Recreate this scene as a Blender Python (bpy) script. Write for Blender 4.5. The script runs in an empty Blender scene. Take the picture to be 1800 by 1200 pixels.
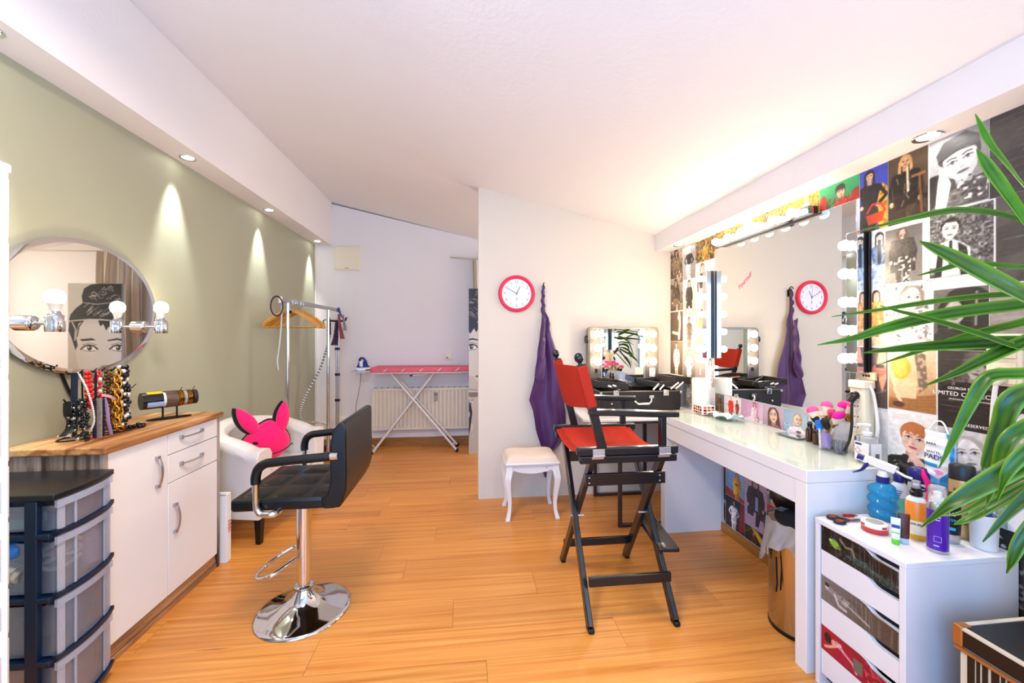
import bpy, math, random
import numpy as np
from mathutils import Vector, Matrix, Euler, Quaternion

SC = bpy.context.scene
COL = SC.collection
RND = random.Random(7)
PI = math.pi

# ------------------------------------------------------------------ camera, world, daylight, exposure
cam_data = bpy.data.cameras.new('camera')
cam = bpy.data.objects.new('camera', cam_data)
COL.objects.link(cam)
cam_data.sensor_width = 36.0
cam_data.lens = 36.0 * 702.0 / 1800.0
cam_data.shift_y = -7.5 / 1800.0
cam_data.clip_start = 0.02
cam.location = (0, 0, 1.287)
cam.rotation_euler = (PI / 2, 0, -math.radians(6.445))
SC.camera = cam

world = bpy.data.worlds.new('world')
SC.world = world
world.use_nodes = True
world.node_tree.nodes['Background'].inputs[0].default_value = (0.75, 0.86, 1.0, 1)
world.node_tree.nodes['Background'].inputs[1].default_value = 0.6

def area_light(name, loc, rot, sx, sy, energy, color):
    d = bpy.data.lights.new(name, 'AREA')
    d.shape = 'RECTANGLE'; d.size = sx; d.size_y = sy; d.energy = energy; d.color = color
    o = bpy.data.objects.new(name, d); COL.objects.link(o)
    o.location = loc; o.rotation_euler = rot
    return o
# daylight entering through the window in the wall behind the camera
area_light('window_daylight', (-0.45, -0.70, 1.30), (-PI / 2, 0, PI), 1.5, 1.6, 84, (0.17, 0.47, 1.0))
# daylight through the small side window behind the camera on the right
area_light('side_window_daylight', (1.62, -0.36, 1.45), (0, PI / 2, 0), 1.0, 0.55, 30, (0.66, 0.83, 1.0))
# daylight entering the alcove through its own window on the right
area_light('alcove_daylight', (1.62, 4.05, 1.55), (0, PI / 2, 0), 1.2, 0.9, 24, (1.0, 0.90, 0.82))
# added warm overhead fill, out of view; no such lamp is known
area_light('warm_overhead_fill', (-0.5, 1.05, 2.57), (0, 0, 0), 0.5, 0.5, 52, (1.0, 0.82, 0.66))

SC.view_settings.view_transform = 'Standard'
SC.view_settings.look = 'None'
SC.view_settings.gamma = 1.0
SC.view_settings.use_curve_mapping = False
SC.view_settings.exposure = -0.04

BULB_STRENGTH = 92.0
WARM = (1.0, 0.80, 0.56)

# ------------------------------------------------------------------ materials
def lin(c):
    if isinstance(c, str):
        c = c.lstrip('#'); c = tuple(int(c[i:i + 2], 16) / 255 for i in (0, 2, 4))
    return tuple((x / 12.92 if x <= 0.04045 else ((x + 0.055) / 1.055) ** 2.4) for x in c[:3])

MATS = {}
def nodes_of(m):
    m.use_nodes = True
    nt = m.node_tree
    return nt, nt.nodes, nt.links, nt.nodes['Principled BSDF']

def mat(name, col, rough=0.5, metal=0.0, vary=0.05, scale=12.0, bump=0.0, trans=0.0, ior=1.45, alpha=1.0, emit=None, estr=0.0,
        coat=0.0, sheen=0.0, stretch=(1, 1, 1), bscale=None, spec=0.5, sub=0.0):
    """principled material whose colour is broken up a little by a noise texture"""
    if name in MATS: return MATS[name]
    m = bpy.data.materials.new(name)
    nt, N, L, P = nodes_of(m)
    c = lin(col)
    tc = N.new('ShaderNodeTexCoord'); mp = N.new('ShaderNodeMapping'); mp.inputs['Scale'].default_value = stretch
    L.new(tc.outputs['Object'], mp.inputs[0])
    nz = N.new('ShaderNodeTexNoise'); nz.inputs['Scale'].default_value = scale; nz.inputs['Detail'].default_value = 4
    L.new(mp.outputs[0], nz.inputs['Vector'])
    mx = N.new('ShaderNodeMix'); mx.data_type = 'RGBA'
    mx.inputs['A'].default_value = tuple(max(0, x * (1 - vary * 1.6)) for x in c) + (1,)
    mx.inputs['B'].default_value = tuple(min(1, x * (1 + vary)) for x in c) + (1,)
    L.new(nz.outputs['Fac'], mx.inputs['Factor'])
    L.new(mx.outputs['Result'], P.inputs['Base Color'])
    P.inputs['Roughness'].default_value = rough; P.inputs['Metallic'].default_value = metal
    P.inputs['Transmission Weight'].default_value = trans; P.inputs['IOR'].default_value = ior
    P.inputs['Alpha'].default_value = alpha; P.inputs['Coat Weight'].default_value = coat
    P.inputs['Sheen Weight'].default_value = sheen; P.inputs['Specular IOR Level'].default_value = spec
    if sub: P.inputs['Subsurface Weight'].default_value = sub; P.inputs['Subsurface Radius'].default_value = (.02, .02, .02)
    if emit is not None:
        P.inputs['Emission Color'].default_value = lin(emit) + (1,); P.inputs['Emission Strength'].default_value = estr
    if bump:
        b = N.new('ShaderNodeBump'); b.inputs['Strength'].default_value = bump; b.inputs['Distance'].default_value = 0.01
        n2 = nz
        if bscale:
            n2 = N.new('ShaderNodeTexNoise'); n2.inputs['Scale'].default_value = bscale; n2.inputs['Detail'].default_value = 5
            L.new(mp.outputs[0], n2.inputs['Vector'])
        L.new(n2.outputs['Fac'], b.inputs['Height']); L.new(b.outputs[0], P.inputs['Normal'])
    MATS[name] = m
    return m

def ramp(N, stops):
    r = N.new('ShaderNodeValToRGB'); e = r.color_ramp.elements
    while len(e) > 1: e.remove(e[-1])
    e[0].position = stops[0][0]; e[0].color = lin(stops[0][1]) + (1,)
    for p, c in stops[1:]:
        x = e.new(p); x.color = lin(c) + (1,)
    return r

def wood(name, stops, stretch=(1, 12, 12), scale=2.2, rough=0.45, rand=True, knots=0.0, distort=1.2, fine=0.25):
    if name in MATS: return MATS[name]
    m = bpy.data.materials.new(name)
    nt, N, L, P = nodes_of(m)
    tc = N.new('ShaderNodeTexCoord'); mp = N.new('ShaderNodeMapping'); mp.inputs['Scale'].default_value = stretch
    src = tc.outputs['Object']
    if rand:
        oi = N.new('ShaderNodeObjectInfo'); ml = N.new('ShaderNodeVectorMath'); ml.operation = 'MULTIPLY_ADD'
        cb = N.new('ShaderNodeCombineXYZ')
        for k in range(3): L.new(oi.outputs['Random'], cb.inputs[k])
        ml.inputs[1].default_value = (37, 91, 53)
        L.new(cb.outputs[0], ml.inputs[0]); L.new(tc.outputs['Object'], ml.inputs[2])
        src = ml.outputs[0]
    L.new(src, mp.inputs[0])
    n1 = N.new('ShaderNodeTexNoise'); n1.inputs['Scale'].default_value = scale; n1.inputs['Detail'].default_value = 6
    n1.inputs['Distortion'].default_value = distort
    L.new(mp.outputs[0], n1.inputs['Vector'])
    r = ramp(N, stops)
    L.new(n1.outputs['Fac'], r.inputs[0])
    n2 = N.new('ShaderNodeTexNoise'); n2.inputs['Scale'].default_value = scale * 9; n2.inputs['Detail'].default_value = 3
    L.new(mp.outputs[0], n2.inputs['Vector'])
    mx = N.new('ShaderNodeMix'); mx.data_type = 'RGBA'; mx.blend_type = 'MULTIPLY'; mx.inputs['Factor'].default_value = fine
    r2 = ramp(N, [(0.35, (.62, .5, .4)), (0.6, (1, 1, 1))])
    L.new(n2.outputs['Fac'], r2.inputs[0])
    L.new(r.outputs[0], mx.inputs['A']); L.new(r2.outputs[0], mx.inputs['B'])
    out = mx.outputs['Result']
    if knots:
        mk = N.new('ShaderNodeMapping'); mk.inputs['Scale'].default_value = (1.3, 3.4, 1)
        L.new(src, mk.inputs[0])
        v = N.new('ShaderNodeTexVoronoi'); v.inputs['Scale'].default_value = 1.0; v.inputs['Randomness'].default_value = 1
        L.new(mk.outputs[0], v.inputs['Vector'])
        rk = ramp(N, [(0.02, (.50, .28, .16)), (0.10, (1, 1, 1))])
        L.new(v.outputs['Distance'], rk.inputs[0])
        m3 = N.new('ShaderNodeMix'); m3.data_type = 'RGBA'; m3.blend_type = 'MULTIPLY'; m3.inputs['Factor'].default_value = knots
        L.new(out, m3.inputs['A']); L.new(rk.outputs[0], m3.inputs['B']); out = m3.outputs['Result']
    if rand:
        hs = N.new('ShaderNodeHueSaturation'); mr = N.new('ShaderNodeMapRange')
        mr.inputs['To Min'].default_value = 0.90; mr.inputs['To Max'].default_value = 1.07
        L.new(oi.outputs['Random'], mr.inputs[0]); L.new(mr.outputs[0], hs.inputs['Value']); L.new(out, hs.inputs['Color'])
        out = hs.outputs[0]
    L.new(out, P.inputs['Base Color'])
    P.inputs['Roughness'].default_value = rough
    MATS[name] = m
    return m

def bulb_mat(name, strength, col=WARM):
    if name in MATS: return MATS[name]
    m = bpy.data.materials.new(name)
    nt, N, L, P = nodes_of(m)
    P.inputs['Base Color'].default_value = (.9, .9, .88, 1)
    P.inputs['Emission Color'].default_value = tuple(col) + (1,); P.inputs['Emission Strength'].default_value = strength
    MATS[name] = m
    return m

def clear_mat(name, col=(1, 1, 1), rough=0.05, opacity=0.12, tint=None, gloss=1.0):
    """thin clear plastic or glass pane: see-through with a fresnel gloss, lets light pass"""
    if name in MATS: return MATS[name]
    m = bpy.data.materials.new(name); m.use_nodes = True
    nt = m.node_tree; N, L = nt.nodes, nt.links
    N.remove(N['Principled BSDF']); out = N['Material Output']
    tr = N.new('ShaderNodeBsdfTransparent'); tr.inputs[0].default_value = lin(tint or col) + (1,)
    df = N.new('ShaderNodeBsdfPrincipled'); df.inputs['Base Color'].default_value = lin(col) + (1,); df.inputs['Roughness'].default_value = 0.35
    gl = N.new('ShaderNodeBsdfGlossy'); gl.inputs['Roughness'].default_value = rough
    nz = N.new('ShaderNodeTexNoise'); nz.inputs['Scale'].default_value = 9
    mr = N.new('ShaderNodeMapRange'); mr.inputs['To Min'].default_value = opacity * .8; mr.inputs['To Max'].default_value = opacity * 1.2
    L.new(nz.outputs['Fac'], mr.inputs[0])
    a = N.new('ShaderNodeMixShader'); L.new(mr.outputs[0], a.inputs[0]); L.new(tr.outputs[0], a.inputs[1]); L.new(df.outputs[0], a.inputs[2])
    fr = N.new('ShaderNodeFresnel'); fr.inputs[0].default_value = 1.4
    b = N.new('ShaderNodeMixShader'); fm = N.new('ShaderNodeMath'); fm.operation = 'MULTIPLY'; fm.inputs[1].default_value = gloss; L.new(fr.outputs[0], fm.inputs[0]); L.new(fm.outputs[0], b.inputs[0]); L.new(a.outputs[0], b.inputs[1]); L.new(gl.outputs[0], b.inputs[2])
    L.new(b.outputs[0], out.inputs[0])
    MATS[name] = m
    return m

# ------------------------------------------------------------------ mesh builder
def wloc(o):
    v = Vector((0, 0, 0))
    while o is not None:
        v += o.location; o = o.parent
    return v

def rotm(rot):
    if rot is None: return Matrix.Identity(3)
    if isinstance(rot, Matrix): return rot
    return Euler(rot).to_matrix()

def align(d):
    """rotation taking +Z to direction d"""
    return Vector((0, 0, 1)).rotation_difference(Vector(d).normalized()).to_matrix()

class MB:
    def __init__(s):
        s.v = []; s.f = []; s.m = []; s.cur = 0
    def use(s, k): s.cur = k; return s
    def add(s, vs, fs):
        n = len(s.v)
        s.v.extend(tuple(p) for p in vs)
        for f in fs:
            s.f.append([i + n for i in f]); s.m.append(s.cur)
        return s
    def box(s, c, size, rot=None):
        R = rotm(rot); c = Vector(c); h = [x / 2 for x in size]
        vs = [c + R @ Vector((sx * h[0], sy * h[1], sz * h[2])) for sz in (-1, 1) for sy in (-1, 1) for sx in (-1, 1)]
        return s.add(vs, [(0, 2, 3, 1), (4, 5, 7, 6), (0, 1, 5, 4), (2, 6, 7, 3), (0, 4, 6, 2), (1, 3, 7, 5)])
    def bb(s, x0, x1, y0, y1, z0, z1):
        return s.box(((x0 + x1) / 2, (y0 + y1) / 2, (z0 + z1) / 2), (x1 - x0, y1 - y0, z1 - z0))
    def bar(s, p0, p1, w, h, up=(0, 0, 1)):
        """rectangular bar from p0 to p1, h measured along up, w across"""
        p0, p1 = Vector(p0), Vector(p1); d = (p1 - p0); L = d.length; d.normalize()
        side = d.cross(Vector(up)).normalized(); u = side.cross(d).normalized()
        R = Matrix((side, d, u)).transposed()
        return s.box((p0 + p1) / 2, (w, L, h), R)
    def lathe(s, prof, c=(0, 0, 0), n=20, rot=None, sx=1.0, sy=1.0):
        R = rotm(rot); c = Vector(c); vs = []; fs = []
        for r, z in prof:
            for k in range(n):
                a = 2 * PI * k / n
                vs.append(c + R @ Vector((r * sx * math.cos(a), r * sy * math.sin(a), z)))
        for i in range(len(prof) - 1):
            for k in range(n):
                a = i * n + k; b = i * n + (k + 1) % n
                fs.append((a, b, b + n, a + n))
        if prof[0][0] > 1e-6: fs.append(tuple(range(n))[::-1])
        if prof[-1][0] > 1e-6: fs.append(tuple((len(prof) - 1) * n + k for k in range(n)))
        return s.add(vs, fs)
    def cyl(s, p0, p1, r0, r1=None, n=16):
        p0, p1 = Vector(p0), Vector(p1); r1 = r0 if r1 is None else r1
        return s.lathe([(r0, 0), (r1, (p1 - p0).length)], p0, n, align(p1 - p0))
    def sph(s, c, r, n=12, m=8, rot=None):
        if not isinstance(r, (tuple, list)): r = (r, r, r)
        R = rotm(rot); c = Vector(c); vs = []; fs = []
        for i in range(1, m):
            t = PI * i / m
            for k in range(n):
                a = 2 * PI * k / n
                vs.append(c + R @ Vector((r[0] * math.sin(t) * math.cos(a), r[1] * math.sin(t) * math.sin(a), r[2] * math.cos(t))))
        vs.append(c + R @ Vector((0, 0, r[2]))); vs.append(c + R @ Vector((0, 0, -r[2])))
        for i in range(m - 2):
            for k in range(n):
                a = i * n + k; b = i * n + (k + 1) % n
                fs.append((a, a + n, b + n, b))
        T = (m - 1) * n
        for k in range(n):
            fs.append((T, k, (k + 1) % n)); fs.append((T + 1, (m - 2) * n + (k + 1) % n, (m - 2) * n + k))
        return s.add(vs, fs)
    def tube(s, pts, r, n=8, closed=False, flat=None):
        pts = [Vector(p) for p in pts]; K = len(pts)
        rs = r if isinstance(r, (list, tuple)) else [r] * K
        T = []
        for i in range(K):
            a = pts[(i - 1) % K] if (closed or i > 0) else pts[i]; b = pts[(i + 1) % K] if (closed or i < K - 1) else pts[i]
            T.append((b - a).normalized())
        ref = Vector((0, 0, 1)) if abs(T[0].z) < .9 else Vector((1, 0, 0))
        nrm = (ref - T[0] * ref.dot(T[0])).normalized(); vs = []; fs = []
        for i in range(K):
            if i: nrm = (T[i - 1].rotation_difference(T[i]) @ nrm); nrm = (nrm - T[i] * nrm.dot(T[i])).normalized()
            bn = T[i].cross(nrm)
            for k in range(n):
                a = 2 * PI * k / n
                fx, fy = (1, 1) if flat is None else flat
                vs.append(pts[i] + rs[i] * (nrm * math.cos(a) * fx + bn * math.sin(a) * fy))
        for i in range(K if closed else K - 1):
            j = (i + 1) % K
            for k in range(n):
                k2 = (k + 1) % n
                fs.append((i * n + k, i * n + k2, j * n + k2, j * n + k))
        if not closed:
            fs.append(tuple(range(n))[::-1]); fs.append(tuple((K - 1) * n + k for k in range(n)))
        return s.add(vs, fs)
    def prism(s, poly, plane, a, b):
        """polygon in a plane ('xy','xz','yz') extruded between a and b along the third axis"""
        def P(p, t): return {'xy': (p[0], p[1], t), 'xz': (p[0], t, p[1]), 'yz': (t, p[0], p[1])}[plane]
        n = len(poly)
        vs = [P(p, a) for p in poly] + [P(p, b) for p in poly]
        fs = [tuple(range(n))[::-1], tuple(range(n, 2 * n))] + [(i, (i + 1) % n, n + (i + 1) % n, n + i) for i in range(n)]
        return s.add(vs, fs)
    def sheet(s, fn, nu, nv, th=0.0, closeu=False):
        """surface fn(u,v); with th > 0 a closed sheet of that thickness"""
        G = [[Vector(fn(i / nu, j / nv)) for j in range(nv + 1)] for i in range(nu + (0 if closeu else 1))]
        M = len(G); W = nv + 1; vs = [p for row in G for p in row]; fs = []
        rng = range(M if closeu else M - 1)
        for i in rng:
            i2 = (i + 1) % M
            for j in range(nv): fs.append((i * W + j, i2 * W + j, i2 * W + j + 1, i * W + j + 1))
        if not th: return s.add(vs, fs)
        off = []
        for i in range(M):
            for j in range(W):
                a = G[(i + 1) % M if closeu else min(i + 1, M - 1)][j] - G[(i - 1) % M if closeu else max(i - 1, 0)][j]
                b = G[i][min(j + 1, nv)] - G[i][max(j - 1, 0)]
                nn = a.cross(b)
                if nn.length < 1e-12: nn = Vector((0, 0, 1))
                off.append(G[i][j] - nn.normalized() * th)
        n0 = len(vs); fs += [tuple(k + n0 for k in f[::-1]) for f in fs]
        vs += off
        for i in rng:
            i2 = (i + 1) % M
            for j in (0, nv):
                q = (i * W + j, i2 * W + j, i2 * W + j + n0, i * W + j + n0); fs.append(q if j else q[::-1])
        if not closeu:
            for i in (0, M - 1):
                for j in range(nv):
                    q = (i * W + j, i * W + j + 1, i * W + j + 1 + n0, i * W + j + n0); fs.append(q[::-1] if i else q)
        return s.add(vs, fs)
    def rbox(s, c, size, r, n=4, rot=None, top=True):
        """box with rounded vertical edges"""
        x, y, z = size; pts = []
        for cx, cy, a0 in ((x / 2 - r, y / 2 - r, 0), (-x / 2 + r, y / 2 - r, PI / 2), (-x / 2 + r, -y / 2 + r, PI), (x / 2 - r, -y / 2 + r, 1.5 * PI)):
            for k in range(n + 1):
                a = a0 + PI / 2 * k / n; pts.append((cx + r * math.cos(a), cy + r * math.sin(a)))
        R = rotm(rot); c = Vector(c); N_ = len(pts)
        vs = [c + R @ Vector((p[0], p[1], -z / 2)) for p in pts] + [c + R @ Vector((p[0], p[1], z / 2)) for p in pts]
        fs = [tuple(range(N_))[::-1], tuple(range(N_, 2 * N_))] + [(i, (i + 1) % N_, N_ + (i + 1) % N_, N_ + i) for i in range(N_)]
        return s.add(vs, fs)
    def build(s, name, mats, parent=None, bev=0.0, bseg=2, sub=0, smooth=35, local=False, label=None, weld=False):
        me = bpy.data.meshes.new(name)
        if parent is not None and not local: o0 = wloc(parent)
        elif parent is not None or local: o0 = Vector((0, 0, 0))
        else:
            A = np.array(s.v); o0 = Vector(((A[:, 0].min() + A[:, 0].max()) / 2, (A[:, 1].min() + A[:, 1].max()) / 2, A[:, 2].min()))
        me.from_pydata([(p[0] - o0[0], p[1] - o0[1], p[2] - o0[2]) for p in s.v], [], s.f)
        if not isinstance(mats, (list, tuple)): mats = [mats]
        for m in mats: me.materials.append(m)
        if len(mats) > 1: me.polygons.foreach_set('material_index', s.m)
        if smooth:
            me.polygons.foreach_set('use_smooth', [True] * len(s.f))
            if smooth < 180: me.set_sharp_from_angle(angle=math.radians(smooth))
        me.update()
        o = bpy.data.objects.new(name, me); COL.objects.link(o)
        if parent is not None: o.parent = parent
        elif not local: o.location = o0
        if bev:
            b = o.modifiers.new('bevel', 'BEVEL'); b.width = bev; b.segments = bseg; b.limit_method = 'ANGLE'; b.angle_limit = math.radians(40)
            b.harden_normals = False
        if sub:
            b = o.modifiers.new('subdivision', 'SUBSURF'); b.levels = sub; b.render_levels = sub
        if label: o['label'] = label
        return o

def tag(o, label, cat, group=None, kind=None):
    o['label'] = label; o['category'] = cat
    if group: o['group'] = group
    if kind: o['kind'] = kind
    return o
def thing(name, label, cat, loc=(0, 0, 0), rz=0.0, group=None):
    o = bpy.data.objects.new(name, None); COL.objects.link(o)
    o.empty_display_size = 0.05
    o.location = loc; o.rotation_euler = (0, 0, rz)
    return tag(o, label, cat, group)
def struct(o): o['kind'] = 'structure'; return o
def copy_tree(o, parent=None, loc=None, rz=None, label=None):
    c = o.copy(); COL.objects.link(c)
    if parent is not None: c.parent = parent
    if loc is not None: c.location = loc
    if rz is not None: c.rotation_euler = (0, 0, rz)
    if label: c['label'] = label
    for ch in list(o.children): copy_tree(ch, c)
    return c

def text_mesh(body, size, mtx, m, parent, name='lettering', extrude=0.0006, align_x='CENTER', space=1.0, shear=0.0, local=False):
    """flat lettering; mtx is the world 4x4 frame (x right, y up, z out)"""
    cu = bpy.data.curves.new('lettering_curve', 'FONT')
    cu.body = body; cu.size = size; cu.extrude = extrude; cu.align_x = align_x; cu.align_y = 'CENTER'; cu.space_character = space; cu.shear = shear
    cu.resolution_u = 3
    t = bpy.data.objects.new('lettering_tmp', cu); COL.objects.link(t)
    dg = bpy.context.evaluated_depsgraph_get()
    me = bpy.data.meshes.new_from_object(t.evaluated_get(dg))
    bpy.data.objects.remove(t); bpy.data.curves.remove(cu)
    me.transform(mtx)
    if parent is not None and not local: me.transform(Matrix.Translation(-wloc(parent)))
    me.materials.clear(); me.materials.append(m)
    o = bpy.data.objects.new(name, me); COL.objects.link(o); o.parent = parent
    return o
def frame(o, x, y):
    """4x4 with origin o, x axis and y axis given"""
    x = Vector(x).normalized(); y = Vector(y).normalized(); z = x.cross(y).normalized()
    M = Matrix((x, y, z)).transposed().to_4x4(); M.translation = Vector(o)
    return M
def arc(c, r, a0, a1, n, plane='xz'):
    out = []
    for k in range(n + 1):
        a = a0 + (a1 - a0) * k / n; p = (r * math.cos(a), r * math.sin(a))
        out.append({'xz': (c[0] + p[0], c[1], c[2] + p[1]), 'yz': (c[0], c[1] + p[0], c[2] + p[1]), 'xy': (c[0] + p[0], c[1] + p[1], c[2])}[plane])
    return out
def bez(p0, p1, p2, p3, n=10):
    p0, p1, p2, p3 = map(Vector, (p0, p1, p2, p3))
    return [p0 * (1 - t) ** 3 + p1 * 3 * t * (1 - t) ** 2 + p2 * 3 * t * t * (1 - t) + p3 * t ** 3 for t in (k / n for k in range(n + 1))]
def spline(pts, per=6):
    """Catmull-Rom through pts"""
    P = [Vector(p) for p in pts]; P = [P[0] * 2 - P[1]] + P + [P[-1] * 2 - P[-2]]; out = []
    for i in range(1, len(P) - 2):
        for k in range(per):
            t = k / per; a, b, c, d = P[i - 1:i + 3]
            out.append(0.5 * ((2 * b) + (c - a) * t + (2 * a - 5 * b + 4 * c - d) * t * t + (3 * b - a - 3 * c + d) * t ** 3))
    out.append(P[-2]); return out

# palette
CHROME = mat('chrome', (.86, .87, .88), 0.07, 1.0, vary=.02)
STEEL = mat('brushed_steel', (.62, .60, .58), 0.28, 1.0, vary=.04)
ALU = mat('satin_aluminium', (.72, .72, .73), 0.3, 1.0, vary=.03)
WHITE = mat('white_lacquer', (.93, .92, .91), 0.22, vary=.01, coat=.3)
WHITEP = mat('white_plastic', (.92, .91, .88), 0.4, vary=.02)
CREAM = mat('cream_plastic', (.93, .89, .78), 0.4, vary=.02)
BLACKP = mat('black_plastic', (.03, .03, .035), 0.35, vary=.1)
BLACKM = mat('black_metal_wire', (.04, .035, .03), 0.45, 0.4, vary=.1)
MIRROR = mat('mirror_silver', (.93, .94, .93), 0.01, 1.0, vary=.005)
GOLD = mat('gold_metal', (.83, .60, .22), 0.25, 1.0, vary=.08)
PAPER = mat('paper_white', (.93, .92, .90), 0.7, vary=.02)
# ------------------------------------------------------------------ room shell
XL, XR, YP, YB, YF = -1.74, 1.70, 3.185, 4.86, -0.76
def cz(x): return 2.50 - 0.2285 * x
PLASTER = mat('white_plaster', (.925, .90, .885), 0.9, vary=.012, scale=3, bump=.10, bscale=60)
CEILM = mat('ceiling_plaster', (.94, .92, .905), 0.92, vary=.012, scale=2, bump=.14, bscale=38)
PARTM = mat('partition_plaster', (.855, .81, .745), 0.9, vary=.012, scale=3, bump=.08, bscale=50)
GREEN = mat('sage_green_paint', (.655, .655, .555), 0.55, vary=.05, scale=2.2, bump=.05, bscale=30, stretch=(1, 1, .35))
BASEW = wood('baseboard_oak', [(0.3, '#8a5a25'), (0.7, '#b07a36')], stretch=(1.5, 1.5, 14), rand=False)
FLOORW = wood('oak_laminate', [(0.28, '#c4762f'), (0.45, '#d88b3e'), (0.60, '#e29a4a'), (0.78, '#eba958')], stretch=(0.5, 3.4, 3.4), scale=1.2,
              rough=0.33, knots=.7, distort=2.2, fine=.10)

floor = struct(MB().bb(XL - .1, XR + .1, YF - .1, YB + .1, -.08, -.012).build('floor', mat('floor_underlay', (.35, .24, .14), .8), smooth=0))
plank_me = None
pw, pl = 0.193, 1.285
row = 0; y = 1.788 - pw * 18
while y < YB:
    x = XL - RND.uniform(0.0, 1.2) + 0.0
    if abs(y - 1.788) < .01: x = -0.064 - pl * 2
    if abs(y - 1.595) < .01: x = -0.62 - pl
    if y + pw > YF:
        while x < XR:
            x0, x1, y1 = max(x, XL), min(x + pl, XR), min(y + pw, YB)
            if x1 - x0 > .04 and y1 - max(y, YF) > .02:
                w = x1 - x0; d = y1 - max(y, YF)
                if plank_me is None:
                    po = MB().box((0, 0, -.006), (1, 1, .012)).build('plank', FLOORW, floor, smooth=0, local=True)
                    plank_me = po.data; p = po
                else:
                    p = bpy.data.objects.new('plank', plank_me); COL.objects.link(p); p.parent = floor
                p.scale = (w - .0012, d - .0012, 1)
                p.location = Vector(((x0 + x1) / 2, (max(y, YF) + y1) / 2, 0)) - floor.location
            x += pl
    y += pw; row += 1

struct(MB().bb(XL - .1, XL, YF, YB, 0, 2.36).build('wall_left', GREEN, smooth=0))
struct(MB().prism([(XL - .1, 0), (XR + .1, 0), (XR + .1, cz(XR)), (XL - .1, cz(XL))], 'xz', YB, YB + .1).build('wall_back', PLASTER, smooth=0))
struct(MB().prism([(.09, 0), (XR, 0), (XR, cz(XR)), (.09, cz(.09))], 'xz', YP, YP + .1).build('wall_middle', PARTM, smooth=0))
wr = MB().bb(XR, XR + .1, .0, 3.5, 0, cz(XR))
wr.bb(XR, XR + .1, YF, -.66, 0, cz(XR)); wr.bb(XR, XR + .1, -.66, .0, 0, .85); wr.bb(XR, XR + .1, -.66, .0, 2.0, cz(XR))
wr.bb(XR, XR + .1, 4.6, YB, 0, cz(XR)); wr.bb(XR, XR + .1, 3.5, 4.6, 0, .9); wr.bb(XR, XR + .1, 3.5, 4.6, 2.02, cz(XR))
struct(wr.build('wall_right', PLASTER, smooth=0))
wf = MB()
for a, b, c, d in ((XL, -1.25, 0, cz(XL)), (.35, XR, 0, cz(.35) - .25), (-1.25, .35, 0, .45), (-1.25, .35, 2.15, cz(.35))):
    wf.bb(a, b, YF - .1, YF, c, d)
struct(wf.build('wall_front', PLASTER, smooth=0))
def window(name, c, w, h, axis):
    """frame with a middle mullion and one pane a side"""
    f = MB(); g = MB(); t = .05
    def put(m, a0, a1, z0, z1, th):
        if axis == 'x': m.bb(c[0] + a0, c[0] + a1, c[1] - th / 2, c[1] + th / 2, c[2] + z0, c[2] + z1)
        else: m.bb(c[0] - th / 2, c[0] + th / 2, c[1] + a0, c[1] + a1, c[2] + z0, c[2] + z1)
    for a0, a1, z0, z1 in ((-w / 2, w / 2, -h / 2, -h / 2 + t), (-w / 2, w / 2, h / 2 - t, h / 2), (-w / 2, -w / 2 + t, -h / 2 + t, h / 2 - t), (w / 2 - t, w / 2, -h / 2 + t, h / 2 - t), (-t / 2, t / 2, -h / 2 + t, h / 2 - t)):
        put(f, a0, a1, z0, z1, .06)
    o = struct(f.build(name, WHITEP, bev=.004))
    for s in (-1, 1):
        g = MB(); put(g, *( (-w / 2 + t, -t / 2) if s < 0 else (t / 2, w / 2 - t)), -h / 2 + t, h / 2 - t, .006)
        g.build('pane', clear_mat('window_glass', opacity=.02), o, smooth=0)
window('window_1', (-.45, YF - .05, 1.30), 1.6, 1.7, 'x')
window('window_3', (XR + .05, -.33, 1.425), .66, 1.15, 'y')
window('window_2', (XR + .05, 4.05, 1.46), 1.1, 1.12, 'y')
struct(MB().prism([(XL - .1, cz(XL - .1)), (XR + .1, cz(XR + .1)), (XR + .1, cz(XR + .1) + .06), (XL - .1, cz(XL - .1) + .06)], 'xz', YF - .1, YB + .1).build('ceiling', CEILM, smooth=0))
# boxed soffits carrying the downlights
struct(MB().prism([(XL - .1, 2.357), (-1.565, 2.357), (-1.565, cz(-1.565)), (XL - .1, cz(XL - .1))], 'xz', YF, YB).build('trim_1', PLASTER, smooth=0))
struct(MB().prism([(1.565, 2.003), (XR, 2.003), (XR, cz(XR)), (1.565, cz(1.565))], 'xz', YF, YP).build('trim_2', PLASTER, smooth=0))
struct(MB().bb(XL, XL + .012, YB - .03, YB, 0, 2.357).build('trim_3', WHITEP, smooth=0))
struct(MB().bb(XL + .012, XR, YB - .016, YB, 0, .10).build('baseboard_back', BASEW, bev=.003))
struct(MB().bb(XR - .016, XR, 1.0, YP, 0, .055).build('baseboard_right', BASEW, bev=.003))

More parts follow.
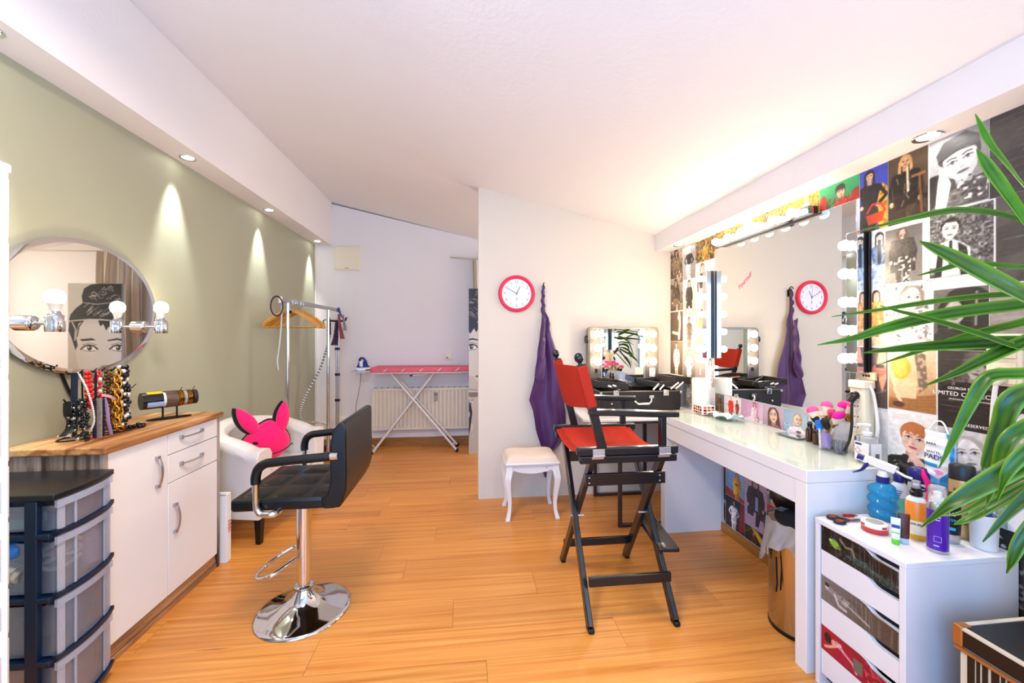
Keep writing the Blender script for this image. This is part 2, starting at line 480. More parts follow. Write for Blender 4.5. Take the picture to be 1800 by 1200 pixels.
# ------------------------------------------------------------------ downlights
SPOT = bulb_mat('downlight_lens', 22, (1.0, .96, .9))
def downlight(loc, label, energy, col, tilt=(0, 0, 0), lens=True):
    t = thing('downlight', label, 'downlight', loc, group=None)
    x, y, z = loc
    MB().lathe([(.030, -.001), (.041, -.0055), (.043, -.003), (.043, .004), (.030, .004)], loc, 28).build('trim_ring', CHROME, t, smooth=50)
    MB().lathe([(.0001, -.0022), (.030, -.0016), (.030, .003)], loc, 20).build('lens', SPOT, t)
    d = bpy.data.lights.new('downlight_lamp', 'SPOT'); d.energy = energy; d.color = col; d.spot_size = math.radians(40); d.spot_blend = .8
    d.shadow_soft_size = .025
    o = bpy.data.objects.new('downlight_lamp', d); COL.objects.link(o); o.parent = t; o.location = (0, 0, -.012); o.rotation_euler = tilt
    return t
CW = (.93, .97, 1.0)
for y, lb in ((1.58, 'leftmost downlight in the left soffit, cut by the photo edge'), (2.585, 'downlight in the left soffit above the round mirror end'),
              (3.57, 'downlight in the left soffit in front of the clothes rail'), (4.66, 'farthest downlight in the left soffit beside the back wall')):
    downlight((-1.655, y, 2.357), lb, 75, CW, (0, math.radians(7), 0))
downlight((1.635, 1.25, 2.003), 'large bright downlight in the right soffit over the posters', 22, (1, .93, .82), (0, math.radians(-5), 0))
downlight((1.64, 2.94, 2.003), 'small downlight in the right soffit near the partition corner', 12, (1, .9, .75), (0, math.radians(-5), 0))
# ================================================================== LEFT SIDE
OAKTOP = wood('sideboard_top_walnut', [(0.32, '#7a4a26'), (0.43, '#a9713f'), (0.53, '#cf9860'), (0.70, '#e2b680')], stretch=(9, .8, 9), scale=1.9, rough=.4, rand=False, distort=.8)
OAKSIDE = wood('sideboard_side_walnut', [(0.36, '#3c2c24'), (0.46, '#75645a'), (0.54, '#a39287'), (0.70, '#bcada2')], stretch=(13, 13, .7), scale=1.9, rough=.42, rand=False, distort=.7)
OAKEDGE = wood('sideboard_edge_walnut', [(0.3, '#8a5e3a'), (0.6, '#b5855a'), (0.8, '#cba070')], stretch=(12, 1.3, 12), scale=2, rough=.4, rand=False)
# ---- sideboard
sb = thing('sideboard', 'white sideboard with walnut top and silver handles under the oval mirror', 'sideboard', (-1.56, 2.06, 0))
X0, X1, Y0, Y1, ZT = -1.735, -1.392, 1.700, 2.425, .867
MB().bb(X0, X1 + .022, Y0 - .012, Y1 + .012, ZT - .03, ZT).build('top', OAKTOP, sb, bev=.006, bseg=3)
MB().bb(X0, X1 + .006, Y0, Y0 + .02, 0, ZT - .03).build('side_panel', OAKSIDE, sb, bev=.001)
MB().bb(X0, X1 + .006, Y1 - .02, Y1, 0, ZT - .03).build('side_panel', OAKSIDE, sb, bev=.001)
MB().bb(X0, X0 + .01, Y0 + .02, Y1 - .02, .08, ZT - .03).bb(X0 + .01, X1 - .02, Y0 + .02, Y1 - .02, .078, .09).build('carcass', WHITE, sb)
pl_ = MB().bb(X0 + .02, X1 - .006, Y0 + .02, Y1 - .02, 0, .076)
pl_.bb(X1 - .006, X1 + .002, Y0 + .02, Y1 - .02, 0, .022).bb(X1 - .006, X1 - .001, Y0 + .02, Y1 - .02, .026, .046)
pl_.build('plinth', OAKEDGE, sb, bev=.003)
SILV = mat('handle_silver', (.72, .72, .74), .32, .9, vary=.02)
def bow_handle(m, c, L, vertical):
    """flat bowed pull handle standing off the +X face"""
    pts = []
    for k in range(13):
        t = k / 12; a = (t - .5) * L; off = .008 + .018 * math.sin(PI * t) ** .6
        pts.append((c[0] + off, c[1] + (0 if vertical else a), c[2] + (a if vertical else 0)))
    m.tube(pts, .006, 8, flat=((.5, 1.3)))
    for s in (-1, 1):
        p = (c[0] + .006, c[1] + (0 if vertical else s * L / 2), c[2] + (s * L / 2 if vertical else 0))
        m.box(p, (.014, .018 if vertical else .014, .014 if vertical else .018))
def front(name, y0, y1, z0, z1, hc, L, vert):
    o = MB().bb(X1 - .018, X1 + .004, y0, y1, z0, z1).build(name, WHITE, sb, bev=.0015)
    h = MB(); bow_handle(h, (X1 + .004, hc[0], hc[1]), L, vert); h.build('handle', SILV, o, smooth=60)
front('door', Y0 + .0215, 2.033, .079, .834, (1.965, .68), .128, True)
front('drawer', 2.037, Y1 - .0215, .736, .834, (2.19, .80), .150, False)
front('drawer', 2.037, Y1 - .0215, .603, .732, (2.19, .672), .150, False)
front('door', 2.037, Y1 - .0215, .079, .599, (2.075, .425), .128, True)

# ---- narrow white carton beside the sideboard
wb = thing('carton', 'narrow white carton with red print between sideboard and armchair', 'box', (-1.43, 2.468, 0))
MB().bb(-1.50, -1.362, 2.445, 2.49, 0, .39).build('box_body', PAPER, wb, bev=.002)
MB().bb(-1.50, -1.362, 2.445, 2.4458, .385, .40).build('flap', PAPER, wb, smooth=0)
RED = mat('red_print', (.78, .16, .14), .6)
text_mesh('upps', .04, frame((-1.3612, 2.468, .2), (0, 0, 1), (0, -1, 0)), RED, wb)

# ---- oval mirror with lamps
om = thing('oval_mirror', 'oval wall mirror with two chrome bulb lamps on the green wall', 'mirror', (-1.735, 2.029, 1.12))
mc = (2.029, 1.424); A_, B_ = .402, .304
def oval(k, x, n=72): return [(x, mc[0] + A_ * k * math.cos(2 * PI * i / n), mc[1] + B_ * k * math.sin(2 * PI * i / n)) for i in range(n)]
def ring_mesh(loops, cap0=True, cap1=True):
    m = MB(); n = len(loops[0]); m.v = [p for l in loops for p in l]
    for i in range(len(loops) - 1):
        for k in range(n): m.f.append([i * n + k, i * n + (k + 1) % n, (i + 1) * n + (k + 1) % n, (i + 1) * n + k]); m.m.append(0)
    if cap1: m.f.append([(len(loops) - 1) * n + k for k in range(n)]); m.m.append(0)
    if cap0: m.f.append([k for k in range(n)][::-1]); m.m.append(0)
    return m
ring_mesh([oval(.93, -1.7178), oval(.93, -1.7166)]).build('glass', MIRROR, om, smooth=20)
def sc_oval(d, x, n=72): return [(x, mc[0] + (A_ - d) * math.cos(2 * PI * i / n), mc[1] + (B_ - d) * math.sin(2 * PI * i / n)) for i in range(n)]
ring_mesh([sc_oval(0, -1.7225), sc_oval(0, -1.7205), sc_oval(.022, -1.7166), sc_oval(.035, -1.7168)], cap1=False).build('bevelled_edge', MIRROR, om, smooth=20)
ring_mesh([sc_oval(.012, -1.739), sc_oval(.012, -1.7225)]).build('backing', BLACKP, om, smooth=20)
BW = bulb_mat('globe_bulb_glow', BULB_STRENGTH * .85, (1.0, .84, .64))
def mirror_lamp(y):
    z = 1.342
    b = MB().cyl((-1.717, y, z), (-1.690, y, z), .030, .030, 24).sph((-1.690, y, z), (.010, .030, .030), 20, 10)
    b.tube([(-1.69, y, z), (-1.612, y, z)], .0075, 10)
    br = b.build('lamp_bracket', CHROME, om, smooth=50)
    c = (-1.612, y, 0)
    MB().lathe([(.0005, 1.308), (.028, 1.308), (.029, 1.310), (.029, 1.366), (.024, 1.374), (.017, 1.380), (.015, 1.390), (.001, 1.390)], c, 24).build('lamp_socket', CHROME, br, smooth=50)
    MB().lathe([(.013, 1.386), (.015, 1.396), (.020, 1.410), (.0245, 1.420)], c, 20).build('bulb_neck', WHITEP, br, smooth=60)
    MB().lathe([(.0245, 1.420), (.0295, 1.432), (.031, 1.443), (.0295, 1.455), (.023, 1.467), (.012, 1.474), (.0002, 1.476)], c, 20).build('bulb', BW, br, smooth=80)
mirror_lamp(1.765); mirror_lamp(2.315)
MB().tube(spline([(-1.732, 1.92, 1.14), (-1.73, 1.95, 1.06), (-1.732, 1.99, .98), (-1.728, 1.985, .90), (-1.728, 1.98, .868)], 6), .006, 8).build('power_cord', BLACKP, om, smooth=80)

# ---- jewellery stand and its necklaces
js = thing('jewellery_stand', 'black wire jewellery stand with hooks loaded with necklaces on the sideboard', 'jewellery stand', (-1.585, 1.92, .867))
w = MB()
w.tube([(-1.585 + .075 * math.cos(a) * .8 + .03 * math.sin(a), 1.92 + .135 * math.sin(a), .870) for a in (2 * PI * k / 32 for k in range(32))], .0028, 6, closed=True)
w.build('base_ring', BLACKM, js, smooth=80)
w = MB()
for yy in (1.85, 1.99): w.tube([(-1.585, yy, .870), (-1.59, yy, 1.142)], .003, 6)
w.tube([(-1.66, 1.85, .870), (-1.51, 1.99, .870)], .0025, 6)
w.build('post', BLACKM, js, smooth=80)
w = MB()
w.tube([(-1.565, 1.755, 1.153), (-1.575, 1.775, 1.140), (-1.59, 1.85, 1.142), (-1.59, 1.99, 1.142), (-1.575, 2.035, 1.145), (-1.57, 2.05, 1.16)], .003, 6)
for yy in (1.80, 1.86, 1.90, 1.95, 2.0): w.tube([(-1.59, yy, 1.142), (-1.555, yy, 1.142), (-1.545, yy + .003, 1.156)], .0024, 6)
w.tube([(-1.59, 2.0, 1.06), (-1.57, 2.075, 1.05), (-1.565, 2.09, 1.065)], .0024, 6)
w.build('upper_hook_bar', BLACKM, js, smooth=80)
w = MB()
w.tube([(-1.555, 1.735, 1.045), (-1.565, 1.755, 1.030), (-1.585, 1.85, 1.03), (-1.585, 1.99, 1.03), (-1.56, 2.02, 1.03)], .003, 6)
for yy in (1.80, 1.84, 1.88, 1.92): w.tube([(-1.585, yy, 1.03), (-1.53, yy, 1.03), (-1.522, yy, 1.045)], .0024, 6)
w.build('lower_hook_bar', BLACKM, js, smooth=80)
NG = 'necklaces on the jewellery stand'
def strand_path(y, x, ztop, zbot, spread, n=40):
    """a loop hanging from a hook: down one side, round, up the other"""
    pts = []
    for k in range(n):
        t = k / (n - 1); s = math.sin(PI * t); side = math.cos(PI * t)
        z = ztop - (ztop - zbot) * (1 - abs(2 * t - 1) ** 3.2)
        pts.append(Vector((x + .012 * s, y + spread * side * (1 - .55 * abs(2 * t - 1) ** 2.5), z)))
    return pts
def resample(pts, step):
    out = [pts[0]]; acc = 0.0
    for a, b in zip(pts, pts[1:]):
        d = (b - a).length; pos = 0.0
        while d - pos >= step - acc:
            pos += step - acc; acc = 0; out.append(a.lerp(b, pos / d))
        acc += d - pos
    return out
def beads(pts, cols, r, jitter=0.0, name='necklace', label='', elong=1.0, step=1.9):
    m = MB(); rr = random.Random(len(label))
    for i, p in enumerate(resample(pts, r * step)):
        m.use(i % len(cols)); q = r * (1 + jitter * rr.uniform(-1, .8))
        m.sph(p + Vector([rr.uniform(-1, 1) * jitter * r for _ in range(3)]), (q, q, q * elong), 7, 5)
    o = m.build(name, cols, smooth=80); return tag(o, label, 'necklace', NG)
BD_RED = mat('coral_red_beads', (.80, .08, .10), .25); BD_BLK = mat('jet_beads', (.03, .03, .04), .15, vary=.2); BD_WHT = mat('pearl_beads', (.90, .88, .84), .2)
BD_BRZ = mat('bronze_beads', (.36, .26, .16), .3, .6); BD_GRY = mat('smoky_beads', (.16, .17, .18), .2, .3, vary=.3); BD_BLU = mat('midnight_beads', (.08, .12, .2), .2)
NAVY = mat('navy_ribbon', (.06, .10, .20), .6); LILAC = mat('lilac_ribbon', (.70, .56, .74), .6); SLV = mat('silver_chain', (.75, .74, .72), .25, .9)
LEO = mat('spotted_ribbon', (.62, .57, .54), .6, vary=.55, scale=140)
def ribbon(pts, wdt, m, label, group=NG):
    b = MB().tube(pts, wdt, 8, flat=(1.0, .14)); return tag(b.build('ribbon_necklace', m, smooth=60), label, 'necklace', group)
def down(y, x, z0, z1, dy=0, dx=0, n=6): return [Vector((x + dx * k / n, y + dy * k / n, z0 + (z1 - z0) * k / n)) for k in range(n + 1)]
ribbon(down(1.79, -1.565, 1.142, .955, -.012, .008), .0135, NAVY, 'wide navy ribbon hanging at the left end of the jewellery stand')
ribbon(spline([(-1.56, 1.755, 1.03), (-1.555, 1.75, .985), (-1.555, 1.762, .955), (-1.552, 1.752, .925), (-1.55, 1.725, .905)], 6), .015, mat('black_satin', (.02, .02, .025), .4),
       'black satin ribbon tail below the lower left hook')
beads(strand_path(1.778, -1.548, 1.03, .885, .02), [BD_GRY, BD_BLK, SLV], .0075, .45, label='dark smoky bead cluster beside the navy ribbon')
beads(strand_path(1.788, -1.53, 1.03, .872, .014), [BD_BLK, BD_GRY], .006, .4, label='long black bead strand in front of the smoky cluster')
beads(strand_path(1.765, -1.56, 1.03, .895, .012), [BD_BLU, BD_GRY, SLV], .0058, .4, label='blue grey bead strand below the navy ribbon')
pearl = spline([(-1.56, 1.80, 1.142), (-1.525, 1.79, 1.09), (-1.515, 1.797, 1.04), (-1.51, 1.805, .99), (-1.51, 1.808, .94), (-1.53, 1.812, .90), (-1.57, 1.835, .8765), (-1.61, 1.852, .8715), (-1.66, 1.868, .8715), (-1.695, 1.868, .8715),
                (-1.70, 1.89, .8715), (-1.68, 1.91, .8715)], 12)
beads(pearl, [BD_WHT], .0042, label='long white pearl string curling onto the sideboard top')
beads(strand_path(1.834, -1.555, 1.14, 1.0, .012), [BD_RED], .0095, .1, label='red bead necklace at left, next to the pearls')
beads(strand_path(1.872, -1.552, 1.14, 1.005, .016), [BD_RED, BD_RED, BD_WHT], .0085, .25, label='red and white bead necklace around the navy cord')
beads(spline([(-1.525, 1.815, .876), (-1.515, 1.835, .876), (-1.515, 1.855, .876), (-1.525, 1.87, .876)], 8), [BD_RED], .006, .1, label='short red beads lying at the stand foot')
ribbon(down(1.846, -1.535, 1.142, 1.01), .0055, NAVY, 'narrow navy cord between the red bead strands')
ribbon(down(1.811, -1.51, 1.03, .875), .0075, NAVY, 'navy band on the lower bar left of the spotted ribbon')
ribbon(down(1.829, -1.508, 1.035, .873), .012, LEO, 'spotted grey ribbon between two navy bands')
ribbon(down(1.847, -1.508, 1.03, .876), .0065, NAVY, 'navy band on the lower bar right of the spotted ribbon')
ribbon(spline([(-1.515, 1.862, 1.03), (-1.505, 1.862, .99), (-1.50, 1.862, .93), (-1.497, 1.872, .876)], 6), .007, LILAC, 'lilac ribbon hanging low in front of the bronze beads')
ribbon(spline([(-1.52, 1.855, 1.045), (-1.50, 1.872, 1.035), (-1.50, 1.892, 1.02)], 5), .0055, mat('pink_ribbon', (.85, .62, .62), .6), 'short pink ribbon knot on the lower bar')
beads(strand_path(1.905, -1.56, 1.142, 1.02, .010), [SLV], .004, label='thin silver chain between red and bronze strands')
beads(strand_path(1.922, -1.557, 1.142, .885, .013), [BD_BRZ], .008, .3, label='bronze bead strand left of the gold chain')
beads(strand_path(1.80, -1.54, 1.03, .885, .016), [BD_GRY, SLV, BD_BLK], .0062, .45, label='smoky and silver bead strand just left of the pearls')
beads(strand_path(1.955, -1.57, 1.142, .90, .012), [BD_BRZ, GOLD], .007, .3, label='bronze and gold bead strand behind the chunky chain')
beads(strand_path(2.0, -1.57, 1.15, .90, .014), [BD_WHT, BD_BLK], .0085, .3, label='white and black bead strand behind the right black beads')
def chain(pts, r, m, label):
    b = MB(); Q = resample(pts, r * 1.7)
    for i, p in enumerate(Q[:-1]):
        d = (Q[i + 1] - p).normalized(); R = align(d) @ Matrix.Rotation(PI / 2 * (i % 2) + .5, 3, 'Z')
        b.tube([p + R @ Vector((r * .75 * math.cos(a), 0, r * 1.2 * math.sin(a))) for a in (2 * PI * k / 10 for k in range(10))], r * .26, 6, closed=True)
    return tag(b.build('chain_necklace', m, smooth=80), label, 'necklace', NG)
chain(strand_path(1.938, -1.53, 1.13, .882, .015), .0145, GOLD, 'chunky gold chain necklace on the jewellery stand')
beads(strand_path(1.984, -1.545, 1.15, .89, .015), [BD_BLK, BD_WHT, BD_BLK], .009, .3, label='black and white bead necklace right of the gold chain')
beads(strand_path(2.022, -1.558, 1.15, .91, .012), [BD_BLK, BD_BLU, BD_BLK, BD_WHT], .0095, .3, label='rightmost black bead necklace on the jewellery stand')
beads(spline([(-1.55, 1.985, .877), (-1.53, 2.02, .877), (-1.50, 2.035, .877), (-1.52, 2.07, .877), (-1.56, 2.08, .877)], 6), [BD_BLK], .0085, .3, label='black beads lying loose on the sideboard right of the stand')

# ---- bracelet holder
bh = thing('bracelet_holder', 'black roll bracelet holder on an oval wire foot on the sideboard', 'bracelet holder', (-1.535, 2.255, .867))
ax = Vector((.63, .776, 0)); cc = Vector((-1.53, 2.255, .968)); sd = Vector((-ax.y, ax.x, 0))
w = MB(); w.tube([cc - Vector((0, 0, .098)) + ax * .092 * math.cos(a) + sd * .034 * math.sin(a) for a in (2 * PI * k / 32 for k in range(32))], .0026, 6, closed=True)
w.tube([cc + ax * -.085 - Vector((0, 0, .098)), cc + ax * .085 - Vector((0, 0, .098))], .0024, 6); w.build('base_ring', BLACKM, bh, smooth=80)
for t in (-.028, .03): MB().tube([cc + ax * t - Vector((0, 0, .098)), cc + ax * t - Vector((0, 0, .012))], .0042, 8).build('leg', BLACKM, bh, smooth=80)
MB().tube([cc - ax * .09, cc + ax * .108], .017, 14).build('roll', BLACKM, bh, smooth=60)
MB().tube([cc + ax * .094, cc + ax * .112], .038, 24).build('end_cap', mat('brown_leather', (.14, .10, .08), .5), bh, smooth=60)
for t in (.045, .10): MB().tube([cc + ax * t + Vector((0, 0, .03)), cc + ax * t + Vector((0, 0, .044)) , cc + ax * (t + .008) + Vector((0, 0, .056))], .0018, 6).build('hook', BLACKM, bh, smooth=80)
BG = 'bracelets on the roll holder'
def bangle(t0, t1, r, m, label, wall=.003, n=32):
    R = align(ax); b = MB(); L = t1 - t0
    b.lathe([(r - wall, 0), (r, .0005), (r, L - .0005), (r - wall, L)], cc + ax * t0, n, R)
    b.lathe([(r - wall, 0), (r - wall, L)], cc + ax * t0, n, R)
    return tag(b.build('bangle', m, smooth=40), label, 'bracelet', BG)
bangle(-.115, -.034, .0425, mat('black_gloss_enamel', (.02, .02, .02), .08, coat=.6), 'wide glossy black cuff at the open left end of the holder')
MB2 = MB(); Rx = align(ax)
def arc_patch(t0, t1, r, a0, a1, m, label):  # coloured patch standing in for a reflection on the glossy cuff
    b = MB(); b.sheet(lambda u, v: cc + ax * (t0 + (t1 - t0) * u) + sd * (-r * math.cos(a0 + (a1 - a0) * v)) + Vector((0, 0, r * math.sin(a0 + (a1 - a0) * v))), 2, 8, .0015)
    return tag(b.build('cuff_reflection', m, smooth=40), label, 'bracelet', BG)
arc_patch(-.095, -.036, .0436, .95, 2.1, mat('yellow_reflection', (.95, .76, .04), .25), 'bright yellow bracelet strip on top of the black cuff')
arc_patch(-.098, -.036, .0436, -.75, -.1, mat('pale_blue_reflection', (.62, .70, .85), .2), 'pale blue bracelet strip low on the black cuff')
bangle(-.040, .028, .0375, mat('white_bangle', (.88, .88, .86), .25), 'white bangle behind the brown one')
bangle(-.022, .026, .0425, wood('dark_wood_bangle', [(0.3, '#3b2a22'), (0.7, '#6d5343')], rand=False, stretch=(4, 4, 30)), 'broad brown wooden bangle in the middle of the holder')
for k in range(4): bangle(.030 + .0055 * k, .0335 + .0055 * k, .041 + .0015 * (k % 2), GOLD, ('gold bangle touching the brown wooden bangle', 'second thin gold bangle right of the wooden one', 'third thin gold bangle right of the wooden one', 'gold bangle beside the clear bangle')[k], .0022)
bangle(.053, .066, .040, clear_mat('clear_acrylic', opacity=.2), 'clear acrylic bangle between the gold ones')
for k in range(4): bangle(.069 + .0052 * k, .0722 + .0052 * k, .0405, GOLD, ('gold bangle right of the clear bangle', 'second gold bangle right of the clear bangle', 'third gold bangle right of the clear bangle', 'gold bangle against the brown end cap')[k], .0022)

# ---- dark drawer tower with translucent drawers
DKB = mat('blue_lit_plastic', (.01, .11, .22), .32, vary=.06)  # blue reflected on the dark plastic is put into its colour
TRN = clear_mat('frosted_drawer_plastic', (.80, .86, .97), .2, .15, (.95, .97, 1), .6)
TRR = clear_mat('frosted_drawer_rim', (.84, .88, .97), .25, .48, (.95, .97, 1), .7)
dt = thing('drawer_tower', 'dark blue plastic drawer tower with frosted drawers in front of the sideboard', 'drawer tower', (-1.52, 1.56, 0))
def fx(t, off=0): return -1.333 - .030 * t + .014 * math.sin(PI * min(1, max(0, t))) + off
TY0, TY1 = 1.425, 1.685
def curve(off, n=10): return [(fx(k / n, off), TY0 + (TY1 - TY0) * k / n) for k in range(n + 1)]
top = curve(.026) + [(-1.71, TY1), (-1.71, TY0)]
MB().prism(top, 'xy', .765, .786).build('top', mat('charcoal_plastic_top', (.10, .105, .12), .3, vary=.05), dt, bev=.004)
fr = MB()
for (xa, xb) in ((-1.39, -1.355), (-1.71, -1.68)):
    for ya in (TY0, TY1 - .02): fr.bb(xa, xb, ya, ya + .02, .05, .765)
for z in (.655, .452, .25, .045):
    fr.prism(curve(.012) + [(-1.71, TY1 - .005), (-1.71, TY0 + .005)], 'xy', z - .012, z + .004)
fr.bb(-1.71, -1.70, TY0 + .02, TY1 - .02, .05, .765)
fr.build('frame', DKB, dt, bev=.003)
for i, (za, zb) in enumerate(((.664, .758), (.462, .640), (.260, .437), (.055, .235))):
    d = MB()
    d.sheet(lambda u, v: (fx(u, .016), TY0 + .022 + (TY1 - TY0 - .03) * u, za + (zb - za) * v), 10, 1, .003)
    for yy, xe in ((TY0 + .022, -1.322), (TY1 - .012, -1.350)): d.bb(-1.69, xe, yy, yy + .003, za, zb - .015)
    d.bb(-1.69, -1.345, TY0 + .025, TY1 - .012, za, za + .003)
    dr = d.build('drawer', TRN, dt, smooth=30)
    r = MB(); r.sheet(lambda u, v: (fx(u, .024), TY0 + .016 + (TY1 - TY0 - .02) * u, zb - .020 + .024 * v), 10, 1, .009); r.build('rim', TRR, dr, smooth=30)
    for u0, u1 in ((0.0, .1), (.24, .27), (.82, 1.0)):
        r = MB(); r.sheet(lambda u, v: (fx(u0 + (u1 - u0) * u, .019), TY0 + .022 + (TY1 - TY0 - .03) * (u0 + (u1 - u0) * u), za + (zb - .02 - za) * v), 3, 1, .003)
        r.build('moulded_rib', TRR, dr, smooth=30)
    MB().sheet(lambda u, v: (fx(u, .027), TY0 + .01 + (TY1 - TY0 - .012) * u, za - .016 + .013 * v + .010 * (abs(2 * u - 1) ** 6)), 14, 1, .012).build('pull_lip', DKB, dr, smooth=30)
for xx in (-1.37, -1.68):
    for yy in (TY0 + .03, TY1 - .03):
        MB().cyl((xx, yy - .01, .022), (xx, yy + .01, .022), .022, None, 14).bb(xx - .012, xx + .012, yy - .012, yy + .012, .03, .045).build('caster', BLACKP, dt, smooth=50)
# things inside the frosted drawers
def inside(name, mb, m, label, cat): return tag(mb.build(name, m, smooth=60), label, cat)
zz = .666
inside('pouch', MB().sph((-1.42, 1.59, zz + .026), (.035, .05, .024)), mat('peach_cloth', (.85, .42, .35), .8), 'peach pouch in the top frosted drawer', 'pouch')
inside('sponge', MB().sph((-1.385, 1.56, zz + .046), (.022, .025, .017)), mat('yellow_sponge', (.92, .78, .35), .9, bump=.4), 'yellow sponge on the pouch in the top drawer', 'sponge')
inside('wallet', MB().rbox((-1.46, 1.49, zz + .018), (.10, .07, .03), .01), mat('mint_plastic', (.45, .78, .70), .5), 'mint green case in the near end of the top drawer', 'case')
cz_ = .468
inside('cable', MB().tube([(-1.385 + .03 * math.sin(3 * a + .4), 1.53 + .055 * math.cos(3 * a), cz_ + .04 + .035 * a / 2 + .01 * math.sin(7 * a)) for a in (2 * PI * k / 60 for k in range(60))], .006, 7), WHITEP,
       'coiled white cable behind the second frosted drawer', 'cable')
inside('spray_can', MB().lathe([(.024, 0), (.025, .004), (.025, .118), (.016, .128), (.016, .15), (.002, .152)], (-1.375, 1.633, .466), 20), mat('flowered_label', (.80, .83, .90), .4, vary=.25, scale=60), 'pale patterned spray can upright in the second drawer', 'can')
inside('perfume_bottle', MB().cyl((-1.40, 1.60, .565), (-1.375, 1.55, .575), .017, None, 14).cyl((-1.40, 1.60, .565), (-1.41, 1.615, .562), .01, None, 12), mat('amber_liquid', (.75, .62, .28), .2), 'golden bottle lying on the cable in the second drawer', 'bottle')
inside('hair_clip', MB().bb(-1.36, -1.345, 1.475, 1.505, .56, .585), mat('pink_plastic', (.95, .25, .55), .4), 'small pink clip in the second frosted drawer', 'clip')
inside('shampoo_bottle', MB().cyl((-1.44, 1.455, .52), (-1.56, 1.47, .55), .03, None, 16).cyl((-1.44, 1.455, .52), (-1.425, 1.454, .515), .02, None, 14), mat('striped_label', (.75, .75, .72), .4, vary=.5, scale=35, stretch=(6, 1, 1)), 'lying striped label bottle at the near side of the second drawer', 'bottle')
inside('blue_ball', MB().sph((-1.45, 1.46, .60), .028), mat('sky_blue_plastic', (.15, .50, .85), .4), 'sky blue cap on the lying bottle in the second drawer', 'cap')
inside('steel_tray', MB().rbox((-1.47, 1.5, .40), (.14, .1, .01), .02, rot=(.3, .2, .1)), ALU, 'shiny steel tray standing in the third frosted drawer', 'tray')
inside('purse', MB().sph((-1.43, 1.57, .30), (.05, .07, .036)), mat('dusky_purple_cloth', (.42, .30, .45), .8), 'dusky purple pouch in the third frosted drawer', 'pouch')
inside('towel', MB().rbox((-1.47, 1.52, .10), (.2, .14, .07), .03), mat('slate_cloth', (.40, .45, .58), .9), 'slate grey cloth in the bottom frosted drawer', 'cloth')

# ---- white translucent tower at the left picture edge
WT = clear_mat('milky_drawer_plastic', (.84, .84, .86), .25, .72, (.96, .97, 1), .6)
wt = thing('drawer_tower', 'tall milky white drawer tower at the left edge of the photo', 'drawer tower', (-1.2, .84, 0))
f = MB()
for xx in (-1.395, -1.018):
    for yy in (.69, .975): f.bb(xx, xx + .02, yy, yy + .02, .02, 1.66)
f.bb(-1.40, -.997, .685, 1.0, 1.645, 1.667).bb(-1.40, -.997, .685, 1.0, .0, .02)
f.build('frame', WHITEP, wt, bev=.004)
zs_ = [.03, .18, .33, .50, .633, .74, .887, 1.01, 1.2, 1.34, 1.5, 1.64]
for a, b in zip(zs_, zs_[1:]):
    d = MB().bb(-1.372, -1.000, .692, .998, a + .004, b - .006)
    dr = d.build('drawer', WT, wt, bev=.002)
    MB().bb(-1.000, -.9985, .70, .980, b - .022, b - .008).build('rim', WHITEP, dr, bev=.002)
    MB().bb(-1.000, -.9975, .72, .98, a + .02, b - .035).build('front_panel', WT, dr, bev=.002)
tag(MB().rbox((-1.20, .86, .42), (.30, .2, .12), .03).build('folded_towel', mat('teal_cloth', (.05, .62, .62), .9), smooth=40), 'teal cloth inside the milky white drawer tower', 'cloth')

# ---- tub armchair
LEATH = mat('ivory_leather', (.90, .87, .84), .42, vary=.02, bump=.08, bscale=180)
ac = thing('tub_armchair', 'ivory leather tub armchair with buttoned back behind the black stool', 'armchair', (-1.425, 2.985, 0), -math.radians(11))
def tub(u, v):
    """U shaped wall: u runs round the U, v round the cross-section"""
    a = (u - .5) * 2; s = 1 if a > 0 else -1; q = abs(a)
    if q > .52: k = (q - .52) / .48; px, py = -.02 + .26 * k, s * .305
    else:
        th = q / .52 * PI / 2; px, py = -.02 - .21 * math.cos(th), s * .305 * math.sin(th)
    nx, ny = (0, s) if q > .52 else (-math.cos(q / .52 * PI / 2), s * math.sin(q / .52 * PI / 2))
    zt = .590 + .125 * max(0, 1 - q / .85) ** .7
    w2 = .062
    c = [(-w2 * .8, .17), (-w2 * .85, .36), (-w2 * 1.0, zt - .09), (-w2 * 1.15, zt - .04), (-w2 * .8, zt - .005), (0, zt + .008), (w2 * .8, zt - .005), (w2 * 1.12, zt - .04), (w2, zt - .09), (w2 * .95, .36), (w2 * .9, .17), (0, .17)]
    L = len(c); f = v * L; i = int(f) % L; t = f - int(f); p0, p1 = c[i], c[(i + 1) % L]
    o, z = p0[0] + (p1[0] - p0[0]) * t, p0[1] + (p1[1] - p0[1]) * t
    return (px + nx * o, py + ny * o, z)
m = MB(); NU, NV = 48, 24
G = [[tub(i / NU, j / NV) for j in range(NV)] for i in range(NU + 1)]
vs = [p for r in G for p in r]; fs = []
for i in range(NU):
    for j in range(NV): fs.append((i * NV + j, (i + 1) * NV + j, (i + 1) * NV + (j + 1) % NV, i * NV + (j + 1) % NV))
fs.append(tuple(range(NV))); fs.append(tuple(NU * NV + j for j in range(NV))[::-1])
m.add(vs, [f[::-1] for f in fs]); m.build('tub_back', LEATH, ac, local=True, smooth=50, bev=.006)
m = MB().rbox((.005, 0, .245), (.46, .53, .15), .03); m.build('seat_base', LEATH, ac, local=True, bev=.012, bseg=3)
m = MB().rbox((.02, 0, .365), (.42, .49, .10), .05); m.build('seat_cushion', LEATH, ac, local=True, bev=.03, bseg=4)
bt = None
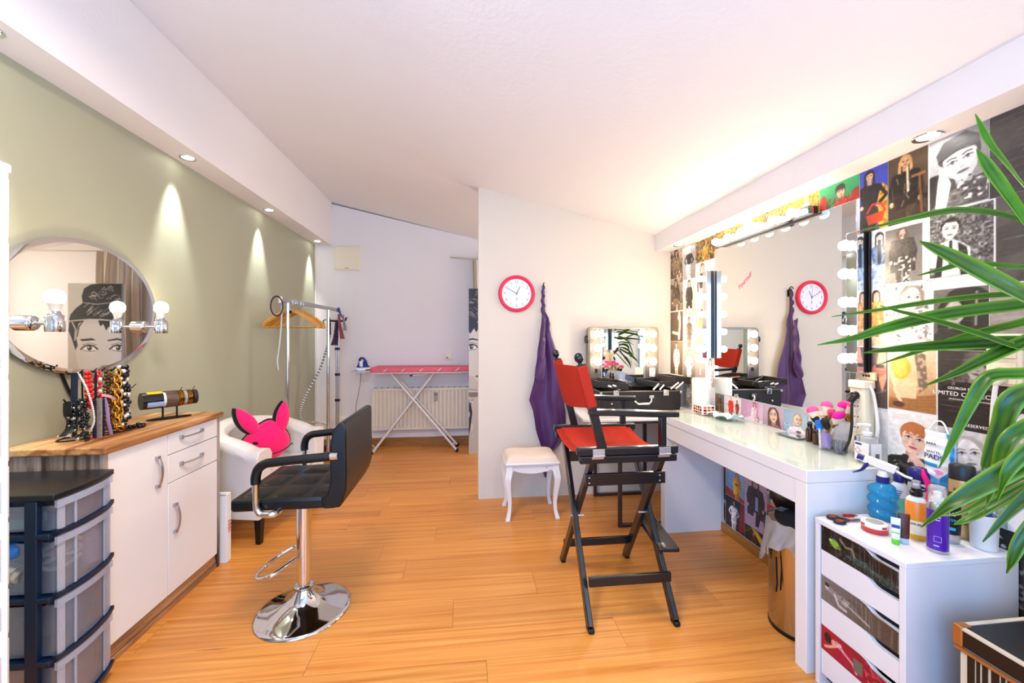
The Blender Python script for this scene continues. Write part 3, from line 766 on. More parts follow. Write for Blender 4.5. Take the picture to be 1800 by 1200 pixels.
for zr, off in ((.615, .0), (.54, .5), (.465, 0)):
    for k in range(-4, 5):
        a = (k + off) * .105
        if abs(a) > .46: continue
        p = Vector(tub(.5 + a * .95, (0.62) / 12 * 1.0)); q = abs(a * .95 * 2)
        th = min(1, q / .52) * PI / 2; s = 1 if a > 0 else -1
        nrm = Vector((-math.cos(th), s * math.sin(th), 0)) if q < .52 else Vector((0, s, 0))
        zt_ = .590 + .125 * max(0, 1 - q / .85) ** .7
        if zr > zt_ - .052: continue
        b = MB().sph((p.x, p.y, zr), (.013, .013, .013), 10, 6)
        b.build('button', LEATH, ac, local=True, smooth=80)
for x_, y_ in ((.20, -.30), (.20, .30), (-.17, -.22), (-.17, .22)):
    MB().lathe([(.021, 0), (.030, .17)], (x_, y_, 0), 4, (0, 0, PI / 4)).build('leg', mat('espresso_wood', (.05, .035, .03), .35), ac, local=True, bev=.002)

# ---- pink rabbit cushion
PINK = mat('hot_pink_plush', (.98, .04, .42), .85, vary=.05, sheen=.3, bump=.12, bscale=220); BLKF = mat('black_plush', (.02, .02, .022), .9, sheen=.2)
rc = thing('rabbit_cushion', 'hot pink rabbit head cushion with black edging sitting on the ivory armchair', 'cushion', (-1.355, 2.90, .42), math.radians(38))
def head_shape(c, rx, rz, ry, m, name):
    b = MB().sph((0, 0, 0), (rx, ry, rz), 28, 18)
    b.v = [(c[0] + x * (1 - .42 * max(0, z / rz) ** 1.3) + .03 * max(0, z / rz), c[1] + y, c[2] + z * (1.28 if z > 0 else 1)) for x, y, z in b.v]
    return b.build(name, m, rc, local=True, smooth=80)
def flat_ell(c, rx, rz, ry, tilt, m, name, par, n=24):
    R = Matrix.Rotation(tilt, 3, 'Y'); return MB().sph(c, (rx, ry, rz), n, 14, R).build(name, m, par, local=True, smooth=80)
hd = head_shape((0, .02, .125), .190, .150, .078, PINK, 'head')
head_shape((.004, .045, .125), .199, .158, .055, BLKF, 'black_edging')
def ear(c, L, W, th, tilt, m, name):
    """pointed leaf shaped ear, base at c"""
    R = Matrix.Rotation(tilt, 3, 'Y'); b = MB(); n, k = 18, 14; vs = []; fs = []
    for i in range(n + 1):
        t = i / n; w = W * (math.sin(PI * (.10 + .90 * t) ** 1.05) ** .75) + .0005
        for j in range(k): a = 2 * PI * j / k; vs.append(Vector(c) + R @ Vector((w * math.cos(a), th * (w / W) * math.sin(a), L * t)))
    for i in range(n):
        for j in range(k): fs.append((i * k + j, i * k + (j + 1) % k, (i + 1) * k + (j + 1) % k, (i + 1) * k + j))
    fs += [tuple(range(k))[::-1], tuple(n * k + j for j in range(k))]
    return b.add(vs, fs).build(name, m, rc, local=True, smooth=80)
for cx, ce, tl, L, W in ((-.055, .215, -.58, .275, .054), (.115, .205, .10, .265, .052)):
    ear((cx, -.004, ce), L, W, .034, tl, PINK, 'ear'); ear((cx - .016, .024, ce - .008), L * 1.05, W * 1.12, .030, tl, BLKF, 'ear_edging')
flat_ell((-.085, -.052, .155), .021, .012, .010, .15, BLKF, 'eye', rc)
MB().tube(spline([(-.03, -.055, .05), (.04, -.058, .045), (.11, -.045, .055), (.17, -.02, .075), (.19, -.02, .10), (.20, -.02, .085)], 5), .004, 6).build('mouth_cord', BLKF, rc, local=True, smooth=80)

rc.scale = (.82, .82, .82); rc.location = (-1.375, 2.92, .452)

# ---- black bar stool
BLEA = mat('black_leatherette', (.018, .018, .02), .36, vary=.15, bump=.06, bscale=150)
bs = thing('bar_stool', 'black leatherette swivel bar stool with armrests and chrome trumpet foot', 'stool', (-.765, 1.985, 0))
MB().lathe([(.0005, .0), (.203, .0), (.206, .004), (.203, .009), (.19, .014), (.15, .024), (.11, .036), (.075, .052), (.05, .075), (.036, .102), (.032, .112)], (-.765, 1.985, 0), 64).build('foot', CHROME, bs, smooth=50)
MB().lathe([(.040, .108), (.043, .113), (.043, .121), (.034, .127)], (-.765, 1.985, 0), 32).build('collar', CHROME, bs, smooth=50)
MB().lathe([(.028, .122), (.028, .188), (.0285, .188), (.0285, .190)], (-.765, 1.985, 0), 28).build('gas_lift', CHROME, bs, smooth=50)
MB().lathe([(.0315, .192), (.0315, .575)], (-.765, 1.985, 0), 28).build('column', CHROME, bs, smooth=50)
ft = [(-.765 - .02, 1.985 + .033, .262)] + [(-.845 - .115 * math.cos(a) * 1.0, 1.985 + .125 * math.sin(a), .245 - .05 * math.cos(a)) for a in (PI * .5 - PI * k / 16 for k in range(17))] + [(-.765 - .02, 1.985 - .033, .262)]
MB().tube(spline(ft, 3), .0085, 10).build('footrest', CHROME, bs, smooth=80)
SX0, SX1, SY0, SY1 = -.965, -.575, 1.762, 2.212
def seat_fn(u, v):
    x = SX0 + (SX1 - SX0 + .04) * u; y = SY0 + (SY1 - SY0) * v
    du = min(abs(u - k / 3) for k in range(4)) * 3; dv = min(abs(v - k / 3) for k in range(4)) * 3
    z = .622 - .010 * math.exp(-(du / .10) ** 2) * (1 if .02 < u < .98 else 1.3) - .010 * math.exp(-(dv / .10) ** 2) + .006 * math.sin(PI * min(1, du)) * math.sin(PI * min(1, dv))
    return (x, y, z - .02 * max(0, 1 - u * 5) ** 2)
m = MB(); m.sheet(seat_fn, 48, 48, 0)
m.build('seat_quilting', BLEA, bs, smooth=80)
MB().rbox(((SX0 + SX1 + .04) / 2, (SY0 + SY1) / 2, .590), (SX1 - SX0 + .05, SY1 - SY0 + .008, .052), .018).build('seat', BLEA, bs, bev=.014, bseg=4)
prof = [(-.60, .565), (-.555, .566), (-.522, .588), (-.508, .64), (-.505, .72), (-.508, .80), (-.508, .88), (-.510, .915), (-.520, .927), (-.540, .922), (-.562, .895), (-.572, .84), (-.574, .76), (-.572, .68), (-.585, .625), (-.61, .615)]
bk = MB().prism(prof, 'xz', SY0 - .0075, SY1 + .0075).build('backrest', BLEA, bs, smooth=60, bev=.007, bseg=3)
for k in (1, 2):
    yy = SY0 + (SY1 - SY0) * k / 3
    MB().tube([(-.5745, yy, .66), (-.5755, yy, .76), (-.573, yy, .84), (-.5615, yy, .90)], .003, 6).build('seam', BLKF, bk, smooth=80)
for yy, s in ((SY0 - .022, -1), (SY1 + .022, 1)):
    path = [(-.790, yy, .560), (-.835, yy, .562), (-.852, yy, .580), (-.858, yy, .615), (-.858, yy, .70)]
    arm = MB().tube(spline([(-.78, yy - s * .03, .560)] + path, 4), .0125, 12).build('arm_tube', CHROME, bs, smooth=80)
    MB().tube(spline([(-.858, yy, .688), (-.858, yy, .715), (-.848, yy, .748), (-.822, yy, .768), (-.78, yy, .774), (-.68, yy, .782), (-.565, yy, .790)], 6), .0185, 14).build('arm_pad', BLEA, arm, smooth=80)
    MB().tube([(-.570, yy, .7895), (-.535, yy, .7915)], .0165, 18).build('arm_end_cap', CHROME, arm, smooth=50)
# ================================================================== ALCOVE
# ---- clothes rail
cr = thing('clothes_rail', 'chrome clothes rail standing along the green wall behind the armchair', 'clothes rail', (-1.44, 3.95, 0))
def rx(y): return -1.483 + .065 * (y - 3.396) / 1.23
MB().bar((rx(3.39), 3.39, 1.588), (rx(4.62), 4.62, 1.588), .02, .036).build('rail_bar', ALU, cr, bev=.004)
MB().rbox((rx(3.385), 3.385, 1.588), (.03, .014, .05), .008).build('end_cap', CREAM, cr, bev=.003)
MB().rbox((rx(4.625), 4.625, 1.588), (.03, .014, .05), .008).build('end_cap', mat('grey_plastic', (.5, .5, .52), .4), cr, bev=.003)
for y in (3.50, 4.34):
    MB().cyl((rx(y), y, .06), (rx(y), y, .95), .0165, None, 16).cyl((rx(y), y, .95), (rx(y), y, 1.572), .0135, None, 16).build('post', CHROME, cr, smooth=50)
    MB().tube([(rx(y) - .2, y, .06), (rx(y) + .02, y, .06), (rx(y) + .2, y, .06)], .014, 10).build('foot_bar', CHROME, cr, smooth=60)
    for sx in (-.19, .19): MB().cyl((rx(y) + sx, y - .01, .024), (rx(y) + sx, y + .01, .024), .024, None, 14).bb(rx(y) + sx - .008, rx(y) + sx + .008, y - .012, y + .012, .03, .05).build('caster', BLACKP, cr, smooth=50)
MB().bar((rx(3.5), 3.5, .1), (rx(4.34), 4.34, .1), .02, .02).build('lower_bar', ALU, cr, bev=.003)
MB().tube([(rx(4.34) - .02, 4.33, 1.47), (rx(4.34) - .045, 4.32, 1.455), (rx(4.34) - .03, 4.32, 1.42), (rx(4.34) - .06, 4.31, 1.38)], .006, 8).build('clamp_hook', BLACKP, cr, smooth=80)
# ---- hangers
HNG = wood('hanger_beech', [(0.3, '#c98225'), (0.7, '#e3a540')], stretch=(1.5, 14, 14), rough=.35)
hgr = None
hl = ['wooden coat hanger nearest the camera on the clothes rail', 'second wooden coat hanger from the near end of the rail', 'third wooden coat hanger from the near end of the rail',
      'fourth wooden coat hanger from the near end of the rail', 'farthest wooden coat hanger on the clothes rail']
for k, (y, rz) in enumerate(((3.545, .10), (3.585, .02), (3.615, -.04), (3.69, -.02), (3.74, -.10))):
    if hgr is None:
        hgr = thing('coat_hanger', hl[0], 'hanger', (0, 0, 0), 0, 'wooden hangers on the clothes rail')
        for s in (-1, 1):
            m = MB(); pts = [(0, .0), (.035, .002), (.08, -.022), (.14, -.062), (.185, -.098), (.213, -.125)]
            up = [(s * x, z + .012 + .006 * (x / .2)) for x, z in pts]; dn = [(s * x, z - .014 - .004 * (x / .2)) for x, z in pts]
            m.prism((up + dn[::-1]) if s > 0 else (up + dn[::-1])[::-1], 'xz', -.011, .011)
            m.build('shoulder', HNG, hgr, local=True, bev=.004, smooth=50)
        MB().cyl((-.19, 0, -.128), (.19, 0, -.128), .006, None, 10).build('trouser_bar', HNG, hgr, local=True, smooth=60)
        h = [(0, 0, .01), (0, 0, .05)] + [(.022 * math.sin(a) * 1.0, 0, .078 - .026 * math.cos(a)) for a in (PI * t / 10 for t in range(1, 15))]
        MB().tube(h, .0024, 8).build('hook', CHROME, hgr, local=True, smooth=80)
        o = hgr
    else: o = copy_tree(hgr)
    o.location = (rx(y), y, 1.503); o.rotation_euler = (0, 0, rz); o['label'] = hl[k]
tag(MB().bb(rx(3.53) - .018, rx(3.53) + .018, 3.528, 3.5335, 1.487, 1.511).build('size_label', BLACKP, bev=.002), 'small black label on the neck of the nearest wooden hanger', 'label')
# ---- purple beaded hoop, pale cord
PLUM = mat('plum_plastic', (.20, .07, .20), .35)
m = MB(); hp = [(-1.505 + .040 * math.cos(a), 3.372 + .012 * math.cos(a), 1.535 + .078 * math.sin(a)) for a in (2 * PI * k / 40 for k in range(40))]
for p in hp: m.sph(p, .0065, 8, 6)
m.tube(hp, .004, 6, closed=True)
tag(m.build('beaded_hoop', PLUM, smooth=80), 'dark plum beaded hoop hung on the near end of the clothes rail', 'hoop')
tag(MB().tube(spline([(-1.507, 3.468, 1.57), (-1.513, 3.462, 1.36), (-1.525, 3.455, 1.2), (-1.535, 3.45, 1.10), (-1.528, 3.45, 1.02)], 6), .006, 8, flat=(1, .4)).build('cord', mat('pale_cord', (.80, .82, .80), .7), smooth=80),
    'pale flat cord hanging from the near post of the clothes rail', 'cord')
# ---- garment steamer with hose
STPL = mat('steamer_purple', (.24, .08, .22), .35)
gs = thing('garment_steamer', 'twin pole garment steamer with plum fittings and a ribbed hose', 'steamer', (-1.40, 4.52, 0))
sxp, syp = -1.405, 4.55
for dx in (-.011, .011): MB().cyl((sxp + dx, syp, .10), (sxp + dx, syp, 1.42), .0085, None, 12).build('pole', ALU, gs, smooth=50)
for z in (.60, .88, 1.16, 1.42): MB().rbox((sxp, syp, z), (.052, .032, .028), .01).build('pole_clip', STPL, gs, bev=.003)
MB().rbox((sxp, syp, .07), (.26, .24, .13), .05).build('water_tank', STPL, gs, bev=.02)
MB().tube([(sxp - .09, syp, 1.47), (sxp - .04, syp, 1.465), (sxp + .05, syp, 1.465), (sxp + .085, syp, 1.475), (sxp + .095, syp, 1.505)], .011, 10).build('hanger_bar', STPL, gs, smooth=80)
MB().cyl((sxp, syp, 1.42), (sxp, syp, 1.475), .014, None, 12).build('pole_head', STPL, gs, smooth=50)
MB().tube(spline([(sxp - .10, syp - .02, 1.52), (sxp - .085, syp - .02, 1.49), (sxp - .075, syp - .02, 1.40), (sxp - .072, syp - .02, 1.31)], 5), [.008, .012, .014, .014, .015, .016, .016, .016, .016, .015, .014, .014, .013, .013, .012, .012][:16], 10).build('steam_handle', STPL, gs, smooth=80)
hose = spline([(sxp - .07, 4.52, 1.31), (sxp - .085, 4.48, 1.18), (-1.54, 4.40, .94), (-1.64, 4.32, .70), (-1.685, 4.28, .53), (-1.655, 4.26, .44), (-1.58, 4.28, .42), (-1.50, 4.34, .40), (-1.45, 4.44, .33), (-1.42, 4.52, .14)], 16)
rr_ = [.0135 if i % 2 else .0095 for i in range(len(hose))]
HOSE = mat('hose_grey', (.86, .86, .84), .5, vary=.1)
hm = MB().tube(hose, rr_, 9); hm.m = [(k // 9) % 2 for k in range(len(hm.f))]; hm.build('hose', [HOSE, mat('hose_dark_grey', (.48, .47, .46), .5)], gs, smooth=30)
# scarves tied to the steamer and to the rail end
def strip(pts, wd, m, label, nm='scarf', grp='scarves hung at the far end of the clothes rail'):
    P = spline(pts, 5); n = len(P)
    b = MB(); b.sheet(lambda u, v: (P[min(n - 1, int(u * (n - 1) + .5))] + Vector(((v - .5) * wd * (.35 + .65 * u), .010 * math.sin(v * 9 + u * 3), 0))), n - 1, 8, .003)
    return tag(b.build(nm, m, smooth=60), label, 'scarf', grp)
strip([(-1.40, 4.515, 1.47), (-1.405, 4.505, 1.38), (-1.41, 4.505, 1.29), (-1.425, 4.505, 1.20)], .075, mat('plum_satin', (.24, .07, .22), .45, sheen=.3), 'plum satin scarf hanging from the steamer cross bar')
strip([(-1.375, 4.50, 1.54), (-1.37, 4.495, 1.45), (-1.355, 4.495, 1.36), (-1.335, 4.495, 1.27)], .055, mat('dusky_pink_satin', (.60, .28, .33), .5, sheen=.3), 'dusky pink scarf hanging right of the plum one')
strip([(-1.34, 4.52, 1.53), (-1.33, 4.52, 1.45), (-1.315, 4.52, 1.36)], .04, mat('grey_satin', (.62, .58, .62), .5), 'narrow grey scarf behind the pink one at the rail end')
tag(MB().tube([(rx(4.6) + .012, 4.60, 1.615), (rx(4.6) + .018, 4.60, 1.58), (rx(4.6) + .03, 4.60, 1.545), (rx(4.6) + .05, 4.60, 1.50)], [.008, .014, .010, .003], 10).build('clip_hook', mat('blue_plastic', (.12, .32, .62), .4), smooth=80), 'blue clip hook on the far end of the clothes rail', 'hook')

# ---- radiator
RADW = mat('radiator_enamel', (.90, .86, .78), .35, vary=.02)
rd = thing('radiator', 'cream panel radiator on the back wall behind the ironing board', 'radiator', (-.44, 4.80, .2))
RX0, RX1, RZ0, RZ1 = -1.095, .21, .205, .695
m = MB(); n = 27; prof = [(RX0, 4.775)]
for k in range(n):
    x0 = RX0 + .035 + (RX1 - RX0 - .07) * k / n; w_ = (RX1 - RX0 - .07) / n
    prof += [(x0 + w_ * .06, 4.780), (x0 + w_ * .26, 4.762), (x0 + w_ * .74, 4.762), (x0 + w_ * .94, 4.780)]
prof += [(RX1, 4.775), (RX1, 4.790), (RX0, 4.790)]
m.prism(prof, 'xy', RZ0 + .03, RZ1 - .035); m.build('ribbed_panel', RADW, rd, smooth=20)
MB().bb(RX0, RX1, 4.768, 4.785, RZ0, RZ0 + .03).bb(RX0, RX1, 4.768, 4.785, RZ1 - .035, RZ1 - .006).build('panel_rim', RADW, rd, bev=.004)['kind'] = 'stuff'
MB().bb(RX0, RX1, 4.772, 4.85, RZ1 - .006, RZ1).build('top_cover', RADW, rd, bev=.002)
for k in range(18):
    x = RX0 + .03 + k * .07
    if x < RX1 - .03: MB().bb(x, x + .018, 4.79, 4.835, RZ1 - .0005, RZ1 + .003).build('vent_slot', BLACKP, rd, smooth=0)
MB().bb(RX0, RX0 + .008, 4.77, 4.85, RZ0 + .01, RZ1 - .004).bb(RX1 - .008, RX1, 4.77, 4.85, RZ0 + .01, RZ1 - .004).build('side_cover', RADW, rd, bev=.002)['kind'] = 'stuff'
MB().rbox((-.362, 4.758, .589), (.042, .018, .098), .006).build('heat_meter', mat('meter_grey', (.66, .64, .58), .4), rd, bev=.003)
MB().bb(-.378, -.346, 4.747, 4.750, .606, .625).build('meter_display', mat('meter_window', (.42, .40, .37), .3), rd, smooth=0)

# ---- ironing board
ib = thing('ironing_board', 'ironing board with pink cover and white crossed legs before the radiator', 'ironing board', (-.5, 4.66, 0))
yb = 4.66
out = [(-1.05, yb - .16), (-1.03, yb - .18), (-.4, yb - .18), (-.1, yb - .15), (.08, yb - .08), (.125, yb), (.08, yb + .08), (-.1, yb + .15), (-.4, yb + .18), (-1.03, yb + .18), (-1.05, yb + .16)]
PKC = mat('pink_cover_cloth', (.88, .42, .48), .85, vary=.08, bump=.1, bscale=40)
cover = MB().prism(out, 'xy', .898, .955).build('board_cover', PKC, ib, bev=.014, bseg=3)
for x in (-.89, -.70, -.505, -.31, -.115): MB().tube([(x - .012, yb - .181, .915), (x, yb - .181, .922), (x + .03, yb - .175, .946)], .004, 6).build('cover_tie', PAPER, cover, smooth=80)
MB().prism(out, 'xy', .892, .899).build('board_plate', WHITEP, ib, smooth=0)
WMET = mat('white_enamel_tube', (.88, .87, .88), .35)
for s in (-1, 1):
    MB().cyl((-1.03, yb + (.09 if s > 0 else -.13), .022), (-.36, yb + s * .055, .898), .0125, None, 12).build('leg', WMET, ib, smooth=60)
    MB().cyl((-.115, yb + (.09 if s > 0 else -.13), .022), (-.86, yb + s * .07, .898), .0125, None, 12).build('leg', WMET, ib, smooth=60)
    for x in (-1.035, -.11): MB().cyl((x - .006, yb + (.09 if s > 0 else -.13), 0), (x + .004, yb + (.09 if s > 0 else -.13), .035), .016, None, 12).build('rubber_foot', BLACKP, ib, smooth=60)
MB().cyl((-1.0, yb - .13, .06), (-1.0, yb + .09, .06), .010, None, 10).build('cross_tube', WMET, ib, smooth=60)
MB().cyl((-.15, yb - .13, .06), (-.15, yb + .09, .06), .010, None, 10).build('cross_tube', WMET, ib, smooth=60)
MB().tube([(-.40, yb - .10, .895), (-.48, yb - .12, .870), (-.60, yb - .12, .862)], .006, 8).build('height_lever', WMET, ib, smooth=80)
MB().cyl((-.60, yb - .12, .862), (-.63, yb - .12, .860), .009, None, 10).build('lever_knob', BLACKP, ib, smooth=60)
m = MB(); m.tube([(-1.05, yb - .10, .905), (-1.12, yb - .11, .91), (-1.26, yb - .11, .908), (-1.27, yb, .908), (-1.26, yb + .11, .908), (-1.12, yb + .11, .91), (-1.05, yb + .10, .905)], .006, 8)
for x in (-1.14, -1.17, -1.20, -1.23): m.tube([(x, yb - .11, .908), (x, yb + .11, .908)], .004, 6)
m.build('iron_rest', WMET, ib, smooth=80)
MB().bb(-1.22, -1.11, yb - .085, yb + .085, .888, .903).build('rest_tray', PAPER, ib, bev=.004)
# ---- iron
IRB = mat('iron_blue', (.05, .20, .55), .3); ir = thing('steam_iron', 'blue and white steam iron parked on the end of the ironing board', 'iron', (-1.16, yb, .913))
def iron_lv(w_, z, x0, x1): return [(x0, yb - w_, z), (x0 + .02, yb - w_, z), (x1 - .05, yb - w_ * .8, z), (x1, yb, z), (x1 - .05, yb + w_ * .8, z), (x0 + .02, yb + w_, z), (x0, yb + w_, z)]
ring_mesh([iron_lv(.062, .914, -1.225, -1.075), iron_lv(.062, .926, -1.225, -1.075)]).build('soleplate', ALU, ir, smooth=0)
ring_mesh([iron_lv(.060, .926, -1.223, -1.08), iron_lv(.056, .948, -1.222, -1.088)]).build('skirt', WHITEP, ir, smooth=30)
ring_mesh([iron_lv(.056, .948, -1.222, -1.088), iron_lv(.040, .985, -1.208, -1.115), iron_lv(.026, 1.015, -1.20, -1.145)]).build('water_body', IRB, ir, smooth=40)
MB().tube([(-1.195, yb, 1.0), (-1.20, yb, 1.035), (-1.185, yb, 1.052), (-1.16, yb, 1.05), (-1.135, yb, 1.02), (-1.125, yb, .985)], .014, 10).build('handle', IRB, ir, smooth=80)
MB().bb(-1.19, -1.155, yb - .046, yb - .040, .958, 1.02).build('paper_tag', PAPER, ir, bev=.001)
MB().tube(spline([(-1.17, yb - .06, .905), (-1.175, yb - .06, .80), (-1.20, yb - .05, .66), (-1.235, yb - .02, .50), (-1.25, yb + .06, .34)], 6), .0035, 6).build('power_cord', mat('grey_cord', (.45, .44, .46), .6), ir, smooth=80)

# ---- switches, hatch, cable, curtain
def wall_plate(x, z, label, w_=.082, h_=.082, kind='socket'):
    t = thing('wall_' + kind, label, kind, (x, 4.852, z))
    MB().rbox((x, 4.854, z), (w_, .012, h_), .003).build('cover_plate', CREAM, t, bev=.003)
    MB().bb(x - w_ * .32, x + w_ * .32, 4.843, 4.849, z - h_ * .32, z + h_ * .32).build('inner_plate', CREAM, t, bev=.002)
    return t
t = wall_plate(-.222, 1.058, 'cream switch plate on the back wall above the ironing board', kind='switch')
MB().bb(-.240, -.226, 4.838, 4.843, 1.035, 1.05).build('indicator', BLACKP, t, smooth=0)
t = wall_plate(-1.44, .31, 'cream double socket low on the back wall behind the stool', .16, .085)
for dx in (-.036, .036): MB().cyl((-1.44 + dx, 4.843, .31), (-1.44 + dx, 4.838, .31), .021, None, 16).build('outlet', CREAM, t, smooth=40)
ht = thing('wall_hatch', 'square cream access panel high on the back wall', 'panel', (-1.385, 4.855, 2.07))
MB().bb(-1.528, -1.240, 4.840, 4.86, 2.068, 2.348).build('hatch_frame', CREAM, ht, bev=.003)
MB().bb(-1.518, -1.250, 4.832, 4.841, 2.078, 2.338).build('hatch_door', CREAM, ht, bev=.003)
MB().bb(-1.41, -1.365, 4.829, 4.833, 2.086, 2.092).build('latch_mark', mat('grey_plastic', (.5, .5, .52), .4), ht, smooth=0)
tag(MB().tube(spline([(-1.20, 4.80, .10), (-1.13, 4.70, .09), (-1.03, 4.62, .06), (-1.02, 4.58, .012), (-1.10, 4.52, .008), (-1.25, 4.55, .008), (-1.32, 4.66, .008)], 6), .005, 7).build('white_cable', WHITEP, smooth=80), 'white cable looping on the floor left of the radiator', 'cable')
cn = thing('curtain', 'sheer beige curtain on a thin rod behind the tall canvas', 'curtain', (.45, 4.70, .05))
MB().tube([(-.20, 4.845, 2.245), (.05, 4.76, 2.215), (1.0, 4.74, 2.20), (1.66, 4.74, 2.20)], .008, 8).build('curtain_rod', mat('pale_rod', (.80, .76, .68), .4), cn, smooth=80)
VOI = mat('voile_cloth', (.84, .77, .69), .9, sheen=.2)
def cfn(u, v):
    x = .06 + .42 * u + .02 * math.sin(v * 5); return (x, 4.735 + .028 * math.sin(u * 38 + 1.2 * math.sin(v * 3)) + .012 * math.sin(u * 90), 2.20 - 2.12 * v)
b = MB(); b.sheet(cfn, 70, 14, .003); b.build('curtain_cloth', VOI, cn, smooth=80)

# ================================================================== MIDDLE
# ---- wall clock
PINKR = mat('clock_pink', (.88, .16, .28), .35)
ck = thing('wall_clock', 'round pink rimmed wall clock on the partition wall', 'clock', (.396, 3.175, 1.635))
RY = Matrix.Rotation(PI / 2, 3, 'X')
cc0 = (.396, 3.184, 1.635)
MB().lathe([(.118, .010), (.120, .022), (.126, .030), (.136, .032), (.144, .026), (.147, .016), (.147, .0), (.118, .0)], cc0, 56, RY).build('rim', PINKR, ck, smooth=50)
MB().lathe([(.0002, .0124), (.121, .0124), (.121, .009)], cc0, 48, RY).build('dial', mat('dial_white', (.93, .93, .95), .5, vary=.01), ck, smooth=50)
HAND = mat('clock_hand_navy', (.12, .14, .28), .4); NUM = mat('numeral_grey', (.45, .45, .50), .5)
for k in range(1, 13):
    a = PI / 2 - k * PI / 6
    text_mesh(str(k), .030, frame((.396 + .096 * math.cos(a), 3.1715, 1.635 + .096 * math.sin(a)), (1, 0, 0), (0, 0, 1)), NUM, ck, 'numeral', .0004)
def hand(ang, L, w_, nm, m, back=.0, y=3.170):
    d = Vector((math.cos(ang), 0, math.sin(ang))); p = Vector((.396, y, 1.635))
    MB().bar(p - d * back, p + d * L, .0012, w_, up=d.cross(Vector((0, 1, 0)))).build(nm, m, ck, smooth=0)
hand(PI / 2 - (12 + 50 / 60) * PI / 6, .062, .004, 'hour_hand', HAND)
hand(PI / 2 - 50 * PI / 30, .088, .0032, 'minute_hand', HAND, 0, 3.1688)
hand(PI / 2 + .04, .098, .0012, 'second_hand', NUM, .02, 3.1676)
MB().cyl((.396, 3.172, 1.635), (.396, 3.166, 1.635), .005, None, 12).build('hand_hub', HAND, ck, smooth=50)
MB().bb(.3945, .3975, 3.1705, 3.172, 1.575, 1.608).bb(.389, .403, 3.1705, 3.172, 1.590, 1.593).build('dial_emblem', NUM, ck, smooth=0)['kind'] = 'stuff'

# ---- hook and cape
hk = MB().tube(spline([(.612, 3.180, 1.655), (.612, 3.172, 1.70), (.612, 3.150, 1.722), (.608, 3.135, 1.712), (.606, 3.132, 1.70)], 5), .004, 8)
hk.bb(.605, .619, 3.176, 3.184, 1.64, 1.70); tag(hk.build('wall_hook', mat('dark_bronze', (.10, .08, .06), .4, .7), smooth=60), 'small dark wall hook right of the pink clock', 'hook')
CAPE = mat('purple_satin', (.27, .10, .32), .40, vary=.06, sheen=.25, bump=.03, bscale=50)
prof_ = [(1.70, .606, .612), (1.655, .602, .618), (1.60, .598, .616), (1.545, .600, .618), (1.50, .600, .622), (1.45, .598, .648), (1.40, .594, .660), (1.36, .588, .656), (1.30, .580, .668), (1.20, .566, .700), (1.07, .550, .738), (.93, .528, .758),
         (.83, .500, .770), (.79, .490, .775), (.76, .500, .778), (.70, .522, .786), (.62, .535, .790), (.55, .545, .790), (.50, .560, .785), (.44, .580, .75), (.40, .595, .72), (.36, .604, .668), (.28, .608, .650), (.20, .614, .640), (.17, .620, .632)]
def cape_at(v):
    f = v * (len(prof_) - 1); i = min(int(f), len(prof_) - 2); t = f - i
    return [a + (b - a) * t for a, b in zip(prof_[i], prof_[i + 1])]
cp = thing('salon_cape', 'purple satin salon cape hanging folded from the hook beside the clock', 'cape', (.63, 3.13, .17))
def capef(ph, amp, y0, s0, s1, zlo=0):
    def fn(u, v):
        z, xa, xb = cape_at(min(1, v)); w_ = xb - xa
        k = min(1, w_ / .12)
        x = xa + w_ * (s0 + (s1 - s0) * u)
        y = y0 - k * amp * (.5 + .5 * math.sin(u * 7.5 + ph + v * 4.0)) - k * amp * .22 * (.5 + .5 * math.sin(u * 17 - v * 7)) - .012 * k * math.sin(PI * u) - .006
        if w_ < .03: y -= .010 * math.sin(PI * u)
        return (x, y, z + .006 * math.sin(u * 11))
    return fn
b = MB(); b.sheet(capef(0, .034, 3.172, 0, 1), 60, 72, .004); b.build('cape_back_layer', CAPE, cp, smooth=80)
def lapel(u, v):
    zt, zb_ = 1.45 - .02 * u, .98 - .18 * u + .2 * u * u
    z = zt + (zb_ - zt) * v; _, xa, xb = cape_at(np.interp(-z, [-p[0] for p in prof_], np.linspace(0, 1, len(prof_))))
    x = xa - .004 + (min(.62, (xb - xa) * (.95 - .45 * v) + xa) - xa) * u
    return (x, 3.118 - .020 * math.sin(u * PI) - .006 * math.sin(v * 20 + u * 6), z)
b = MB(); b.sheet(lapel, 14, 40, .004); b.build('folded_lapel', CAPE, cp, smooth=80)
tw = [(.606 + .007 * math.sin(k * 1.1), 3.150 + .006 * math.cos(k * 1.1), 1.705 - .0125 * k) for k in range(20)]
MB().tube(tw, [.006 + .004 * abs(math.sin(k * .8)) + .0004 * k for k in range(20)], 9).build('twisted_neck', CAPE, cp, smooth=70)

# ---- white padded stool
WPAINT = mat('white_paint_wood', (.90, .885, .87), .3, vary=.02); PAD = mat('cream_velvet', (.90, .82, .74), .8, vary=.04, sheen=.2, bump=.08, bscale=90)
ws = thing('dressing_stool', 'small white dressing stool with cream pad and curved legs under the cape', 'stool', (.458, 2.905, 0))
sx0, sx1, sy0, sy1 = .27, .652, 2.765, 3.055
MB().rbox(((sx0 + sx1) / 2, (sy0 + sy1) / 2, .398), (sx1 - sx0 + .014, sy1 - sy0 + .014, .016), .02).build('seat_frame', WPAINT, ws, bev=.005)
def pad(u, v):
    x = sx0 + (sx1 - sx0) * u; y = sy0 + (sy1 - sy0) * v
    e = (1 - (2 * u - 1) ** 6) * (1 - (2 * v - 1) ** 6); return (x, y, .406 + .044 * max(0, e) ** .45 + .004 * math.sin(u * 9) * math.sin(v * 8))
b = MB(); b.sheet(pad, 30, 26); b.bb(sx0, sx1, sy0, sy1, .404, .407); b.build('seat_pad', PAD, ws, smooth=80)
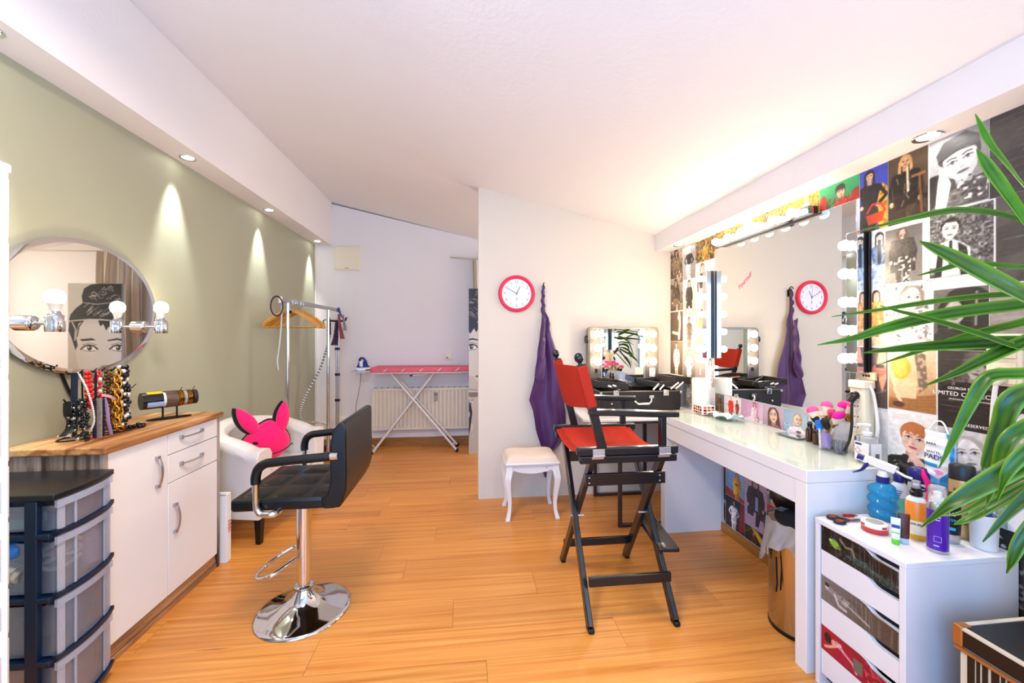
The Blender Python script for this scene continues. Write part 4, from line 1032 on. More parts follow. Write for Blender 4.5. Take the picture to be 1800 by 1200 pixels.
def apron(axis, at_, a0, a1):
    n = 24; bot = []
    for k in range(n + 1):
        t = k / n; q = abs(2 * t - 1)
        z = .345 - (.018 * (math.cos(PI * q * 1.0) + 1) / 2) + (.006 if .72 < q < .86 else 0) - (.012 if q >= .86 else 0)
        bot.append((a0 + (a1 - a0) * t, z))
    poly = bot + [(a1, .392), (a0, .392)]
    return MB().prism(poly, 'xz' if axis == 'x' else 'yz', at_, at_ + .016).build('apron', WPAINT, ws, smooth=30)
apron('x', sy0 + .012, sx0 + .03, sx1 - .03); apron('x', sy1 - .028, sx0 + .03, sx1 - .03); apron('y', sx0 + .012, sy0 + .03, sy1 - .03); apron('y', sx1 - .028, sy0 + .03, sy1 - .03)
for cx, cy, dx, dy in ((sx0 + .028, sy0 + .028, -1, -1), (sx1 - .028, sy0 + .028, 1, -1), (sx0 + .028, sy1 - .028, -1, 1), (sx1 - .028, sy1 - .028, 1, 1)):
    L = [(0, .39, .024), (.004, .345, .026), (.013, .30, .025), (.013, .26, .021), (.006, .20, .0175), (-.001, .13, .0145), (.001, .07, .013), (.009, .03, .015), (.014, .012, .017), (.014, .0, .016)]
    b = MB(); P = spline([(cx + dx * o, cy + dy * o, z) for o, z, r in L], 3); R_ = np.interp(np.linspace(0, len(L) - 1, len(P)), range(len(L)), [r for _, _, r in L])
    vs = []; fs = []
    for p, r in zip(P, R_):
        for sx_, sy_ in ((-1, -1), (1, -1), (1, 1), (-1, 1)): vs.append((p.x + sx_ * r * .95, p.y + sy_ * r * .95, p.z))
    for i in range(len(P) - 1):
        for k in range(4): fs.append((i * 4 + k, (i + 1) * 4 + k, (i + 1) * 4 + (k + 1) % 4, i * 4 + (k + 1) % 4))
    fs += [(0, 1, 2, 3), tuple((len(P) - 1) * 4 + k for k in range(4))[::-1]]
    b.add(vs, fs); b.build('leg', WPAINT, ws, smooth=40, bev=.004)
MB().sph((.56, sy0 + .011, .368), .0035, 8, 6).build('screw', mat('rust_screw', (.35, .28, .22), .5, .6), ws)

# ---- director chair
DCW = mat('blue_lit_black_lacquer', (.022, .045, .08), .30, vary=.25, scale=8, coat=.25, stretch=(3, 3, 1)); CANV = mat('red_canvas', (.68, .175, .11), .9, vary=.05, bump=.10, bscale=260, spec=.2)  # black lacquer whose colour includes the blue light it reflects
ZINC = mat('zinc_hinge', (.78, .80, .84), .3, .9)
dc = thing('director_chair', 'tall black folding director chair with red canvas seat and back', 'chair', (.73, 1.97, 0))
yn, yf = 1.745, 2.215; xb_, xf_ = .555, .915
# side rails with arms
def hingeplate(x, y, s):
    h = MB().box((x, y + s * .0195, .773), (.055, .002, .030)).build('hinge_leaf', ZINC, dc, bev=.0008)
    MB().cyl((x - .028, y + s * .021, .757), (x + .028, y + s * .021, .757), .0035, None, 8).build('hinge_pin', ZINC, h, smooth=60)
    MB().box((x - .004, y + s * .014, .738), (.055, .002, .034), (-s * .45, 0, 0)).build('hinge_leaf', ZINC, dc, bev=.0008)
for y, s in ((yn, -1), (yf, 1)):
    MB().bb(.488, .962, y - .018, y + .018, .757, .792).build('seat_rail', DCW, dc, bev=.006, bseg=3)
    MB().bar((.50, y + s * .002, .738), (.955, y + s * .002, .738), .030, .034).build('fold_rail', DCW, dc, bev=.005)
    MB().bar((.607, y, .785), (.508, y, 1.165), .030, .038, up=(1, 0, .25)).build('back_post', DCW, dc, bev=.003)
    MB().lathe([(.010, 0), (.011, .012), (.009, .018), (.0185, .028), (.021, .040), (.018, .054), (.009, .062), (.0005, .064)], (.5085, y, 1.155), 16, align((-.25, 0, 1))).build('knob', DCW, dc, smooth=60)
    m = MB(); arm = spline([(.545, y, .962), (.65, y, .960), (.76, y, .955), (.86, y, .950), (.965, y, .947)], 6)
    n = len(arm)
    m.sheet(lambda u, v: (arm[min(n - 1, int(u * (n - 1) + .5))] + Vector((0, (v - .5) * (.046 + .014 * math.sin(PI * u) ** 2), 0))), n - 1, 4, .026)
    m.build('armrest', DCW, dc, smooth=40, bev=.006)
    MB().bb(.878, .905, y - .016, y + .016, .785, .926).build('arm_post', DCW, dc, bev=.003)
    hingeplate(.585, y, s); hingeplate(.895, y, s)
# crossed legs
for x in (xb_, xf_):
    o = .014 if x > .7 else -.014
    MB().bar((x + o - (.006 if x < .7 else -.0), 1.700, .016), (x + o, yf - .02, .742), .024, .044, up=(0, 1, .6)).build('leg', DCW, dc, bev=.004)
    MB().bar((x - o - (.020 if x < .7 else -.025), 2.252, .016), (x - o, yn + .02, .742), .024, .044, up=(0, 1, -.6)).build('leg', DCW, dc, bev=.004)
    MB().cyl((x - .035, 1.975, .385), (x + .035, 1.975, .385), .006, None, 10).build('pivot_bolt', ZINC, dc, smooth=60)
for x, y in ((.5665 - .03, 1.700), (.93, 1.700), (.549, 2.252), (.928, 2.252)):
    MB().bb(x - .014, x + .014, y - .024, y + .024, 0, .022).build('foot_pad', BLACKP, dc, bev=.006)
def stretcher(y, z, h, x0=xb_, x1=xf_, sk=0):
    return MB().bar((x0 - .012, y, z), (x1 + .014, y, z), .018, h).build('stretcher', DCW, dc, bev=.003)
stretcher(1.795, .628, .055); stretcher(2.165, .628, .055)
stretcher(1.74, .19, .042); stretcher(2.21, .125, .042)
MB().bar((.955, 1.80, .275), (1.0, 2.16, .275), .10, .022).build('footrest', DCW, dc, bev=.006)
for yy in (1.84, 2.10): MB().bar((.92, yy, .27), (.975, yy, .262), .02, .03).build('footrest_bracket', DCW, dc, bev=.003)
for yy in (1.83, 2.12): MB().cyl((.935, yy, .292), (.935, yy - .02, .292), .008, None, 12).build('wing_bolt', ZINC, dc, smooth=50)
for x0, y0, z0 in ((.56, 1.785, .64), (.56, 1.785, .615), (.90, 1.785, .64), (.90, 1.785, .615)): MB().sph((x0, y0, z0), (.004, .002, .004), 8, 6).build('screw', ZINC, dc)
# canvas
def seatc(u, v):
    return (.498 + .43 * u, yn + .014 + (yf - yn - .028) * v, .782 - .040 * math.sin(PI * v) ** .8 + .006 * math.cos(u * 12) * math.sin(PI * v) - .008 * (1 if u < .06 or u > .94 else 0))
b = MB(); b.sheet(seatc, 26, 20, .003); sc = b.build('canvas_seat', CANV, dc, smooth=70)
for u_ in (.045, .075): MB().tube([Vector(seatc(u_, k / 14)) + Vector((0, 0, .0015)) for k in range(15)], .0012, 5).build('stitch_line', mat('red_thread', (.62, .13, .09), .8), sc)
def backc(u, v):
    z = .972 + .185 * v - .012 * math.sin(PI * u) * (1 - v) * 2; base = .607 - .26 * (z - .785)
    return (base - .050 * math.sin(PI * u) ** .9 - .012, yn - .004 + (yf - yn + .008) * u, z)
b = MB(); b.sheet(backc, 30, 12, .003); b.build('canvas_back', CANV, dc, smooth=70)
for y in (yn, yf):
    b = MB(); b.bar((.607 - .26 * (.97 - .785), y, .97), (.607 - .26 * (1.16 - .785), y, 1.16), .038, .046, up=(1, 0, .25)); b.build('canvas_sleeve', CANV, dc, bev=.008)

# ---- corner table
tb = thing('corner_table', 'white topped corner table with bronze steel frame beneath the make-up case', 'table', (1.22, 2.87, 0))
BRZ = mat('bronze_steel', (.30, .27, .25), .35, .7)
MB().prism([(.80, 3.17), (.80, 3.0), (.77, 2.60), (.80, 2.565), (1.685, 2.565), (1.685, 3.17)], 'xy', .722, .742).build('table_top', WHITE, tb, bev=.004)
for y in (2.61, 3.14):
    for xx in (1.02, 1.44): MB().bb(xx, xx + .024, y - .012, y + .012, .0, .722).build('leg', BRZ, tb, bev=.002)
    MB().bb(1.044, 1.44, y - .012, y + .012, .0, .022).build('bottom_rail', BRZ, tb, bev=.002)
    MB().bb(1.044, 1.44, y - .012, y + .012, .70, .722).build('top_rail', BRZ, tb, bev=.002)

# ---- lighted make-up case
CBLK = mat('case_black', (.105, .095, .09), .5, vary=.15, bump=.12, bscale=200); CGRY = mat('case_lid_grey', (.42, .38, .35), .35, .5); CALU = mat('case_edge', (.62, .57, .50), .3, .9)
mk = thing('makeup_case', 'open black make-up case with lighted mirror lid on the corner table', 'case', (1.27, 2.98, .742))
cx0, cx1, cy0, cy1 = .975, 1.592, 2.83, 3.115
b = MB(); b.bb(cx0, cx1, cy0, cy0 + .012, .744, .885).bb(cx0, cx1, cy1 - .012, cy1, .744, .885).bb(cx0, cx0 + .012, cy0 + .012, cy1 - .012, .744, .885).bb(cx1 - .012, cx1, cy0 + .012, cy1 - .012, .744, .885)
b.bb(cx0, cx1, cy0, cy1, .743, .752); b.build('case_body', CBLK, mk, bev=.003)
MB().bb(cx0 - .003, cx1 + .003, cy0 - .003, cy0 + .014, .883, .890).bb(cx1 - .012, cx1 + .003, cy0, cy1, .883, .890).bb(cx0 - .003, cx0 + .012, cy0, cy1, .883, .890).build('edge_trim', CALU, mk, bev=.001)['kind'] = 'stuff'
for xx in (cx0, cx1):
    for zz_ in (.752, .876): MB().sph((xx, cy0, zz_), .012, 12, 8).build('corner_guard', ALU, mk)
MB().bb(cx0 + .018, cx1 - .018, cy0 + .02, cy1 - .02, .80, .83).build('inner_lining', mat('case_lining', (.35, .31, .27), .8), mk, bev=.004)
hb = MB(); hb.tube([(1.215, 2.815, .842), (1.225, 2.80, .815), (1.245, 2.795, .800), (1.325, 2.795, .800), (1.345, 2.80, .815), (1.355, 2.815, .842)], .0085, 10); hnd = hb.build('carry_handle', CHROME, mk, smooth=80)
for xx in (1.212, 1.358): MB().rbox((xx, 2.822, .846), (.04, .014, .02), .004).build('handle_mount', CHROME, hnd, bev=.003)
for xx in (1.085, 1.47): MB().rbox((xx, 2.822, .876), (.045, .014, .044), .004).build('latch', CHROME, mk, bev=.003)
MB().sph((1.055, 2.826, .80), .008, 10, 8).build('lock', CHROME, mk)
# lid
lx0, lx1, ly, lz0, lz1 = .958, 1.548, 3.10, .885, 1.368
def rr2(x0, x1, z0, z1, r, n=5):
    p = [(x0, z0), (x1, z0)]
    for k in range(n + 1): a = PI / 2 * k / n; p.append((x1 - r + r * math.cos(a), z1 - r + r * math.sin(a)))
    for k in range(n + 1): a = PI / 2 + PI / 2 * k / n; p.append((x0 + r + r * math.cos(a), z1 - r + r * math.sin(a)))
    return p
MB().prism(rr2(lx0, lx1, lz0, lz1, .03), 'xz', ly - .01, ly + .055).build('lid_shell', CALU, mk, bev=.004)
lidp = MB().prism(rr2(lx0 + .012, lx1 - .012, lz0 + .01, lz1 - .012, .022), 'xz', ly - .016, ly - .009).build('lid_panel', CGRY, mk, smooth=30)
MB().bb(1.072, 1.418, ly - .019, ly - .0155, .925, 1.352).build('mirror_glass', MIRROR, mk, smooth=0)
for xx in (1.064, 1.422): MB().bb(xx - .007, xx + .007, ly - .022, ly - .015, .92, 1.355).build('mirror_trim', ALU, mk, bev=.002)
CB = bulb_mat('case_bulb_glow', BULB_STRENGTH * .8, (1.0, .84, .62))
for xx in (1.024, 1.487):
    for z in (1.312, 1.200, 1.092):
        c = (xx, ly - .016, z); ring = MB().lathe([(.031, 0), (.034, .002), (.034, .004), (.029, .006)], c, 24, RY).build('bulb_collar', CALU, lidp, smooth=50)
        MB().lathe([(.020, .003), (.027, .010), (.029, .021), (.026, .033), (.016, .043), (.0003, .046)], c, 20, RY).build('bulb', CB, lidp, smooth=80)
MB().rbox((1.49, ly - .018, 1.003), (.048, .006, .066), .004).build('outlet_plate', WHITEP, lidp, bev=.002)
for dx, dz in ((-.012, .02), (.012, .02), (-.012, -.02), (.012, -.02), (0, .004)): MB().bb(1.49 + dx - .003, 1.49 + dx + .003, ly - .0225, ly - .0208, 1.003 + dz - .005, 1.003 + dz + .005).build('outlet_slot', BLACKP, lidp, smooth=0)
MB().rbox((1.024, ly - .019, 1.022), (.022, .008, .03), .004).build('switch', BLACKP, lidp, bev=.002)
MB().cyl((.945, ly + .02, 1.27), (.958, ly + .02, 1.27), .03, None, 18).build('side_knob', BLACKP, lidp, smooth=50)
# cantilever trays
def tray(c, size, rot, name='tray'):
    R = rotm(rot); c = Vector(c); x, y, z = size; m = MB(); t = .006
    def pb(p, s): m.box(c + R @ Vector(p), s, R)
    pb((0, 0, -z / 2 + t / 2), (x, y, t))
    for s in (-1, 1): pb((s * (x - t) / 2, 0, 0), (t, y, z)); pb((0, s * (y - t) / 2, 0), (x - 2 * t, t, z))
    return m.build(name, CBLK, mk, bev=.0015), c, R
def linkbar(p, q): MB().bar(p, q, .004, .012, up=(0, 0, 1)).build('tray_link', WHITEP, mk, bev=.001)
t1, c1, R1 = tray((1.06, 2.93, .935), (.24, .24, .045), (0, .10, 0))
t2, c2, R2 = tray((1.46, 2.945, .940), (.20, .26, .042), (0, -.03, .12))
t3, c3, R3 = tray((1.60, 2.98, .962), (.14, .26, .050), (0, .05, .16))
linkbar((1.02, 2.808, .935), (1.12, 2.822, .905)); linkbar((1.055, 2.808, .938), (1.155, 2.822, .908))
linkbar((1.36, 2.80, .90), (1.41, 2.81, .945)); linkbar((1.41, 2.80, .90), (1.45, 2.81, .935)); linkbar((1.50, 2.808, .905), (1.575, 2.83, .95)); linkbar((1.54, 2.808, .905), (1.615, 2.835, .95))
CL = ['#d8c8c0', '#b03a48', '#e8d8d0', '#7a3030', '#c89888', '#efe6e0', '#9a6a58', '#d05060']
CG = 'cosmetics lying in the case trays'
for k in range(16):
    cc_, R_ = ((c2, R2), (c1, R1), (c3, R3))[k % 3]; i = k // 3
    p = cc_ + R_ @ Vector((-.05 + .05 * (i % 3), -.07 + .07 * (i // 3) + .01 * (k % 2), -.008))
    if cc_ is c3: p = cc_ + R_ @ Vector((-.03 + .03 * (i % 3), -.07 + .07 * (i // 3), -.008))
    m = MB()
    if k % 2: m.rbox(p, (.026, .045, .016), .004, rot=R_ @ Matrix.Rotation(k, 3, 'Z'))
    else: m.cyl(p + R_ @ Vector((-.02, 0, 0)), p + R_ @ Vector((.022, .01, 0)), .008, None, 10)
    tr_n = ('right inner', 'left', 'right outer')[k % 3]; cn_ = ('beige', 'crimson', 'cream', 'maroon', 'tan', 'ivory', 'brown', 'coral')[k % 8]
    tag(m.build('cosmetic', mat('cosmetic_' + cn_, CL[k % 8], .35), bev=.002 if k % 2 else 0), 'small %s %s %s of the %s case tray' % (cn_, 'compact' if k % 2 else 'lipstick tube', 'in the far half' if i > 2 else 'in the near half', tr_n), 'cosmetic', CG)
tag(MB().tube(spline([(1.0, 3.0, .975), (1.08, 2.90, .972), (1.16, 2.86, .952), (1.21, 2.84, .922)], 6), .0045, 8).build('black_cable', BLACKP, smooth=80), 'thin black cable lying over the left case tray', 'cable')
# ================================================================== PRINTED POSTERS (drawn into a colour attribute of each sheet)
def hexc(c):
    if isinstance(c, str): c = c.lstrip('#'); return np.array([int(c[i:i + 2], 16) / 255 for i in (0, 2, 4)])
    return np.array(c, float)
class Art:
    """a small raster in which flat printed pictures are drawn; unit = sheet height, origin bottom left"""
    def __init__(s, w, h, bg, seed=1, res=.0027):
        s.asp = w / h; s.ny = max(14, int(h / res)); s.nx = max(10, int(w / res))
        s.rng = np.random.RandomState(seed)
        X, Y = np.meshgrid(np.linspace(0, s.asp, s.nx), np.linspace(0, 1, s.ny)); s.X, s.Y = X, Y
        s.px = 1.0 / s.ny
        s.a = np.zeros((s.ny, s.nx, 3)); s.a[:] = hexc(bg)
    def mixin(s, k, col): s.a = s.a * (1 - k[..., None]) + hexc(col) * k[..., None]; return s
    def soft(s, d): return np.clip(.5 - d / (1.3 * s.px), 0, 1)
    def grad(s, c0, c1, ax='y', a=0., b=1.):
        t = s.Y if ax == 'y' else s.X / s.asp
        t = np.clip((t - a) / (b - a), 0, 1); return s.mixin(t * 1.0, c1) if c0 is None else s.mixin(np.ones_like(t), c0).mixin(t, c1)
    def ell(s, x, y, rx, ry, col, rot=0., k=1.):
        c, n = math.cos(rot), math.sin(rot); dx, dy = s.X - x, s.Y - y
        u, v = (dx * c + dy * n) / rx, (-dx * n + dy * c) / ry
        d = (np.sqrt(u * u + v * v) - 1) * min(rx, ry); return s.mixin(s.soft(d) * k, col)
    def poly(s, pts, col, k=1.):
        P = np.array(pts, float); d = np.full(s.X.shape, 1e9); ins = np.zeros(s.X.shape, bool); n = len(P)
        for i in range(n):
            ax_, ay = P[i]; bx, by = P[(i + 1) % n]
            ex, ey = bx - ax_, by - ay; L = ex * ex + ey * ey + 1e-12
            t = np.clip(((s.X - ax_) * ex + (s.Y - ay) * ey) / L, 0, 1)
            d = np.minimum(d, np.hypot(s.X - ax_ - t * ex, s.Y - ay - t * ey))
            c = ((ay > s.Y) != (by > s.Y)) & (s.X < (bx - ax_) * (s.Y - ay) / (by - ay + 1e-12) + ax_); ins ^= c
        return s.mixin(s.soft(np.where(ins, -d, d)) * k, col)
    def line(s, pts, w, col, k=1.):
        d = np.full(s.X.shape, 1e9)
        for (ax_, ay), (bx, by) in zip(pts, pts[1:]):
            ex, ey = bx - ax_, by - ay; L = ex * ex + ey * ey + 1e-12
            t = np.clip(((s.X - ax_) * ex + (s.Y - ay) * ey) / L, 0, 1); d = np.minimum(d, np.hypot(s.X - ax_ - t * ex, s.Y - ay - t * ey))
        return s.mixin(s.soft(d - w / 2) * k, col)
    def rect(s, x0, y0, x1, y1, col, k=1.): return s.poly([(x0, y0), (x1, y0), (x1, y1), (x0, y1)], col, k)
    def nz(s, n):
        g = s.rng.rand(n + 2, max(2, int(n * s.asp)) + 2); m = g.shape[1] - 2
        fy, fx = s.Y * n, s.X / s.asp * m; iy, ix = np.minimum(fy.astype(int), n), np.minimum(fx.astype(int), m); ty, tx = fy - iy, fx - ix
        ty, tx = ty * ty * (3 - 2 * ty), tx * tx * (3 - 2 * tx)
        return (g[iy, ix] * (1 - tx) + g[iy, ix + 1] * tx) * (1 - ty) + (g[iy + 1, ix] * (1 - tx) + g[iy + 1, ix + 1] * tx) * ty
    def grain(s, amp=.06, n=26): s.a = np.clip(s.a * (1 + amp * 2 * (s.nz(n) - .5)[..., None] + amp * (s.rng.rand(s.ny, s.nx) - .5)[..., None]), 0, 1); return s
    def mottle(s, col, n, th=.55, mask=None, k=.8):
        m = np.clip((s.nz(n) - th) * 8, 0, 1) * k
        if mask is not None: m = m * mask
        return s.mixin(m, col)
    def inell(s, x, y, rx, ry): return (((s.X - x) / rx) ** 2 + ((s.Y - y) / ry) ** 2 < 1).astype(float)
    def creases(s, n=14, col='#d8d4d0', k=.5):
        for _ in range(n):
            y = s.rng.rand(); x = s.rng.rand() * s.asp * .7; L = s.asp * (.15 + .4 * s.rng.rand())
            s.line([(x, y), (x + L * .5, y + .006), (x + L, y + .012 * s.rng.randn())], .0035, col, k * s.rng.rand())
        return s
    def border(s, w, col='#f2f0ee', sides='lrtb'):
        if 'l' in sides: s.rect(-1, -1, w, 2, col)
        if 'r' in sides: s.rect(s.asp - w, -1, 9, 2, col)
        if 't' in sides: s.rect(-1, 1 - w, 9, 2, col)
        if 'b' in sides: s.rect(-1, -1, 9, w, col)
        return s
    # ---- people
    def portrait(s, x, y, r, skin='#e2b9a0', hair='#3a2618', lip='#a8443c', eye='#20303a', tilt=0., style='long', cloth='#222222', sh=None, turn=0., hat=None):
        """head of half-height r centred at (x, y)"""
        c, n = math.cos(tilt), math.sin(tilt)
        def T(u, v): return (x + r * (u * c - v * n), y + r * (u * n + v * c))
        def E(u, v, a, b, col, ro=0., k=1.): p = T(u, v); return s.ell(p[0], p[1], r * a, r * b, col, tilt + ro, k)
        sk = hexc(skin); dark = sk * (.72 if sh is None else sh); lite = np.clip(sk * 1.10, 0, 1); hr = hexc(hair)
        if style == 'long':
            s.poly([T(-1.0, .5), T(-.6, 1.12), T(.5, 1.15), T(1.0, .5), T(1.15, -.9), T(1.25, -2.0), T(-1.2, -2.0), T(-1.12, -.9)], hr)
        elif style == 'bob': s.poly([T(-.98, .4), T(-.6, 1.12), T(.55, 1.14), T(1.0, .4), T(1.02, -.75), T(.5, -.95), T(-.6, -.95), T(-1.0, -.7)], hr)
        elif style == 'bun': E(.1, 1.25, .62, .52, hr); E(0, .5, .98, .8, hr)
        else: E(0, .38, .92, .86, hr)
        s.poly([T(-.36, -.5), T(.36, -.5), T(.42, -1.5), T(-.42, -1.5)], dark)
        s.poly([T(-.4, -1.25), T(.4, -1.25), T(1.3, -1.55), T(1.9, -2.1), T(2.0, -4), T(-2.0, -4), T(-1.9, -2.1), T(-1.3, -1.55)], cloth)
        s.poly([T(-.74, .45), T(-.4, .95), T(.4, .95), T(.74, .45), T(.74, -.1), T(.58, -.58), T(.22, -.95), T(-.22, -.95), T(-.58, -.58), T(-.74, -.1)], sk)
        E(-.52 + turn * .3, -.2, .22, .5, dark, .1, .35); E(.3 - turn, .4, .3, .3, lite, 0, .5)
        E(turn - .02, -.12, .06, .30, dark, 0, .35); E(turn * .9 + .03, -.28, .13, .06, dark, 0, .7)
        for q in (-1, 1):
            ex = q * .34 + turn
            s.line([T(ex - .20, .30 + .03 * (q < 0)), T(ex, .37), T(ex + .20, .30 + .03 * (q > 0))], r * .075, hr * .7, .85)
            E(ex, .12, .19, .085, '#f2ece8'); E(ex + turn * .1, .12, .08, .09, eye); s.line([T(ex - .21, .10), T(ex, .21), T(ex + .22, .12)], r * .05, '#181414', .9)
            E(ex, .02, .17, .03, dark, 0, .6)
        E(turn * .8, -.54, .25, .085, lip); s.line([T(turn * .8 - .24, -.535), T(turn * .8 + .24, -.535)], r * .03, hexc(lip) * .5, .8)
        if style in ('long', 'bob'):
            s.poly([T(-.95, -.2), T(-.95, .6), T(-.5, 1.12), T(.1, 1.14), T(-.35, .72), T(-.62, .35), T(-.78, -.3)], hr)
            s.poly([T(.95, -.2), T(.95, .6), T(.5, 1.12), T(.05, 1.14), T(.45, .75), T(.66, .35), T(.78, -.3)], hr)
            for k in range(5): s.line([T(-.9 + .06 * k, -.9 - .1 * k), T(-.85 + .05 * k, .3), T(-.3 + .1 * k, 1.02)], r * .03, np.clip(hr * 1.7 + .05, 0, 1), .45)
        elif style == 'fringe': s.poly([T(-.85, .1), T(-.8, .8), T(0, 1.2), T(.8, .8), T(.85, .05), T(.6, .42), T(.4, .25), T(.2, .5), T(0, .3), T(-.25, .52), T(-.45, .3), T(-.6, .5)], hr)
        elif style == 'bun': s.poly([T(-.86, .0), T(-.8, .75), T(0, 1.12), T(.8, .75), T(.86, 0), T(.62, .55), T(.1, .72), T(-.3, .66), T(-.62, .45)], hr)
        else: s.poly([T(-.78, .3), T(-.7, .85), T(0, 1.18), T(.7, .85), T(.78, .3), T(.5, .78), T(-.5, .78)], hr)
        fx_ = ((s.X - x) * c + (s.Y - y) * n) / r; fy_ = (-(s.X - x) * n + (s.Y - y) * c) / r
        fm = np.clip(1.2 - np.hypot(fx_ / .8, fy_ / 1.05), 0, 1) ** .5
        s.a = np.clip(s.a * (1 + (-.16 * np.clip(fx_, -1, 1) + .10 * (s.nz(9) - .5)) * fm)[..., None], 0, 1)
        low = (fy_ < -1.3).astype(float); s.a = np.clip(s.a * (1 + low * (.5 * (s.nz(14) - .5) + .4 * (s.nz(30) - .5)))[..., None], 0, 1)
        if hat: s.poly([T(-.92, .38), T(-.95, .9), T(-.5, 1.42), T(.5, 1.45), T(.98, .95), T(.92, .42), T(.4, .62), T(-.4, .60)], hat); s.line([T(-.9, .46), T(0, .66), T(.9, .48)], r * .08, hexc(hat) * .6, .8)
        return s
    def figure(s, x, top, H, skin='#dcb49c', hair='#2c2018', upper='#222', lower='#222', legs=None, shoe='#151515', pose='stand', wide=1.0, coat=None, shine=None):
        """standing or sitting fashion figure; top = crown height, H = body height in sheet units"""
        h = H / 7.6; sk = hexc(skin); before = s.a.copy()
        def p(u, v): return (x + u * h * wide, top - v * h)
        legs = skin if legs is None else legs; c = hexc(upper)
        if pose in ('stand', 'hips'):
            s.poly([p(-.62, 3.6), p(.62, 3.6), p(.55, 5.4), p(.42, 7.2), p(.12, 7.2), p(.05, 4.4), p(-.05, 4.4), p(-.16, 7.2), p(-.46, 7.2), p(-.58, 5.4)], legs)
            s.poly([p(-.52, 7.1), p(-.08, 7.1), p(-.1, 7.6), p(-.62, 7.6)], shoe); s.poly([p(.08, 7.1), p(.5, 7.1), p(.62, 7.6), p(.1, 7.6)], shoe)
            s.poly([p(-.6, 2.7), p(.6, 2.7), p(.78, 4.2), p(.8, 4.9), p(-.8, 4.9), p(-.78, 4.2)], lower)
            s.poly([p(-.95, 1.55), p(-.2, 1.25), p(.2, 1.25), p(.95, 1.55), p(.72, 2.9), p(.66, 3.4), p(-.66, 3.4), p(-.72, 2.9)], upper)
        else:
            s.poly([p(-.95, 1.55), p(-.2, 1.25), p(.2, 1.25), p(.95, 1.55), p(.8, 3.2), p(.7, 4.0), p(-.8, 4.0)], upper)
            s.poly([p(-.8, 3.5), p(.5, 3.4), p(1.7, 4.1), p(1.75, 4.7), p(.9, 4.7), p(-.7, 4.7)], lower)
            s.poly([p(1.1, 4.3), p(1.75, 4.3), p(1.45, 6.6), p(1.05, 6.6)], legs); s.poly([p(.1, 4.5), p(.75, 4.5), p(.4, 6.6), p(.0, 6.6)], legs)
            s.poly([p(1.0, 6.5), p(1.5, 6.5), p(1.75, 6.9), p(1.0, 6.9)], shoe)
        if coat: s.poly([p(-.95, 1.5), p(-.25, 1.25), p(-.1, 2.5), p(-.25, 5.4), p(-1.05, 5.4), p(-1.0, 3.2)], coat); s.poly([p(.95, 1.5), p(.25, 1.25), p(.1, 2.5), p(.25, 5.4), p(1.05, 5.4), p(1.0, 3.2)], coat)
        ar = coat or upper
        if pose == 'hips':
            s.line([p(-.85, 1.75), p(-1.45, 2.75), p(-.75, 3.45)], h * .34, ar); s.line([p(.85, 1.75), p(1.45, 2.75), p(.75, 3.45)], h * .34, ar)
            s.ell(*p(-.7, 3.45), h * .2, h * .2, sk); s.ell(*p(.7, 3.45), h * .2, h * .2, sk)
        else:
            s.line([p(-.85, 1.75), p(-1.08, 2.9), p(-.98, 3.9)], h * .32, ar); s.line([p(.85, 1.75), p(1.08, 2.9), p(.98, 3.9)], h * .32, ar)
            s.ell(*p(-.97, 4.1), h * .17, h * .24, sk); s.ell(*p(.97, 4.1), h * .17, h * .24, sk)
        if shine:
            for k in range(9): u, v = s.rng.uniform(-.6, .6), s.rng.uniform(1.6, 4.2); s.line([p(u, v), p(u + s.rng.uniform(-.25, .25), v + .5)], h * .06, shine, .7)
        s.line([p(-.1, 2.0), p(-.15, 3.3)], h * .06, np.clip(c * .5, 0, 1), .6); s.line([p(.35, 1.9), p(.42, 3.2)], h * .07, np.clip(c * 1.5 + .06, 0, 1), .5)
        s.poly([p(-.16, .8), p(.16, .8), p(.18, 1.4), p(-.18, 1.4)], sk * .85)
        s.ell(*p(0, .42), h * .48, h * .52, hair); s.poly([p(-.46, .4), p(.46, .4), p(.5, 1.4), p(.3, 1.5), p(.3, .7), p(-.3, .7), p(-.3, 1.5), p(-.5, 1.4)], hair)
        s.ell(*p(0, .55), h * .33, h * .44, sk)
        for q in (-1, 1): s.ell(*p(q * .14, .5), h * .07, h * .045, '#2a2020')
        s.line([p(-.1, .78), p(.1, .78)], h * .07, '#8a3a34'); s.poly([p(-.36, .4), p(-.2, .06), p(.22, .06), p(.38, .4), p(.1, .22)], hair)
        # photographic folds and half tones inside the figure
        mk_ = (np.abs(s.a - before).sum(2) > .06).astype(float)
        body = mk_ * (s.Y < top - 1.3 * h)
        side = np.clip((s.X - x) / (1.2 * h * wide), -1, 1)
        tone = 1 + (.34 * (s.nz(16) - .5) + .42 * (s.nz(34) - .5) - .30 * side * (s.rng.rand() > .3)) * body + .16 * (s.nz(30) - .5) * (mk_ - body)
        s.a = np.clip(s.a * tone[..., None] + (.10 * np.clip(s.nz(24) - .62, 0, 1) * body)[..., None], 0, 1)
        return s

